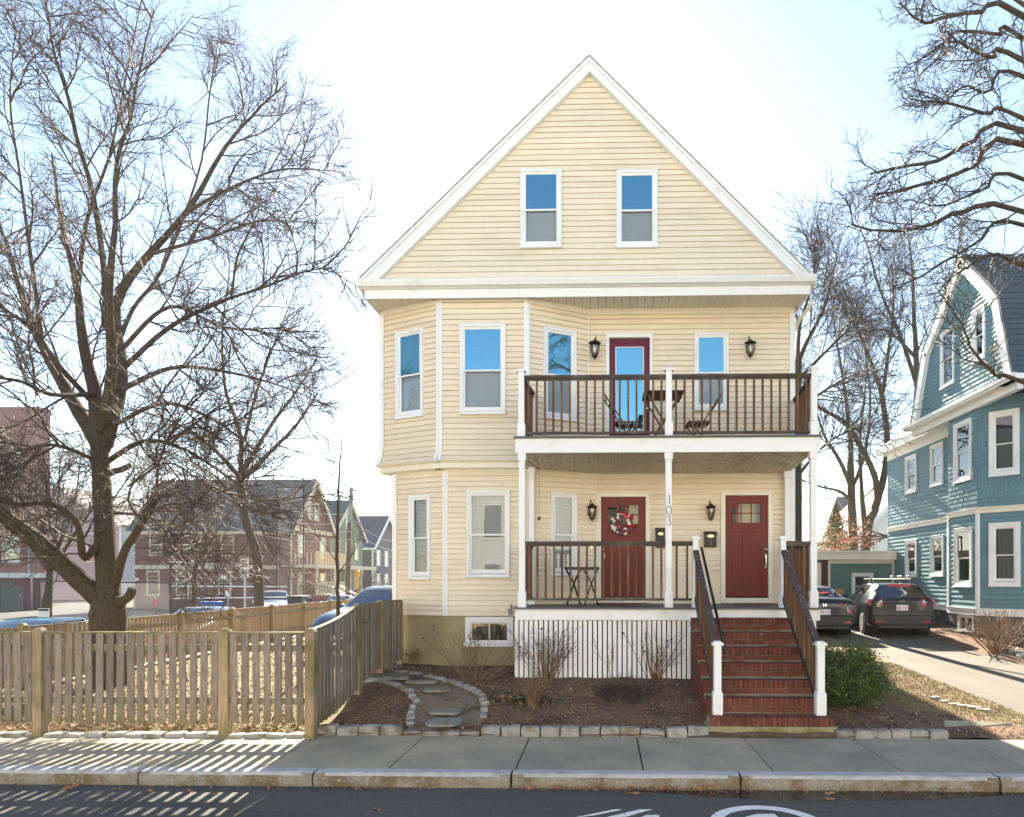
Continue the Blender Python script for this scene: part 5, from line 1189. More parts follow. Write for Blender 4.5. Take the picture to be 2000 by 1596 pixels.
rtree('dark dense bare tree just right of the yellow house corner', 24, [(1556, 1100, 0, .16), (1556, 900, 0, .15), (1557, 760, 0, .14), (1560, 700, 0, .12)],
      [([(1560, 705, 0, .09), (1575, 670, .2, .075), (1610, 600, .4, .05), (1625, 545, .6, .03), (1640, 480, .7, .01)], 1.7), ([(1558, 720, 0, .08), (1562, 640, -.3, .06), (1585, 560, -.5, .04), (1600, 480, -.6, .01)], 1.7),
       ([(1560, 740, 0, .07), (1610, 690, -.4, .05), (1650, 650, -.6, .03), (1690, 620, -.7, .01)], 1.4), ([(1558, 800, 0, .07), (1600, 770, .5, .05), (1650, 740, .8, .03), (1700, 720, 1, .01)], 1.3), ([(1558, 930, 0, .06), (1600, 880, -.4, .045), (1640, 850, -.6, .03), (1690, 830, -.8, .01)], 1.2)], 34)
# overhanging street tree, trunk just outside the frame on the right
ob = Vector((10.2, 9.7, .05)); A_ = at_t
def tpx(v):
    x, y, z = v; t = -_s*x+_c*y; u = (_c*x+_s*y)/t; return (CX+F*u, HZ-(z-CAMH)*F/t, t)
def W(*v): a, b, c = tpx(v[:3]); return (a, b, c-9, v[3])
over = [[(2000, 31, 0), (1910, 25, -.2), (1847, 32, -.4), (1800, 44, -.5), (1757, 5, -.6)], [(2000, 74, .3), (1949, 67, .2), (1872, 63, 0), (1837, 91, -.1), (1788, 123, -.2)], [(2000, 232, .2), (1928, 221, 0), (1840, 200, -.2), (1777, 195, -.3)],
        [(2000, 256, 0), (1893, 281, -.2), (1833, 312, -.4), (1746, 330, -.6), (1700, 340, -.7)], [(2000, 284, -.4), (1900, 326, -.6), (1833, 351, -.8), (1763, 372, -.9), (1707, 381, -1)], [(2000, 414, 0), (1872, 417, -.2), (1816, 439, -.4), (1739, 453, -.6), (1660, 439, -.7)],
        [(2000, 439, .5), (1903, 477, .5), (1805, 537, .5), (1740, 560, .5)], [(2000, 745, -.2), (1950, 735, -.1), (1905, 690, 0), (1880, 640, 0), (1850, 590, 0)], [(2000, 150, .6), (1930, 180, .5), (1880, 170, .4), (1820, 230, .3)], [(2000, 350, .5), (1920, 370, .4), (1850, 400, .3), (1790, 395, .2)],
        [(2000, 120, -.6), (1940, 110, -.8), (1890, 95, -.9), (1845, 60, -1)], [(2000, 10, .8), (1950, -20, .8), (1900, -10, .7)], [(2000, 520, .4), (1940, 500, .3), (1890, 520, .2), (1840, 560, .1)]]
lims = []
for k, L in enumerate(over):
    r = .034 if k in (0, 3, 4, 5) else .026; z_ = 3.0+.5*k
    n = len(L); lims.append(([W(10.15, 9.7, 3.2+.35*(k % 5), .11), W(8.6, 9.4, L and (CAMH-(L[0][1]-HZ)/F*9)*.8, .08)]+[(a, b_, c, r*(1-.72*i/(n-1))) for i, (a, b_, c) in enumerate(L)], 1.0))
tree('overhanging_tree', 'knobbly bare branches reaching in from the right edge high over the pavement', ob, [W(10.2, 9.7, -.1, .24), W(10.2, 9.7, 1.5, .21), W(10.15, 9.7, 3.2, .19), W(10.1, 9.65, 4.6, .15)], lims,
     [(12, 1.0, .0115, 7, 5, .24, .015, .7), (8, .42, .006, 5, 4, .28, .01, .8), (4, .13, .0042, 4, 3, .3, 0, .9)], 41, twig='twig_grey', t0=9)

# dead hydrangea-like shrubs
def dead_shrub(px, py, w, h, n, label, seed, bloom=0, thin=1.0, name='bare_shrub', lean=.5):
    rng = np.random.default_rng(seed); c = on_g(px, py); sc_ = c.y/F; W_, H_ = w*sc_, h*sc_; t = thing(name, c, label, 'shrub', 'bare winter shrubs'); tw = Twigs(); ends = []
    for k in range(n):
        a = rng.uniform(0, 6.28); rr_ = rng.uniform(0, .16)*W_; p = np.array([c.x+rr_*math.cos(a), c.y+rr_*math.sin(a)*.6, gz(c.x, c.y)-.02])
        d = np.array([math.cos(a)*rng.uniform(.1, lean*1.25)*W_, math.sin(a)*rng.uniform(.1, lean)*W_*.6, H_*rng.uniform(.55, 1)])
        q = grow(rng, p, d, np.linalg.norm(d), 7, .07, np.array([0, 0, .0])); tw.add(q, .0065*thin, .0032*thin, 4); ends.append(q[-1])
        ramify(rng, tw, q, .004, [(4, .26*H_/.6, .003*thin, 5, 3, .12, .03, .6), (2, .1, .0022*thin, 4, 3, .15, .02, .7)], 0, .3)
    tw.build('stems', 'dead_stem', t)
    for k in range(bloom):
        e = ends[int(rng.integers(len(ends)))]; MB().sphere((e[0], e[1], e[2]), .022, 7, 5, (1, 1, .7)).build('dried_bloom', 'dead_bloom', t)
    return t
dead_shrub(930, 1330, 150, 105, 42, 'bare brown shrub below the basement window', 1, 7); dead_shrub(1068, 1330, 110, 120, 44, 'bare brown shrub at the left end of the porch skirt', 2, 4)
dead_shrub(1190, 1322, 80, 95, 18, 'sparse bare shrub at the middle of the porch skirt', 3, 0); dead_shrub(1275, 1325, 95, 100, 26, 'bare shrub with dried flower heads left of the brick steps', 4, 5)
dead_shrub(1950, 1275, 120, 85, 60, 'bare orange-brown shrub in front of the teal house', 5, 4, 1.6); dead_shrub(820, 1296, 80, 36, 60, 'low grey twiggy shrub against the stucco foundation', 6, 0, .7)
def tangle(px, py, w, h, n, label, seed, mat):
    rng = np.random.default_rng(seed); c = on_g(px, py); s = c.y/F; t = thing('dried_plant', c, label, 'plant'); tw = Twigs()
    for k in range(n):
        a = rng.uniform(0, 6.28); r = rng.random()**.5; p = np.array([c.x+w*s*.5*r*math.cos(a), c.y+w*s*.4*r*math.sin(a), 0]); p[2] = gz(p[0], p[1])
        tw.add(grow(rng, p, rng.normal(0, 1, 3)+np.array([0, 0, .8]), h*s*rng.uniform(.5, 1.2), 6, .35, np.array([0, 0, 0])), .003, .0015, 3)
    tw.build('stems', mat, t)
tangle(1225, 1360, 110, 40, 420, 'low tangled grey lavender clump in the middle of the bed', 7, 'twig_grey'); tangle(1190, 1340, 60, 26, 160, 'pale dried tuft beside the lavender clump', 8, 'dead_stem')
tv = dead_shrub(1040, 1385, 70, 82, 30, 'upright thin brown stalks above the ivy patch in the bed', 9, 0, .8, 'dried_stalks', .22)
c = on_g(1022, 1372)
def ivy(rng, n):
    x = rng.normal(c.x, .24, n); y = rng.normal(c.y, .11, n); return np.array([(a, b_, gz(a, b_)+rng.uniform(.02, .10)) for a, b_ in zip(x, y)])
v, f = flakes(420, ivy, .024, rng, .5, (.6, .9)); iv = thing('ivy_patch', c, 'small green ivy patch with brown leaves at the front of the bed', 'plant'); npmesh('leaves', v-np.array(c), f, 'ivy_leaf', iv, w=c)
v, f = flakes(120, ivy, .034, rng, .7, (.6, .9)); npmesh('fallen_leaves', v-np.array(c), f, 'dead_leaf', iv, w=c)
# boxwood
c = on_g(1668, 1395); c = Vector((c.x, c.y+.45, gz(c.x, c.y))); bx = thing('boxwood_bush', c, 'dense green boxwood bush right of the brick steps', 'bush'); rb = np.random.default_rng(9)
cl_ = []; Cn = []
for k in range(230):
    a = rb.uniform(0, 6.28); e = rb.uniform(-.35, 1); r = rb.uniform(.72, 1.0); x, y, z = .56*math.cos(a)*math.sqrt(max(0, 1-e*e*.8)), .46*math.sin(a)*math.sqrt(max(0, 1-e*e*.8)), .50+.55*e-.05
    Cn.append((c.x+x*r+.08*(e < .3)*math.cos(a), c.y+y*r, c.z+max(.06, z*r)))
Cn = np.array(Cn); m_ = 130
P_ = (Cn[:, None, :]+rb.normal(0, 1, (len(Cn), m_, 3))*np.array([.075, .075, .07])).reshape(-1, 3)
v, f = flakes(len(P_), lambda r_, n_: P_, .019, rb, 1.2, (.5, .75)); npmesh('foliage', v-np.array(c), f, 'box_leaf', bx, w=c)
tw = Twigs()
for p_ in Cn: tw.add(grow(rb, np.array([c.x, c.y, c.z-.02]), p_-np.array(c), np.linalg.norm(p_-np.array(c)), 6, .08, np.array([0, 0, .02])), .012, .003, 4)
for p_ in P_[::9]:
    tw.add(np.array([p_-rb.normal(0, .03, 3), p_, p_+rb.normal(0, .02, 3)]), .0022, .0012, 3)
tw.build('stems', 'twig', bx)

# ================================================================== TEAL HOUSE (right neighbour)
teal = thing('teal_house', (11, 19, .4), 'teal shingled house with gambrel gable and white trim right of the drive', 'house')
XB, XW_ = 10.30, 11.00
F_TC = Face((XB, 20.68), (XB, 19.09)); F_TA = Face((XB, 19.09), (XB+1.35, 17.74)); F_TR = Face((XW_, 26.7), (XW_, 21.3)); F_TF = Face((XB+1.35, 17.74), (XB+9, 17.74))
ZT0, ZTB, ZTE = 1.30, 3.94, 7.05
def shingles(face, z0, z1, e, par, hl, mat, sw=.16, seed=1, tilt=.02):
    """courses of single shingles with uneven butts, one object per course"""
    rr = random.Random(seed); n = round((z1-z0)/e); e = (z1-z0)/n
    for k in range(n):
        a, c = z0+k*e, z0+(k+1)*e+.01; b = MB(); u = -rr.random()*sw
        while u < face.len:
            w = sw*rr.uniform(.6, 1.4); p, q = max(0, u), min(face.len, u+w-.006); d = rr.uniform(-.010, .006)
            bad = [h for h in hl if h[0] < (p+q)/2 < h[1] and h[2] < (a+c)/2 < h[3]]
            if q-p > .02 and not bad:
                t_ = tilt+rr.uniform(-.004, .006)
                b.hexa([face.pt(p, a+d, t_), face.pt(q, a+d, t_), face.pt(q, a+d, -.02), face.pt(p, a+d, -.02), face.pt(p, c, .002), face.pt(q, c, .002), face.pt(q, c, -.02), face.pt(p, c, -.02)])
            u += w
        if b.v: o = b.build('shingle_course', mat, par); o['kind'] = 'stuff'
th = {}
def tw_(face, *a, **k):
    kw = dict(mode='curtain', glass='glass_far', cas=.12); kw.update(k); h = window(face, *a, teal, **kw); th.setdefault(face, []).append(h); return h
tw_(F_TA, 1932, 1022, 1994, 1145); tw_(F_TA, 1932, 806, 1992, 932)
tw_(F_TC, 1866, 1033, 1900, 1146, cas=.10); tw_(F_TC, 1865, 830, 1899, 946, cas=.10)
tw_(F_TR, 1770, 1056, 1792, 1127, cas=.10); tw_(F_TR, 1819, 1047, 1845, 1126, cas=.10); tw_(F_TR, 1770, 894, 1792, 966, cas=.10); tw_(F_TR, 1819, 871, 1844, 952, cas=.10)
def strip_wall(fc, z0, z1, hl, mat, nm):
    us = sorted({0, fc.len}|{max(0, min(fc.len, h[i])) for h in hl for i in (0, 1)}); b = MB()
    for a, c in zip(us[:-1], us[1:]):
        zs = [(z0, z1)]
        for h in hl:
            if h[0] <= a+1e-6 and h[1] >= c-1e-6: zs = [p for s, t in zs for p in ((s, min(t, h[2])), (max(s, h[3]), t)) if p[1] > p[0]+.001]
        for s, t in zs: fc.box(b, a, c, s, t, -.12, -.021)
    return b.build(nm, mat, teal)
for fc, sd in ((F_TC, 1), (F_TA, 2), (F_TR, 3), (F_TF, 4)):
    hl = th.get(fc, []); w = strip_wall(fc, ZT0, ZTE, hl, 'teal', 'wall')
    siding(fc, ZT0+.02, ZTB, .135, w, hl, 'teal', tilt=.022)
    shingles(fc, ZTB+.16, ZTE, .128, w, hl, 'teal', .17, sd)
    b = MB(); fc.box(b, -.03, fc.len+.03, ZTB+.0, ZTB+.15, -.02, .05); fc.box(b, -.05, fc.len+.05, ZTB+.13, ZTB+.165, -.02, .085); b.build('belt_board', 'cream', teal)
    b = MB(); fc.box(b, -.03, fc.len+.03, ZT0-.17, ZT0+.02, -.05, .045); fc.box(b, -.04, fc.len+.04, ZT0+.0, ZT0+.03, -.02, .07); b.build('water_table', 'trim', teal)
    if fc is not F_TF:
        for a in (0, fc.len):
            if fc is F_TR and a == 0: continue
            b = MB(); fc.box(b, a-.055, a+.055, ZT0, ZTB, -.02, .035); b.build('corner_board', 'trim', teal)
# foundation stones
for fc in (F_TC, F_TA):
    for r_ in range(3):
        for k in range(int(fc.len/.42)+1):
            u0_ = k*.42+(r_ % 2)*.2-.1; z0_ = .35+r_*.26
            if fc is F_TC and 1.05 > u0_+.2 > .25 and r_ > 0: continue
            b = MB(); fc.box(b, max(0, u0_+.01), min(fc.len, u0_+.41), z0_, z0_+.25, -.3, -.03+R.uniform(0, .03)); b.build('foundation_stone', 'stone_dark', teal)
b = MB(); F_TR.box(b, 0, F_TR.len, .2, ZT0-.1, -.3, -.06); b.build('foundation', 'stone_dark', teal)
fc = F_TC; u0, z1 = fc.uz(1870, 1200); u1, z0 = fc.uz(1901, 1236); b = MB(); ringbox(fc, b, u0, u1, z0, z1, .07, -.1, .0); fc.box(b, (u0+u1)/2-.02, (u0+u1)/2+.02, z0+.05, z1-.05, -.05, -.01); bw = b.build('basement_window', 'trim', teal)
b = MB(); fc.box(b, u0+.05, u1-.05, z0+.05, z1-.05, -.06, -.05); b.build('pane', 'glass_far', bw); room(fc, u0, u1, z0, z1, .4, -.08).build('room', 'interior', bw)
# back walls / body
MB().box(XW_+1.2, 20, 17.9, 26.6, .2, ZTE).build('house_core', 'teal', teal)
MB().box(XW_-.02, 20, 26.65, 26.75, .3, ZTE).build('rear_wall', 'teal', teal)
# gambrel: gable plane faces the drive
XG = XB-.02
gy = [17.30, 17.98, 19.75, 21.98, 22.80]; gzv = [7.1, 9.45, 11.25, 9.30, 7.1]
b = MB().poly([(XG+.03, y, z) for y, z in zip(gy, gzv)], (.1, 0, 0)); gb_ = b.build('gambrel_wall', 'teal', teal)
F_TG = Face((XG, gy[4]), (XG, gy[0]))
def ext_at(z):
    ys = np.interp(z, [gzv[0], gzv[1], gzv[2]], [gy[0], gy[1], gy[2]]), np.interp(z, [gzv[4], gzv[3], gzv[2]], [gy[4], gy[3], gy[2]]); return gy[4]-ys[1], gy[4]-ys[0]
gh = []
for a in ((1901, 612, 1926, 712), (1839, 652, 1865, 762)):
    kw = dict(mode='curtain', glass='glass_far', cas=.10 if a[0] > 1880 else .06); gh.append(window(F_TG, a[0], a[1], a[2], a[3], teal, **kw))
z = 7.12
while z < gzv[2]-.05:
    (p, q), (p2, q2) = ext_at(z), ext_at(min(gzv[2]-.01, z+.135)); b = MB(); fc = F_TG; rects = [(p, q, p2, q2)]
    for h in gh:
        if h[2] < z+.06 < h[3]: rects = [c for (p, q, p2, q2) in rects for c in ((p, min(q, h[0]), p2, min(q2, h[0])), (max(p, h[1]), q, max(p2, h[1]), q2)) if c[1] > c[0]]
    for (p, q, p2, q2) in rects: b.hexa([fc.pt(p, z, .024), fc.pt(q, z, .024), fc.pt(q, z, -.01), fc.pt(p, z, -.01), fc.pt(p2, z+.135, .004), fc.pt(q2, z+.135, .004), fc.pt(q2, z+.135, -.01), fc.pt(p2, z+.135, -.01)])
    b.build('clapboard', 'teal', gb_); z += .128
for i in range(4):
    a, c = Vector((XG-.14, gy[i], gzv[i])), Vector((XG-.14, gy[i+1], gzv[i+1])); d = (c-a).normalized(); nn = Vector((0, -d.z, d.y)); nn = nn if nn.z > 0 or abs(nn.y) > .5 else -nn
    if (a+nn).z < a.z and i in (0, 3): nn = Vector((0, -1 if i == 0 else 1, 0))*abs(d.z)+Vector((0, 0, abs(d.y)))
    inn = -nn*.22; out_ = nn*.06
    MB().hexa([a+inn, c+inn, c+inn+Vector((.2, 0, 0)), a+inn+Vector((.2, 0, 0)), a+out_, c+out_, c+out_+Vector((.2, 0, 0)), a+out_+Vector((.2, 0, 0))]).build('rake_board', 'trim', teal)
    ro = nn*.07; ro2 = nn*.14; X2 = Vector((9.5, 0, 0))
    rf_ = MB().hexa([a+ro, c+ro, c+ro+X2, a+ro+X2, a+ro2, c+ro2, c+ro2+X2, a+ro2+X2]).build('roof_slope', 'roof_blue', teal)
    n = int((c-a).length/.15)
    for k in range(n):
        p, q = a.lerp(c, k/n), a.lerp(c, (k+1)/n); lo, hi = (p, q) if p.z < q.z else (q, p); e0, e1 = nn*.165, nn*.142
        MB().hexa([lo+ro2, hi+ro2, hi+ro2+X2, lo+ro2+X2, lo+e0, hi+e1, hi+e1+X2, lo+e0+X2]).build('shingle_course', 'roof_blue', rf_)
MB().box(XG-.30, XG+.5, gy[0]-.35, gy[4]+.15, ZTE-.03, ZTE+.03).box(XG-.36, XG-.22, gy[0]-.4, gy[4]+.2, ZTE+.03, ZTE+.13).build('cornice', 'trim', teal)
MB().box(XG-.10, XG+.05, gy[0]-.2, gy[4]+.05, ZTE-.22, ZTE-.03).build('frieze', 'trim', teal); MB().box(XG-.30, 20, gy[0]-.45, gy[0]+.3, ZTE-.03, ZTE+.1).build('cornice', 'trim', teal)
MB().poly([(XW_-.35, 22.7, ZTE+.02), (XW_-.35, 27.0, ZTE+.02), (XW_+3, 27.0, ZTE+2.3), (XW_+3, 22.7, ZTE+2.3)], (0, 0, .12)).build('lower_roof', 'roof_shingle', teal)
MB().box(XW_-.36, XW_-.2, 21.0, 27.05, ZTE-.12, ZTE+.12).box(XW_-.2, XW_+.1, 21.0, 27.0, ZTE-.12, ZTE-.08).build('cornice', 'trim', teal); MB().box(XW_-.03, XW_+.05, 21.0, 26.75, ZTE-.36, ZTE-.12).build('frieze', 'trim', teal)
# garage
gar = thing('garage', (9.0, 26.3, .5), 'low teal shingled garage with white fascia behind the parked cars', 'garage')
F_GA = Face((6.4, 26.2), (XW_-.02, 26.2)); hz2 = window(F_GA, 1663, 1119, 1705, 1171, gar, mode='none', glass='glass_far', cas=.09)
bgar = MB(); F_GA.box(bgar, 0, F_GA.len, .4, hz2[2], -.1, -.03); F_GA.box(bgar, 0, F_GA.len, hz2[3], 2.9, -.1, -.03); F_GA.box(bgar, 0, hz2[0], hz2[2], hz2[3], -.1, -.03); F_GA.box(bgar, hz2[1], F_GA.len, hz2[2], hz2[3], -.1, -.03)
gwl = bgar.build('wall', 'teal_garage', gar)
pa, pb_ = F_GA.uz(1603, 1100)[0], F_GA.uz(1616, 1100)[0]; pc, pd_ = F_GA.uz(1748, 1100)[0], F_GA.uz(1757, 1100)[0]
_l, _0 = F_GA.len, 0
shF = Face(F_GA.pt(pb_+.05, 0)[:2], F_GA.pt(pc-.05, 0)[:2]); off_u = pb_+.05
shingles(shF, .45, 2.72, .175, gwl, [(h0-off_u, h1-off_u, a, c) for h0, h1, a, c in (hz2,)], 'teal_garage', .36, 9, .016)
shL = Face(F_GA.pt(0, 0)[:2], F_GA.pt(pa-.1, 0)[:2]); siding(shL, .45, 2.72, .175, gwl, (), 'teal_garage')
b = MB(); F_GA.box(b, -.1, F_GA.len, 2.86, 3.16, -.2, .28); F_GA.box(b, -.1, F_GA.len, 3.14, 3.2, -6, .34); b.build('fascia', 'cream', gar)
b = MB(); F_GA.box(b, pb_-.0, pc, 2.72, 2.86, -.05, .05); F_GA.box(b, pb_, pb_+.10, .4, 2.72, -.05, .05); F_GA.box(b, pc-.12, pc, .4, 2.72, -.05, .05); F_GA.box(b, pa-.16, pa, .4, 2.75, -.05, .06); b.build('door_trim', 'cream', gar)
bk = MB().box(-.5, .5, -.5, .5, -.5, .5).mesh('pier_brick', 'pier_brick')
for a, c in ((pa, pb_), (pc, pd_+.03)):
    z = .45; j = 0
    while z < 2.84:
        w = c-a
        for k in range(2 if j % 2 else 1):
            ww = w/(2 if j % 2 else 1); p = F_GA.pt(a+ww*(k+.5), z+.036, .02); inst('pier_brick', bk, gar, p, (0, 0, 0), (ww-.012, .16, .066))
        z += .078; j += 1
osb = on_y(1634, 1170, 26.05); tag(MB().box(osb.x-.28, osb.x+.28, 26.07, 26.1, .5, on_y(1634, 1150, 26.05).z).build('plywood_sheet', 'osb'), 'tan plywood sheet leaning on the garage wall', 'plywood')
# ================================================================== CARS
def pch(xs, ys, q): return np.interp(q, xs, ys)
def car(label, loc, yaw, P, paint, parts='rear', plate=None, rack=False, name='parked_car', group='parked cars'):
    t = thing(name, (0, 0, 0), label, 'car', group)
    L, Wd = P['L'], P['W']; st = P['st']                       # (x/L, zlow, zbelt, ztop, wlow, wbelt, wtop)
    A = np.array(st, float); nu, nv = 56, 7
    ctrl = []
    for x, zl, zb, zt_, wl_, wb_, wt in st:
        h = [(wl_*Wd/2*.86, zl-.02), (wl_*Wd/2, zl+.06), (max(wl_, wb_)*Wd/2*1.01, (zl+zb)*.5+.06), (wb_*Wd/2, zb), (wt*Wd/2, zt_-.045*(zt_-zb > .15)-.012), (wt*Wd/2*.72, zt_-.004), (0, zt_+.012)]
        ctrl.append([(x*L, -y, z) for y, z in h]+[(x*L, y, z) for y, z in h[-2::-1]])
    C = np.array(ctrl); s = np.linspace(0, len(st)-1, nu); G = []
    for j in range(C.shape[1]): G.append(smooth_path(list(C[:, j]), nu))
    G = np.stack(G, 1)                                         # nu x 13 x 3
    G2 = np.stack([smooth_path(list(G[i]), 37) for i in range(nu)])
    n1, n2 = G2.shape[:2]; V = G2.reshape(-1, 3); idx = np.arange(n1*n2).reshape(n1, n2)
    f = np.stack([idx[:-1, :-1], idx[1:, :-1], idx[1:, 1:], idx[:-1, 1:]], -1).reshape(-1, 4)
    body = npmesh('body', V, f, paint, t, True)
    b = MB(); b.quad(*[tuple(p) for p in G2[0]]); b.quad(*[tuple(p) for p in G2[-1][::-1]]); b.build('end_panel', paint, t)
    b = MB(); b.quad(*[tuple(G2[i, 0]) for i in range(n1)], *[tuple(G2[i, -1]) for i in range(n1)[::-1]]); b.build('floor_pan', 'plastic_black', t)
    du = np.gradient(G2, axis=0); dv = np.gradient(G2, axis=1); N_ = np.cross(du, dv); N_ /= np.linalg.norm(N_, axis=2, keepdims=True)+1e-9
    if N_[n1//2, n2//2, 2] < 0: N_ = -N_
    def ui(x): return int(np.argmin(np.abs(G2[:, 18, 0]-x*L)))
    def patch(nm, mat, x0, x1, v0, v1, off=.006):
        a, c = sorted((ui(x0), ui(x1))); g = (G2+N_*off)[a:c+1, v0:v1+1]; m, k = g.shape[:2]; ii = np.arange(m*k).reshape(m, k)
        return npmesh(nm, g.reshape(-1, 3), np.stack([ii[:-1, :-1], ii[1:, :-1], ii[1:, 1:], ii[:-1, 1:]], -1).reshape(-1, 4), mat, t, True)
    for nm, x0, x1, v0, v1 in P['glass']: 
        patch(nm, 'plastic_black', x0, x1, v0, v1, .004); patch(nm, 'glass_car', x0, x1, v0, v1, .008)
    wr_ = P.get('wr', .32)
    wm = MB().lathe([(wr_*.62, -.1), (wr_*.93, -.1), (wr_, -.07), (wr_, .07), (wr_*.93, .1), (wr_*.62, .1)], (0, 0, 0), 28).mesh('tyre', 'rubber', True)
    rmb = MB().lathe([(wr_*.64, -.02), (wr_*.66, .085), (wr_*.60, .085), (wr_*.56, .03), (.03, .03)], (0, 0, 0), 28)
    for k in range(10): 
        a = 2*math.pi*k/10; rmb.bar((.03*math.cos(a), .03*math.sin(a), .07), (wr_*.62*math.cos(a), wr_*.62*math.sin(a), .075), .03, .02)
    rm = rmb.mesh('rim', 'rim')
    for x in (-P['wb'], P['wb2']):
        for sd in (-1, 1):
            y = sd*(Wd/2-.095); MB().tube([(x, sd*(Wd/2-.35), wr_), (x, sd*(Wd/2+.006), wr_)], wr_+.055, 28).build('wheel_arch', 'plastic_black', t)
            ty = inst('tyre', wm, t, (x, y+sd*.012, wr_), (math.pi/2*-sd, 0, 0)); inst('rim', rm, t, (x, y+sd*.012, wr_), (math.pi/2*-sd, 0, 0))
    for sd in (-1, 1):
        b = MB(); xm = P['mirror']*L; b.sphere((xm, sd*(Wd/2+.09), P['beltz']+.06), .1, 12, 8, (.75, 1, .72)); b.bar((xm, sd*(Wd/2-.04), P['beltz']), (xm, sd*(Wd/2+.06), P['beltz']+.03), .04, .03); b.build('wing_mirror', paint, t, True)
    xr = -L/2
    if parts == 'rear':
        for sd in (-1, 1):
            for (y0, y1, z0, z1, xo, m_) in P['tail']: 
                b = MB(); a, c = sorted((sd*y0, sd*y1)); b.hexa([(xr+xo+.07*(abs(a) > abs(c)), a, z0), (xr+xo+.07*(abs(c) > abs(a)), c, z0), (xr+xo+.3, c, z0), (xr+xo+.3, a, z0), (xr+xo+.04+.07*(abs(a) > abs(c)), a, z1), (xr+xo+.04+.07*(abs(c) > abs(a)), c, z1), (xr+xo+.3, c, z1), (xr+xo+.3, a, z1)]); bevel(b.build('tail_light', m_, t), .012, 3)
            MB().box(xr-.055, xr+.1, min(sd*.52, sd*.70), max(sd*.52, sd*.70), .40, .44).build('reflector', 'light_red', t)
        bevel(MB().box(xr-.045, xr+.2, -Wd/2*.86, Wd/2*.86, .30, .60).build('bumper', paint, t), .04, 4)
        pz = P['platez']; b = MB().box(xr-.014, xr+.05, -.155, .155, pz-.075, pz+.075); pl = b.build('number_plate', 'plate_white', t)
        if plate: o = text('plate_text', plate, .10, 'ink_red', t, (xr-.016, 0, pz-.005), (math.pi/2, 0, -math.pi/2), .001)
        b = MB().box(xr-.004, xr+.05, -.40, .40, pz-.10, pz+.11); b.build('plate_recess', 'plastic_black' if paint == 'car_black' else 'car_silver' if False else 'plastic_black', t)
        b = MB().box(xr-.02, xr+.1, -.44, .44, pz+.11, pz+.145); bevel(b.build('garnish', paint, t), .01)
        b = MB(); b.box(xr-.05, xr+.2, -Wd/2*.74, Wd/2*.74, .22, .32); bevel(b.build('rear_valance', 'plastic_black', t), .02)
        if P.get('emblem') == 'oval':
            ez = pz+.175; b = MB().tube([(xr-.006, .06*math.cos(a), ez+.03*math.sin(a)) for a in np.linspace(0, 2*math.pi, 20)], .006, 6); b.sphere((xr-.006, .02, ez+.006), .012, 6, 5)
            for q in ((-.02, 0), (-.005, -.012), (.0, .01), (-.035, .005)): b.sphere((xr-.006, q[0], ez+q[1]), .007, 6, 5)
            b.build('emblem', 'chrome', t)
        if P.get('emblem') == 'h':
            ez = pz+.19; b = MB(); 
            for sd in (-1, 1): b.bar((xr-.006, sd*.03, ez-.04), (xr-.006, sd*.042, ez+.045), .012, .016)
            b.bar((xr-.006, -.03, ez), (xr-.006, .03, ez), .012, .014); b.build('emblem', 'chrome', t)
        patch('brake_light', 'light_red', P['brk'][0], P['brk'][1], 16, 20, .012)
    else:
        for sd in (-1, 1):
            b = MB(); a, c = sorted((sd*.45, sd*.80)); xf = L/2; b.hexa([(xf-.16, a, .62), (xf-.16, c, .62), (xf-.5, c, .66), (xf-.4, a, .66), (xf-.2, a, .74), (xf-.2, c, .74), (xf-.6, c, .80), (xf-.5, a, .80)]); bevel(b.build('headlight', 'light_clear', t), .01)
        b = MB().box(L/2-.12, L/2+.004, -.5, .5, .46, .64); b.build('grille', 'plastic_black', t); MB().box(L/2-.1, L/2+.012, -.15, .15, .36, .46).build('number_plate', 'plate_white', t)
    if rack:
        zr = P['roofz']
        for x in (.02*L, -.22*L):
            MB().bar((x, -.56, zr+.13), (x, .56, zr+.13), .05, .022).build('roof_bar', 'chrome', t)
            for sd in (-1, 1): MB().bar((x, sd*.52, zr-.05), (x, sd*.56, zr+.14), .09, .04).build('rack_foot', 'plastic_black', t)
        b = MB()
        for k in range(2):
            yb = -.28-.2*k; b.bar((-.3*L, yb, zr+.17), (.06*L, yb, zr+.17), .06, .03); b.sphere((-.22*L, yb, zr+.2), .05, 8, 6, (2, 1, .7)); b.sphere((.02*L, yb, zr+.2), .05, 8, 6, (2, 1, .7))
        b.build('ski_carrier', 'rim', t)
        MB().tube([(-.38*L, 0, zr-.02), (-.40*L, 0, zr+.09)], .005, 5).build('aerial', 'plastic_black', t)
        MB().box(xr-.003+.0, xr+.05, .55, .66, P['platez']+.02, P['platez']+.13).build('sticker', 'car_lime', t)
    t.location = loc; t.rotation_euler = (0, 0, yaw); return t
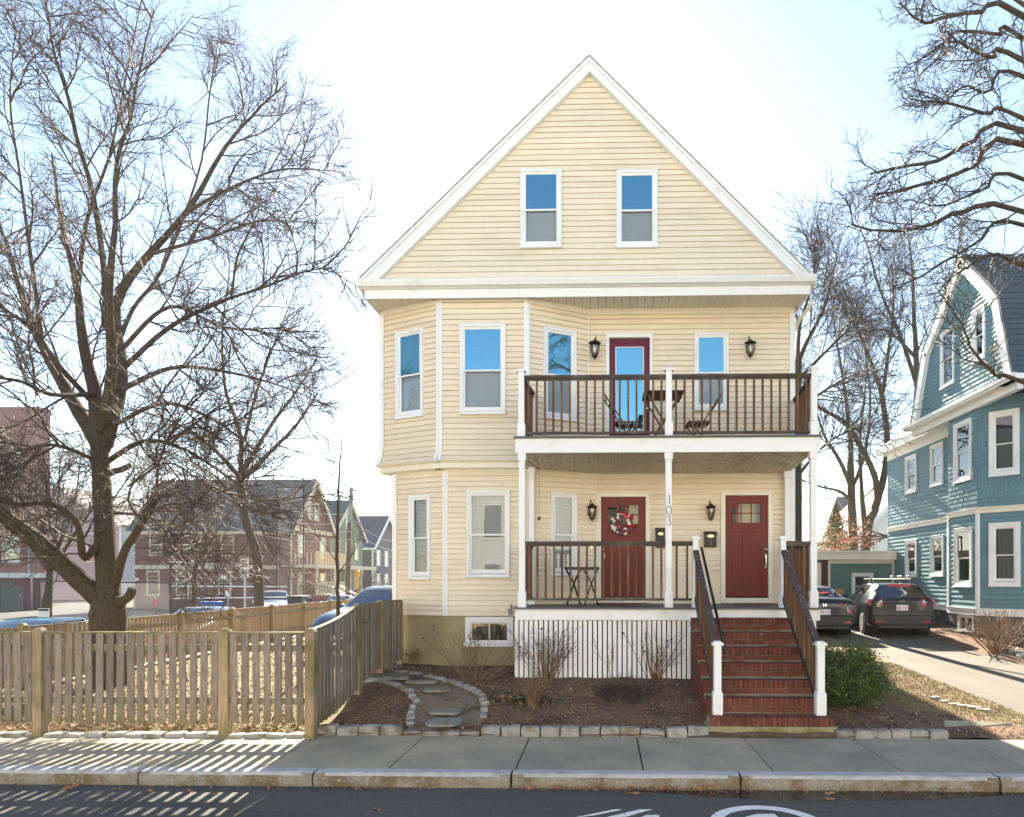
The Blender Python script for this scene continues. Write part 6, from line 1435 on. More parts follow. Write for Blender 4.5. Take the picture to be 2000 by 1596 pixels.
HATCH = dict(L=4.40, W=1.74, wb=1.33, wb2=1.30, wr=.315, roofz=1.47, beltz=.98, mirror=.19, platez=.80, brk=(-.405, -.425), emblem='oval',
    st=[(-.5, .36, .93, .98, .86, .86, .78), (-.493, .30, .97, 1.04, .93, .91, .78), (-.475, .27, .99, 1.12, .96, .95, .74), (-.43, .25, 1.0, 1.34, .97, .985, .68), (-.40, .24, 1.0, 1.44, .97, .99, .66), (-.30, .22, .99, 1.47, .98, 1, .66), (-.1, .2, .97, 1.475, .98, 1, .665), (.06, .2, .95, 1.46, .98, 1, .655), (.16, .2, .945, 1.28, .98, 1, .68), (.245, .2, .93, 1.0, .98, .99, .80), (.36, .2, .86, .93, .97, .97, .74), (.45, .22, .76, .82, .93, .92, .68), (.495, .26, .60, .66, .84, .84, .62), (.5, .34, .52, .56, .78, .78, .60)],
    glass=[('rear_window', -.487, -.418, 13, 23), ('side_window', -.26, -.06, 10, 12), ('side_window', -.04, .13, 10, 12), ('side_window', -.37, -.28, 10, 12), ('side_window', -.26, -.06, 24, 26), ('side_window', -.04, .13, 24, 26), ('windscreen', .07, .23, 12, 24)],
    tail=[(.50, .86, .84, 1.04, -.03, 'light_red'), (.53, .74, .93, 1.01, -.042, 'light_clear')])
SEDAN = dict(L=4.60, W=1.80, wb=1.38, wb2=1.34, wr=.32, roofz=1.42, beltz=.95, mirror=.17, platez=.70, brk=(-.33, -.34), emblem='h',
    st=[(-.5, .36, .86, .92, .84, .84, .70), (-.493, .30, .93, 1.0, .93, .92, .74), (-.47, .27, .97, 1.06, .96, .95, .76), (-.42, .25, .98, 1.09, .97, .98, .76), (-.33, .22, .98, 1.22, .98, 1, .70), (-.22, .2, .96, 1.38, .98, 1, .64), (-.08, .2, .94, 1.42, .98, 1, .64), (.05, .2, .93, 1.40, .98, 1, .635), (.16, .2, .92, 1.20, .98, 1, .68), (.25, .2, .90, .97, .98, .99, .78), (.36, .2, .82, .89, .97, .97, .74), (.45, .22, .72, .78, .93, .92, .68), (.495, .26, .58, .64, .84, .84, .62), (.5, .34, .5, .54, .78, .78, .6)],
    glass=[('rear_window', -.40, -.24, 13, 23), ('side_window', -.20, -.04, 10, 12), ('side_window', -.02, .13, 10, 12), ('side_window', -.20, -.04, 24, 26), ('side_window', -.02, .13, 24, 26), ('windscreen', .06, .23, 12, 24)],
    tail=[(.42, .88, .88, .97, -.03, 'light_red'), (.62, .88, .66, .90, -.03, 'light_red'), (.60, .72, .72, .86, -.042, 'light_clear')])
SUV = dict(HATCH); SUV.update(L=4.65, W=1.88, wr=.35, roofz=1.70, beltz=1.08, st=[(x, zl+.04, zb*1.11, zt_*1.155, a, b_, c) for x, zl, zb, zt_, a, b_, c in HATCH['st']])
p = on_y(1764, 1240, 19.3); car('dark grey hatchback with roof rack parked nose-in by the teal house', (8.60, 21.3, gz(8.5, 19.5)+.02), math.radians(90-9), HATCH, 'car_grey', plate='6BL 769', rack=True)
car('black sedan half hidden by the porch corner, parked beside the hatchback', (6.20, 21.4, gz(6.2, 19.5)), math.radians(90-2), SEDAN, 'car_black', plate='5PR 235')
car('large dark car with pale blue windscreen parked behind the gate', (-6.15, 19.6, .22), math.radians(250), SUV, 'car_dark', 'front')
car('turquoise car at the left edge behind the long fence', (-13.9, 16.3, -.25), math.radians(-84), SEDAN, 'car_blue', 'front')
car('pale silver car roof showing over the fence right of the big trunk', (-13.9, 23.2, -.25), math.radians(-86), SEDAN, 'car_silver', 'front')
car('white crossover facing us beside the parking sign', (-18.6, 38, -.25), math.radians(-62), SUV, 'car_white', 'front')
car('low white car beyond the sapling', (-15.6, 40, -.25), math.radians(-75), SEDAN, 'car_white', 'front')
car('lime and white car farther up the side street', (-17.3, 50, -.25), math.radians(-80), HATCH, 'car_lime', 'front')
# ================================================================== LEFT BACKGROUND
def bwin(par, face, u, z, w, h, trim='trim_cream', hung=True, glass='glass_far'):
    b = MB(); ringbox(face, b, u-w/2-.1, u+w/2+.1, z-.1, z+h+.1, .11, -.02, .07); o = b.build('window', trim, par)
    b = MB(); face.box(b, u-w/2, u+w/2, z, z+h, -.01, .012); b.build('backing', 'interior', o)
    b = MB(); face.box(b, u-w/2, u+w/2, z, z+h, .02, .03); b.build('pane', glass, o)
    if hung: b = MB(); face.box(b, u-w/2, u+w/2, z+h/2-.03, z+h/2+.03, .03, .05); b.build('sash_rail', 'trim', o)
def bhouse(name, label, x0, x1, y0, y1, ze, zr, wall, roof, trim='trim_cream', axis='x', gable_wall=None, z0=-.2, over=.4):
    t = thing(name, ((x0+x1)/2, (y0+y1)/2, z0), label, 'house'); MB().box(x0, x1, y0, y1, z0, ze).build('wall', wall, t)
    s, e = Face((x0, y0), (x1, y0)), Face((x1, y0), (x1, y1))
    ym, xm = (y0+y1)/2, (x0+x1)/2
    if axis == 'x':
        for a, c in (((y0-over), ym), ((y1+over), ym)):
            zl = ze-over*(zr-ze)/((y1-y0)/2)
            MB().hexa([(x0-over, a, zl), (x1+over, a, zl), (x1+over, c, zr), (x0-over, c, zr), (x0-over, a, zl+.14), (x1+over, a, zl+.14), (x1+over, c, zr+.14), (x0-over, c, zr+.14)]).build('roof', roof, t)
            MB().bar((x1+over+.02, a, zl-.02), (x1+over+.02, c, zr-.02), .06, .32, (0, 0, 1)).build('rake_board', trim, t)
        MB().poly([(x1-.02, y0, ze), (x1-.02, y1, ze), (x1-.02, ym, zr)], (.04, 0, 0)).build('gable_wall', gable_wall or wall, t)
        MB().box(x0-over, x1+over, y0-over-.03, y0-over+.06, ze-over*(zr-ze)/((y1-y0)/2)-.16, ze-over*(zr-ze)/((y1-y0)/2)+.06).build('eave_board', trim, t)
    else:
        for a, c in (((x0-over), xm), ((x1+over), xm)):
            zl = ze-over*(zr-ze)/((x1-x0)/2)
            MB().hexa([(a, y0-over, zl), (a, y1+over, zl), (c, y1+over, zr), (c, y0-over, zr), (a, y0-over, zl+.14), (a, y1+over, zl+.14), (c, y1+over, zr+.14), (c, y0-over, zr+.14)]).build('roof', roof, t)
            for yy_ in (y0-over-.02, y1+over+.02): MB().bar((a, yy_, zl-.02), (c, yy_, zr-.02), .06, .3, (0, 0, 1)).build('rake_board', trim, t)
        for yy_ in (y0, y1-.04): MB().poly([(x0, yy_, ze), (x1, yy_, ze), (xm, yy_, zr)], (0, .04, 0)).build('gable_wall', gable_wall or wall, t)
    for x in (x0, x1): MB().box(x-.07, x+.07, y0-.04, y0+.06, z0, ze).build('corner_board', trim, t)
    return t, s, e
t, s, e = bhouse('brown_house', 'big brown clapboard house with cream trimmed gable across the side street', -35, -23.2, 50, 57.4, 6.0, 9.9, 'wall_brown', 'roof_dark')
siding(Face((-35, 49.98), (-23.2, 49.98)), 0, 5.6, .3, t, (), 'wall_brown', tilt=.03)
for px in (300, 357, 440): 
    u, _ = s.uz(px, 1100)
    bwin(t, s, u, .95, .8, 1.7); bwin(t, s, u+.2, 3.9, .8, 1.5)
for yy_, z in ((51.6, 1.0), (55.6, 1.0), (51.6, 3.9), (55.6, 3.9)): bwin(t, e, yy_-50, z, .9, 1.5)
for yy_ in (53.1, 54.4): bwin(t, e, yy_-50, 6.9, .7, 1.2)
MB().box(-23.2, -23.05, 49.95, 57.45, 5.75, 6.05).box(-35, -23.1, 49.9, 49.97, 2.85, 3.15).build('belt_board', 'trim_cream', t)
pz_ = thing('town_porch', (-22.3, 54, 0), 'cream two-storey porch on the brown house gable end', 'porch')
MB().box(-23.1, -21.3, 50.2, 57.2, 2.95, 3.2).build('roof_deck', 'trim_cream', pz_); MB().box(-23.1, -21.3, 50.2, 57.2, .7, .9).build('floor', 'trim_cream', pz_)
for y in (50.4, 53.7, 57.0): MB().box(-21.5, -21.35, y-.08, y+.08, .9, 2.95).build('post', 'trim_cream', pz_)
for y in np.arange(50.4, 57, .3):
    for z in (3.2, .9): MB().box(-21.45, -21.4, y-.03, y+.03, z, z+.9).build('baluster', 'trim_cream', pz_)
for x in np.arange(-23, -21.4, .3): MB().box(x-.03, x+.03, 50.25, 50.3, 3.2, 4.1).build('baluster', 'trim_cream', pz_)
for z in (4.1, 1.8): MB().box(-21.46, -21.38, 50.2, 57.2, z, z+.08).build('rail', 'trim_cream', pz_)
for k in range(5): MB().box(-21.3+k*.3, -21.0+k*.3, 52, 54, -.2, .7-.17*k).build('step', 'stair_wood', pz_)
for y in (52, 54): MB().bar((-21.3, y, 1.7), (-19.7, y, .8), .06, .08).build('stair_rail', 'white_rail', pz_)
t, s, e = bhouse('green_house', 'sage green clapboard house with dark slate roof up the side street', -38, -24.3, 60, 68, 6.1, 9.4, 'wall_green', 'roof_green', 'trim_cream')
for yy_ in (1.6, 3.9, 6.3):
    bwin(t, e, yy_, 1.2, .9, 1.6); bwin(t, e, yy_, 4.0, .8, 1.5)
bwin(t, e, 4.0, 6.9, .8, 1.3); bwin(t, s, 11.9, 4.0, 1.2, 1.8, 'trim'); bwin(t, s, 11.9, 1.0, 1.1, 1.8, 'trim')
MB().box(-24.3, -22.8, 60.2, 67.8, 3.0, 3.3).build('porch_roof', 'trim_cream', t)
for y in (60.4, 64, 67.6): MB().box(-23, -22.85, y-.08, y+.08, .2, 3.0).build('porch_post', 'trim_cream', t)
t, s, e = bhouse('slate_house', 'dark slate grey house with navy roof at the far left of the yellow house', -36, -24.3, 71, 80, 5.6, 9.0, 'wall_slate', 'roof_navy', 'trim')
for yy_ in (1.8, 4.5, 7.2): bwin(t, e, yy_, 1.0, .9, 1.6, 'trim'); bwin(t, e, yy_, 3.6, .9, 1.5, 'trim')
t, s, e = bhouse('pale_house', 'pale grey house far off behind the big tree trunk', -66, -52, 72, 82, 8, 12, 'wall_far', 'roof_dark', 'trim', axis='y')
for k in range(3): bwin(t, s, 3+k*4, 4, 1, 1.8, 'trim')
# brick school
sch = thing('school_building', (-55, 48, 0), 'red brick school with green metal doors at the left edge', 'building')
MB().box(-90, -40.6, 48, 49, 2.55, 14.5).build('brick_wall', 'wall_brick', sch); MB().box(-90, -40.55, 47.97, 49, -.9, 2.2).build('maroon_wall', 'wall_maroon', sch); MB().box(-90, -40.4, 47.85, 49, 2.2, 2.55).build('stone_band', 'chalk', sch)
SF = Face((-90, 47.97), (-40.55, 47.97))
for px0, px1 in ((-30, 2), (4, 47)):
    u0, u1 = SF.uz(px0, 1100)[0], SF.uz(px1, 1100)[0]; b = MB(); SF.box(b, u0, u1, -.9, 1.6, 0, .06); d_ = b.build('green_door', 'green_door', sch); b = MB(); SF.box(b, u1-.2, u1-.12, .85, 1.0, .06, .12); b.build('door_handle', 'galv', d_)
u0, u1 = SF.uz(-30, 1100)[0], SF.uz(32, 1100)[0]; b = MB(); SF.box(b, u0, u1, 1.65, 1.95, 0, .1); b.build('door_canopy', 'green_door', sch)
for k, z in enumerate((3.4, 6.4, 9.2)): 
    for px in (-20, 22): bwin(sch, SF, SF.uz(px, 1000)[0], z, 1.1, 1.7, 'chalk')
MB().tube([on_y(57, 1000, 47.8), on_y(57, 1118, 47.8), on_y(62, 1126, 47.8), on_y(62, 1195, 47.8)], .07, 8).build('downpipe', 'galv', sch, True)
# chain link
def chainlink(label, a, c, z0, z1, sp=.14, mat='chain', post_sp=3.0, rails=(0, 1)):
    a, c = Vector(a), Vector(c); L = (c-a).length; d = (c-a)/L; t = thing('chain_link_fence', ((a+c)/2)+Vector((0, 0, z0)), label, 'fence'); b = MB(); H_ = z1-z0; n = int((L+H_)/sp); up = Vector((0, 0, 1))
    for k in range(n):
        s0 = k*sp-H_; p0, p1 = max(0, -s0), min(H_, L-s0)
        if p1 > p0+.05:
            for fl in (0, 1):
                q = lambda h: a+d*((s0+h) if not fl else L-(s0+h))+up*(z0+h)
                b.bar(q(p0), q(p1), .006, .006, (d.y, -d.x, 0))
    o = b.build('wire_mesh', mat, t); o['kind'] = 'stuff'
    m = max(1, round(L/post_sp))
    for k in range(m+1): p = a+d*(L*k/m); MB().tube([p+up*(z0-.1), p+up*(z1+.05)], .045, 8).build('post', 'chain', t)
    for r in rails: MB().tube([a+up*(z0+H_*r), c+up*(z0+H_*r)], .03, 6).build('rail', 'chain', t)
    return t
A0 = lambda px, Y: (on_y(px, 1100, Y).x, Y, 0)
chainlink('low black chain link fence between the big tree and the brick court', A0(205, 33), A0(332, 33), -.1, 1.95, .16)
chainlink('pale chain link fence left of the big trunk near the school', A0(78, 34), A0(185, 34), -.1, 2.0, .17)
chainlink('tall black chain link backstop in front of the brown house', A0(541, 44), A0(593, 44), 0, 8.1, .22, 'chain', 3.0, (0, .35, .75, 1))
chainlink('tall dark fence posts and rails around the play court', A0(333, 40), A0(541, 40), 0, 3.6, .5, 'chain', 3.2, (0, .3, .55, 1))
t = thing('white_railing', on_y(420, 1170, 37), 'three long white horizontal rails beside the play court', 'railing')
for y0_, y1_, x0_, x1_ in ((1097, 1105, 331, 470), (1145, 1146, 333, 560), (1169, 1166, 333, 570)): MB().bar(on_y(x0_, y0_, 37), on_y(x1_, y1_, 37), .04, .06).build('rail', 'white_rail', t)
for px in (335, 420, 500, 565): MB().tube([on_y(px, 1097, 37), Vector((on_y(px, 1100, 37).x, 37, -.2))], .03, 6).build('post', 'chain', t)
# signs and poles
p = on_y(478, 1200, 24.5); t = thing('parking_sign', (p.x, 24.5, -.12), 'white and red parking sign on a galvanised post behind the fence', 'sign')
MB().tube([(p.x, 24.5, -.15), (p.x, 24.5, on_y(478, 1085, 24.5).z)], .035, 8).build('post', 'galv', t)
def plate(x0, y0, x1, y1, mat, nm, Y=24.44, th_=.006): a, c = on_y(x0, y0, Y), on_y(x1, y1, Y); return MB().box(a.x, c.x, Y-th_, Y, c.z, a.z).build(nm, mat, t)
plate(468, 1085, 486, 1110, 'sign_white', 'sign_plate'); plate(469, 1111, 486, 1129, 'sign_white', 'sign_plate'); plate(468.4, 1085.5, 485.6, 1091, 'ink_red', 'sign_header', 24.43)
q = on_y(477, 1088.3, 24.42); text('sign_text', 'TOW ZONE', .075, 'sign_white', t, (q.x, 24.42, q.z), (math.pi/2, 0, 0), .001)
for k, yy_ in enumerate((1094, 1097, 1100, 1103, 1106)): plate(471+k % 2, yy_, 484-k % 3, yy_+1.2, 'ink_red', 'text_line', 24.43)
for k, yy_ in enumerate((1114, 1118, 1122, 1126)): plate(472, yy_, 483, yy_+1.4, 'ink_black', 'text_line', 24.43)
for px0, py0, px1, py1, Y, lab in ((440, 1149, 449, 1165, 36.5, 'small white notice on the court fence beside the children'), (431, 1121, 442, 1131, 39.8, 'square white and red notice high on the dark court fence'), (373, 1150, 380, 1161, 36.4, 'small white notice left of the slim tree trunk'), (264, 1129, 271, 1134, 32.9, 'tiny pale notice above the chain link fence'), (75, 1188, 97, 1206, 22, 'white notice board with black header near the turquoise car')):
    a, c = on_y(px0, py0, Y), on_y(px1, py1, Y); t2 = thing('notice_board', ((a.x+c.x)/2, Y, c.z), lab, 'sign'); MB().box(a.x, c.x, Y-.02, Y, c.z, a.z).build('board', 'sign_white', t2); h = a.z-c.z
    MB().box(a.x+.02, c.x-.02, Y-.028, Y-.021, a.z-h*.3, a.z-.02).build('print', 'ink_black' if px0 < 100 else 'ink_red', t2)
    if px0 < 100 or px0 == 440: MB().tube([((a.x+c.x)/2, Y+.02, -.2), ((a.x+c.x)/2, Y+.02, a.z)], .025, 6).build('post', 'galv', t2)
p = on_y(683, 1180, 44); t = thing('utility_pole', (p.x, 44, -.2), 'leaning wooden utility pole before the green house', 'utility pole')
a, m_, c = on_y(678, 1185, 44), on_y(683, 1020, 44), on_y(687, 952, 44); MB().tube([a, m_], [.16, .14], 10).build('pole', 'pole_wood', t, True); MB().tube([m_, c], [.14, .12], 10).build('pole_top', 'pole_top', t, True)
MB().bar(on_y(679, 958, 44), on_y(697, 958, 44), .08, .08).build('crossarm', 'pole_top', t); MB().tube([c, c+Vector((0, 0, .5))], .02, 6).build('insulator', 'galv', t)
def wire(label, a, c, sag, mat='wire', r=.012):
    a, c = Vector(a), Vector(c); pts = [a.lerp(c, k/16)-Vector((0, 0, sag*4*(k/16)*(1-k/16))) for k in range(17)]; tag(MB().tube(pts, r, 5).build('overhead_wire', mat), label, 'wire', 'overhead wires')
pt_ = on_y(687, 958, 44); hw = on_y(768, 935, 14.2)
wire('upper dark wire from the utility pole to the yellow house bay', pt_, hw, .5, r=.010); wire('dark wire running left from the utility pole over the brown house', pt_, on_y(380, 935, 40), .4)
for i, (y0_, y1_, l) in enumerate(((995, 955, 'highest'), (1012, 985, 'second'), (1030, 1000, 'third'), (1045, 1022, 'lowest'))): wire('%s bright service wire left of the utility pole across the brown gable' % l, on_y(684, y0_+8, 43.8), on_y(430, y1_, 38), .5, 'wire_light', .02)
for i, (y0_, y1_, l) in enumerate(((1012, 1060, 'upper'), (1030, 1078, 'middle'), (1046, 1090, 'lower'))): wire('%s bright service wire right of the utility pole' % l, on_y(686, y0_, 44), on_y(790, y1_, 40), .4, 'wire_light', .02)
p = on_y(697, 1170, 30); t = thing('yellow_sign', (p.x, 30, -.2), 'mustard yellow sign box on a post seen right of the pole', 'sign'); MB().tube([(p.x, 30, -.2), (p.x, 30, on_y(697, 1125, 30).z)], .05, 8).build('post', 'sign_yellow', t)
a, c = on_y(693, 1114, 30), on_y(702, 1128, 30); bevel(MB().box(a.x, c.x, 29.9, 30.1, c.z, a.z).build('sign_box', 'sign_yellow', t), .03)
p = on_y(575, 1180, 36); bevel(tag(MB().hexa([(p.x-.35, 36, -.2), (p.x+.35, 36, -.2), (p.x+.35, 36.7, -.2), (p.x-.35, 36.7, -.2), (p.x-.4, 36, 1.15), (p.x+.4, 36, 1.15), (p.x+.4, 36.8, 1.15), (p.x-.4, 36.8, 1.15)]).box(p.x-.43, p.x+.43, 35.96, 36.85, 1.15, 1.22).build('rubbish_bin', 'bin_black'), 'square black rubbish bin at the foot of the tall backstop', 'bin'), .02)
p = on_y(408, 1183, 35); bevel(tag(MB().hexa([(p.x-.4, 35, -.2), (p.x+.4, 35, -.2), (p.x+.4, 35.5, -.2), (p.x-.4, 35.5, -.2), (p.x-.42, 35, .85), (p.x+.42, 35, .85), (p.x+.42, 35.5, .85), (p.x-.42, 35.5, .85)]).box(p.x-.48, p.x+.48, 34.95, 35.55, .85, .95).build('recycling_bin', 'bin_blue'), 'bright blue recycling bin left of the white crossover', 'bin'), .02)
a = on_y(608, 1180, 48); t = thing('low_red_fence', a, 'low dark red wooden fence near the green house', 'fence'); 
for k in range(14): MB().box(a.x+k*.2, a.x+k*.2+.17, 48, 48.03, -.2, .95).build('board', 'red_fence', t)
# far people in the playground
def person(px, py_foot, Y, h, label, jacket, trousers, hair=(.03, .02, .015), turn=0, bag=None):
    m, N, L, P = newmat('clothes_%d' % px); tc = N.new('ShaderNodeTexCoord'); sp = N.new('ShaderNodeSeparateXYZ'); L.new(tc.outputs['Object'], sp.inputs[0]); rp_ = N.new('ShaderNodeValToRGB'); rp_.color_ramp.interpolation = 'CONSTANT'
    mr = N.new('ShaderNodeMapRange'); mr.inputs[2].default_value = h; L.new(sp.outputs[2], mr.inputs[0]); L.new(mr.outputs[0], rp_.inputs[0])
    E = rp_.color_ramp.elements; E[0].color = (.03, .03, .03, 1); E[0].position = 0; E[1].position = .05; E[1].color = (*trousers, 1)
    for pos, c_ in ((.5, jacket), (.845, (.42, .26, .19)), (.94, hair)): e_ = E.new(pos); e_.color = (*c_, 1)
    L.new(rp_.outputs[0], P.inputs['Base Color']); P.inputs['Roughness'].default_value = .8
    z = h; vs_ = [(0, 0, .53*z), (0, 0, .65*z), (0, 0, .80*z), (0, 0, .855*z), (.01*z, 0, .90*z), (.01*z, 0, .975*z), (.055*z, 0, .50*z), (.06*z, .01, .28*z), (.06*z, 0, .04*z), (.06*z, -.07*z, .02*z), (-.055*z, 0, .50*z), (-.06*z, .03, .28*z), (-.06*z, .05, .04*z), (-.06*z, -.02*z, .02*z), (.11*z, 0, .79*z), (.14*z, .01, .63*z), (.13*z, -.05*z, .50*z), (-.11*z, 0, .79*z), (-.14*z, .02, .63*z), (-.12*z, -.06*z, .52*z), (.132*z, -.06*z, .455*z), (-.122*z, -.075*z, .475*z)]
    ed = [(0, 1), (1, 2), (2, 3), (3, 4), (4, 5), (0, 6), (6, 7), (7, 8), (8, 9), (0, 10), (10, 11), (11, 12), (12, 13), (2, 14), (14, 15), (15, 16), (16, 20), (2, 17), (17, 18), (18, 19), (19, 21)]
    rd = [.085, .085, .08, .034, .062, .058, .062, .045, .034, .026, .062, .045, .034, .026, .05, .036, .028, .05, .036, .028, .022, .022]
    me = bpy.data.meshes.new('person'); me.from_pydata(vs_, ed, []); me.materials.append(m); o = bpy.data.objects.new('person', me); col.objects.link(o)
    sk = o.modifiers.new('skin', 'SKIN'); 
    for i, r_ in enumerate(rd): me.skin_vertices[0].data[i].radius = (r_*z, r_*z*.85); me.skin_vertices[0].data[i].use_root = i == 0
    ss_ = o.modifiers.new('smooth', 'SUBSURF'); ss_.levels = 1; ss_.render_levels = 2
    o.location = on_y(px, 1150, Y); o.location.z = -.13; o.rotation_euler = (0, 0, turn); return tag(o, label, 'person', 'people in the playground')
person(303, 1195, 38, 1.35, 'person in a red jacket behind the low chain link fence', (.40, .02, .04), (.03, .03, .04), (.10, .14, .35), 2.6)
person(407, 1180, 43, 1.45, 'person in dark clothes standing left in the playground group', (.02, .02, .03), (.08, .06, .06), turn=.5)
person(418, 1180, 43.6, 1.4, 'person in a navy jacket in the playground group', (.02, .03, .07), (.02, .03, .06), turn=2)
person(425, 1180, 43, 1.35, 'person in a dark pink jacket in the playground group', (.30, .02, .07), (.03, .03, .05), turn=3)
person(433, 1180, 43.8, 1.45, 'person in a black coat with light trousers by the white notice', (.02, .018, .02), (.25, .22, .22), turn=1)
# ================================================================== RIGHT BACKGROUND
t, s, e = bhouse('cream_house', 'pale grey house with cream lit roof edge seen through the back trees', 17, 25.5, 46, 56, 5.2, 9.2, 'wall_pale', 'roof_dark', 'trim', axis='y', z0=0)
bwin(t, s, 4.2, 5.6, .9, 1.4, 'trim'); bwin(t, s, 2.2, 2, .9, 1.5, 'trim'); bwin(t, s, 6.4, 2, .9, 1.5, 'trim')
t, s, e = bhouse('cream_house', 'low pale house with dark roof behind the leaning back tree', 22, 31, 60, 68, 6.4, 9.6, 'wall_pale', 'roof_dark', 'trim', axis='x', z0=0)
bwin(t, s, 3, 2, .9, 1.5, 'trim'); bwin(t, s, 6, 2, .9, 1.5, 'trim')
t = thing('rear_balcony', (on_y(1548, 1000, 27).x, 27, 0), 'brown railed rear balcony on cream posts glimpsed past the porch', 'balcony')
bx0, bx1 = on_y(1520, 1000, 27).x, on_y(1560, 1000, 27).x; zb0 = on_y(1550, 968, 27).z
MB().box(bx0, bx1, 26.6, 28.2, zb0-.25, zb0+.05).build('deck_beam', 'old_timber', t)
for px in (1547, 1560): x = on_y(px, 1000, 27).x; MB().box(x-.06, x+.06, 26.7, 26.82, 0, zb0+1.35 if px == 1560 else zb0-.2).build('post', 'cream_post', t)
for k in range(7): x = bx0+(bx1-bx0)*k/6-.03; MB().box(x-.02, x+.02, 26.62, 26.66, zb0+.1, zb0+.85).build('baluster', 'brown_paint', t)
MB().box(bx0, bx1-.04, 26.58, 26.7, zb0+.85, zb0+.92).build('rail', 'brown_paint', t)
zb1 = on_y(1550, 1090, 27).z
for k in range(6): x = bx0+(bx1-bx0)*k/6; MB().box(x-.02, x+.02, 26.62, 26.66, zb1-.1, zb1+.75).build('baluster', 'red_fence', t)
MB().box(bx0, bx1-.1, 26.58, 26.7, zb1+.75, zb1+.82).build('rail', 'red_fence', t); MB().box(bx0, on_y(1543, 1000, 27.2).x, 27.2, 27.25, 1.0, on_y(1543, 1010, 27.2).z).build('red_screen', 'red_cloth', t)
# arborvitae and leafy oak branch above the garage
rb = np.random.default_rng(17); c = at_t(1632, 1120, 30); c.z = .2; t = thing('arborvitae', c, 'olive green conifer behind the garage roof', 'shrub')
top = at_t(1632, 985, 30).z; H_ = top-.2
h_ = rb.random(9000)**.8; a_ = rb.uniform(0, 6.28, 9000); r_ = (1-h_**1.5)*1.25*rb.uniform(.4, 1.05, 9000)*(1+.25*np.sin(a_*3+h_*9))
P_ = np.stack([c.x+r_*np.cos(a_), c.y+r_*np.sin(a_), .2+h_*H_], 1); v, f = flakes(len(P_), lambda r, n: P_, .055, rb, 1.5, (.3, .6)); npmesh('foliage', v-np.array(c), f, 'arbor_leaf', t, w=c); MB().tube([c, (c.x, c.y, top-.3)], [.09, .02], 8).build('stem', 'bark', t)
tw = Twigs(); b0 = at_t(1740, 1048, 27); c = Vector((b0.x, b0.y, .3)); t = thing('young_oak', c, 'young oak holding orange-brown dead leaves above the garage', 'tree'); MB().tube([c, b0], [.09, .05], 8).build('trunk', 'bark', t)
LP = []
for k in range(9):
    q = grow(rb, np.array(b0), np.array(at_t(1600+rb.uniform(-10, 30), 1045+rb.uniform(-25, 25), 27+rb.uniform(-.8, .8)))-np.array(b0), 3.0*rb.uniform(.7, 1.05), 9, .08, np.array([0, 0, .0])); tw.add(q, .022, .006, 4); ramify(rb, tw, q, .01, [(7, .5, .007, 5, 3, .15, .0, .8)], 0, .2)
for (n_p, sd), Ls in tw.g.items():
    for q, r in Ls:
        for p in q[2:]: LP += [p+rb.normal(0, .08, 3) for _ in range(3)]
tw.build('branches', 'twig', t); LP = np.array(LP); v, f = flakes(len(LP), lambda r, n: LP, .06, rb, 1.3, (.45, .8)); npmesh('leaves', v-np.array(c), f, 'oak_leaf', t, w=c)
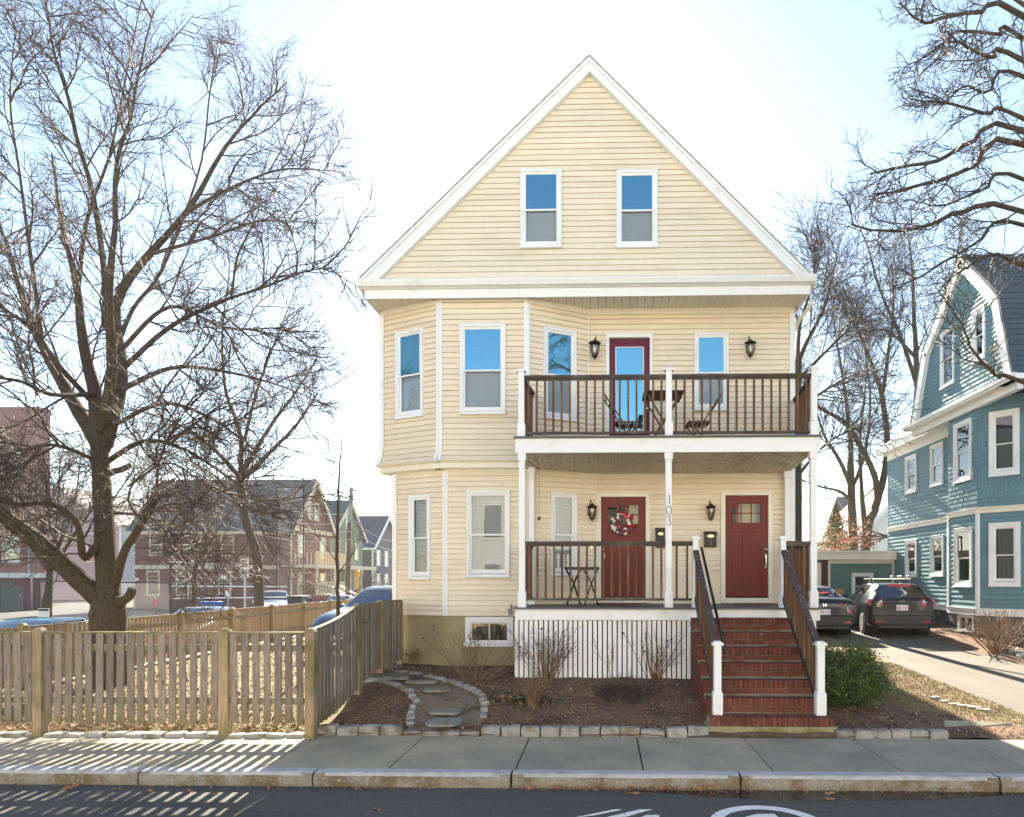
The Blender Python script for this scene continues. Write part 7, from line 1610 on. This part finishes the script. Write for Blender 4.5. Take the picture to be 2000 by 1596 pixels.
# leaves and stones at the foot of the teal house
def rl(rng, n):
    x = rng.uniform(9.2, 11.4, n); y = rng.uniform(13.4, 17.2, n); ok = (x > 9.35+(y-13.5)*.12)
    return np.array([(a, b_, gz(a, b_)+rng.uniform(.02, .08)) for a, b_ in zip(x[ok], y[ok])])
v, f = flakes(900, rl, .045, rng, .7); struct(npmesh('bed_leaves', v, f, 'dead_leaf'), 'stuff')
for k in range(9):
    y = 13.2+k*.42; x = 9.42+.08*math.sin(k*2); o = inst('edge_rock', RK[k % 6], None, (x+.03*k, y, gz(x, y)+.03), (R.uniform(-.2, .2), R.uniform(-.2, .2), R.uniform(0, 3)), (.36, .24, .14)); tag(o, 'rough flat stone edging the leafy bed by the drive', 'stone', 'stones edging the neighbour bed')
for k in range(6):
    q = on_g(1826+k*19, 1364+k*5.5+3*math.sin(k)); inst_ = inst('verge_rock', RK[k % 6], None, (q.x, q.y, gz(q.x, q.y)+.005), (.1, 0, .5-.2*k), (.19, .08, .06)); tag(inst_, 'low grey stone between mulch bed and dry grass strip', 'stone', 'stones between bed and verge')
# ================================================================== OPPOSITE SIDE OF THE STREET (seen in reflections, returns sunlight)
for i, (x0, x1, wm_, lab) in enumerate(((-27, -17.5, 'wall_cream', 'cream house across the street, opposite the corner lot'), (-14, -4.5, 'wall_pale', 'pale grey house across the street, left of the one opposite'), (-1.5, 8.5, 'wall_cream', 'cream clapboard house directly across the street'), (12, 22, 'wall_pale', 'pale house across the street, opposite the drive'))):
    t, s, e = bhouse('opposite_house', lab, x0, x1, -22, -11.5, 7.5, 11, wm_, 'roof_dark', 'trim', axis='y', z0=0)
    FN = Face((x1, -11.5), (x0, -11.5)); siding(FN, .4, 7.4, .22, t, (), wm_)
    for k in range(3):
        for z in (1.2, 4.4): 
            b = MB(); u = 1.6+k*3.1; ringbox(FN, b, u-.62, u+.62, z-.14, z+1.9, .16, -.02, .08); o = b.build('window', 'ink_red' if i == 2 else 'trim', t); b = MB(); FN.box(b, u-.46, u+.46, z, z+1.75, .0, .02); b.build('backing', 'interior', o); b = MB(); FN.box(b, u-.46, u+.46, z, z+1.75, .03, .035); b.build('pane', 'glass_far', o)

# ================================================================== AIR
hz = MB().box(-430, 430, -280, 730, -1.9, 20).build('haze', 'trim', centre=False); struct(hz, 'stuff')
hm = bpy.data.materials.new('haze'); hm.use_nodes = True; hn = hm.node_tree.nodes; hn.clear(); ho = hn.new('ShaderNodeOutputMaterial'); pv = hn.new('ShaderNodeVolumePrincipled')
pv.inputs['Color'].default_value = (.95, .96, 1, 1); pv.inputs['Density'].default_value = .00045; pv.inputs['Anisotropy'].default_value = .35; hm.node_tree.links.new(pv.outputs[0], ho.inputs['Volume'])
hz.data.materials.clear(); hz.data.materials.append(hm)
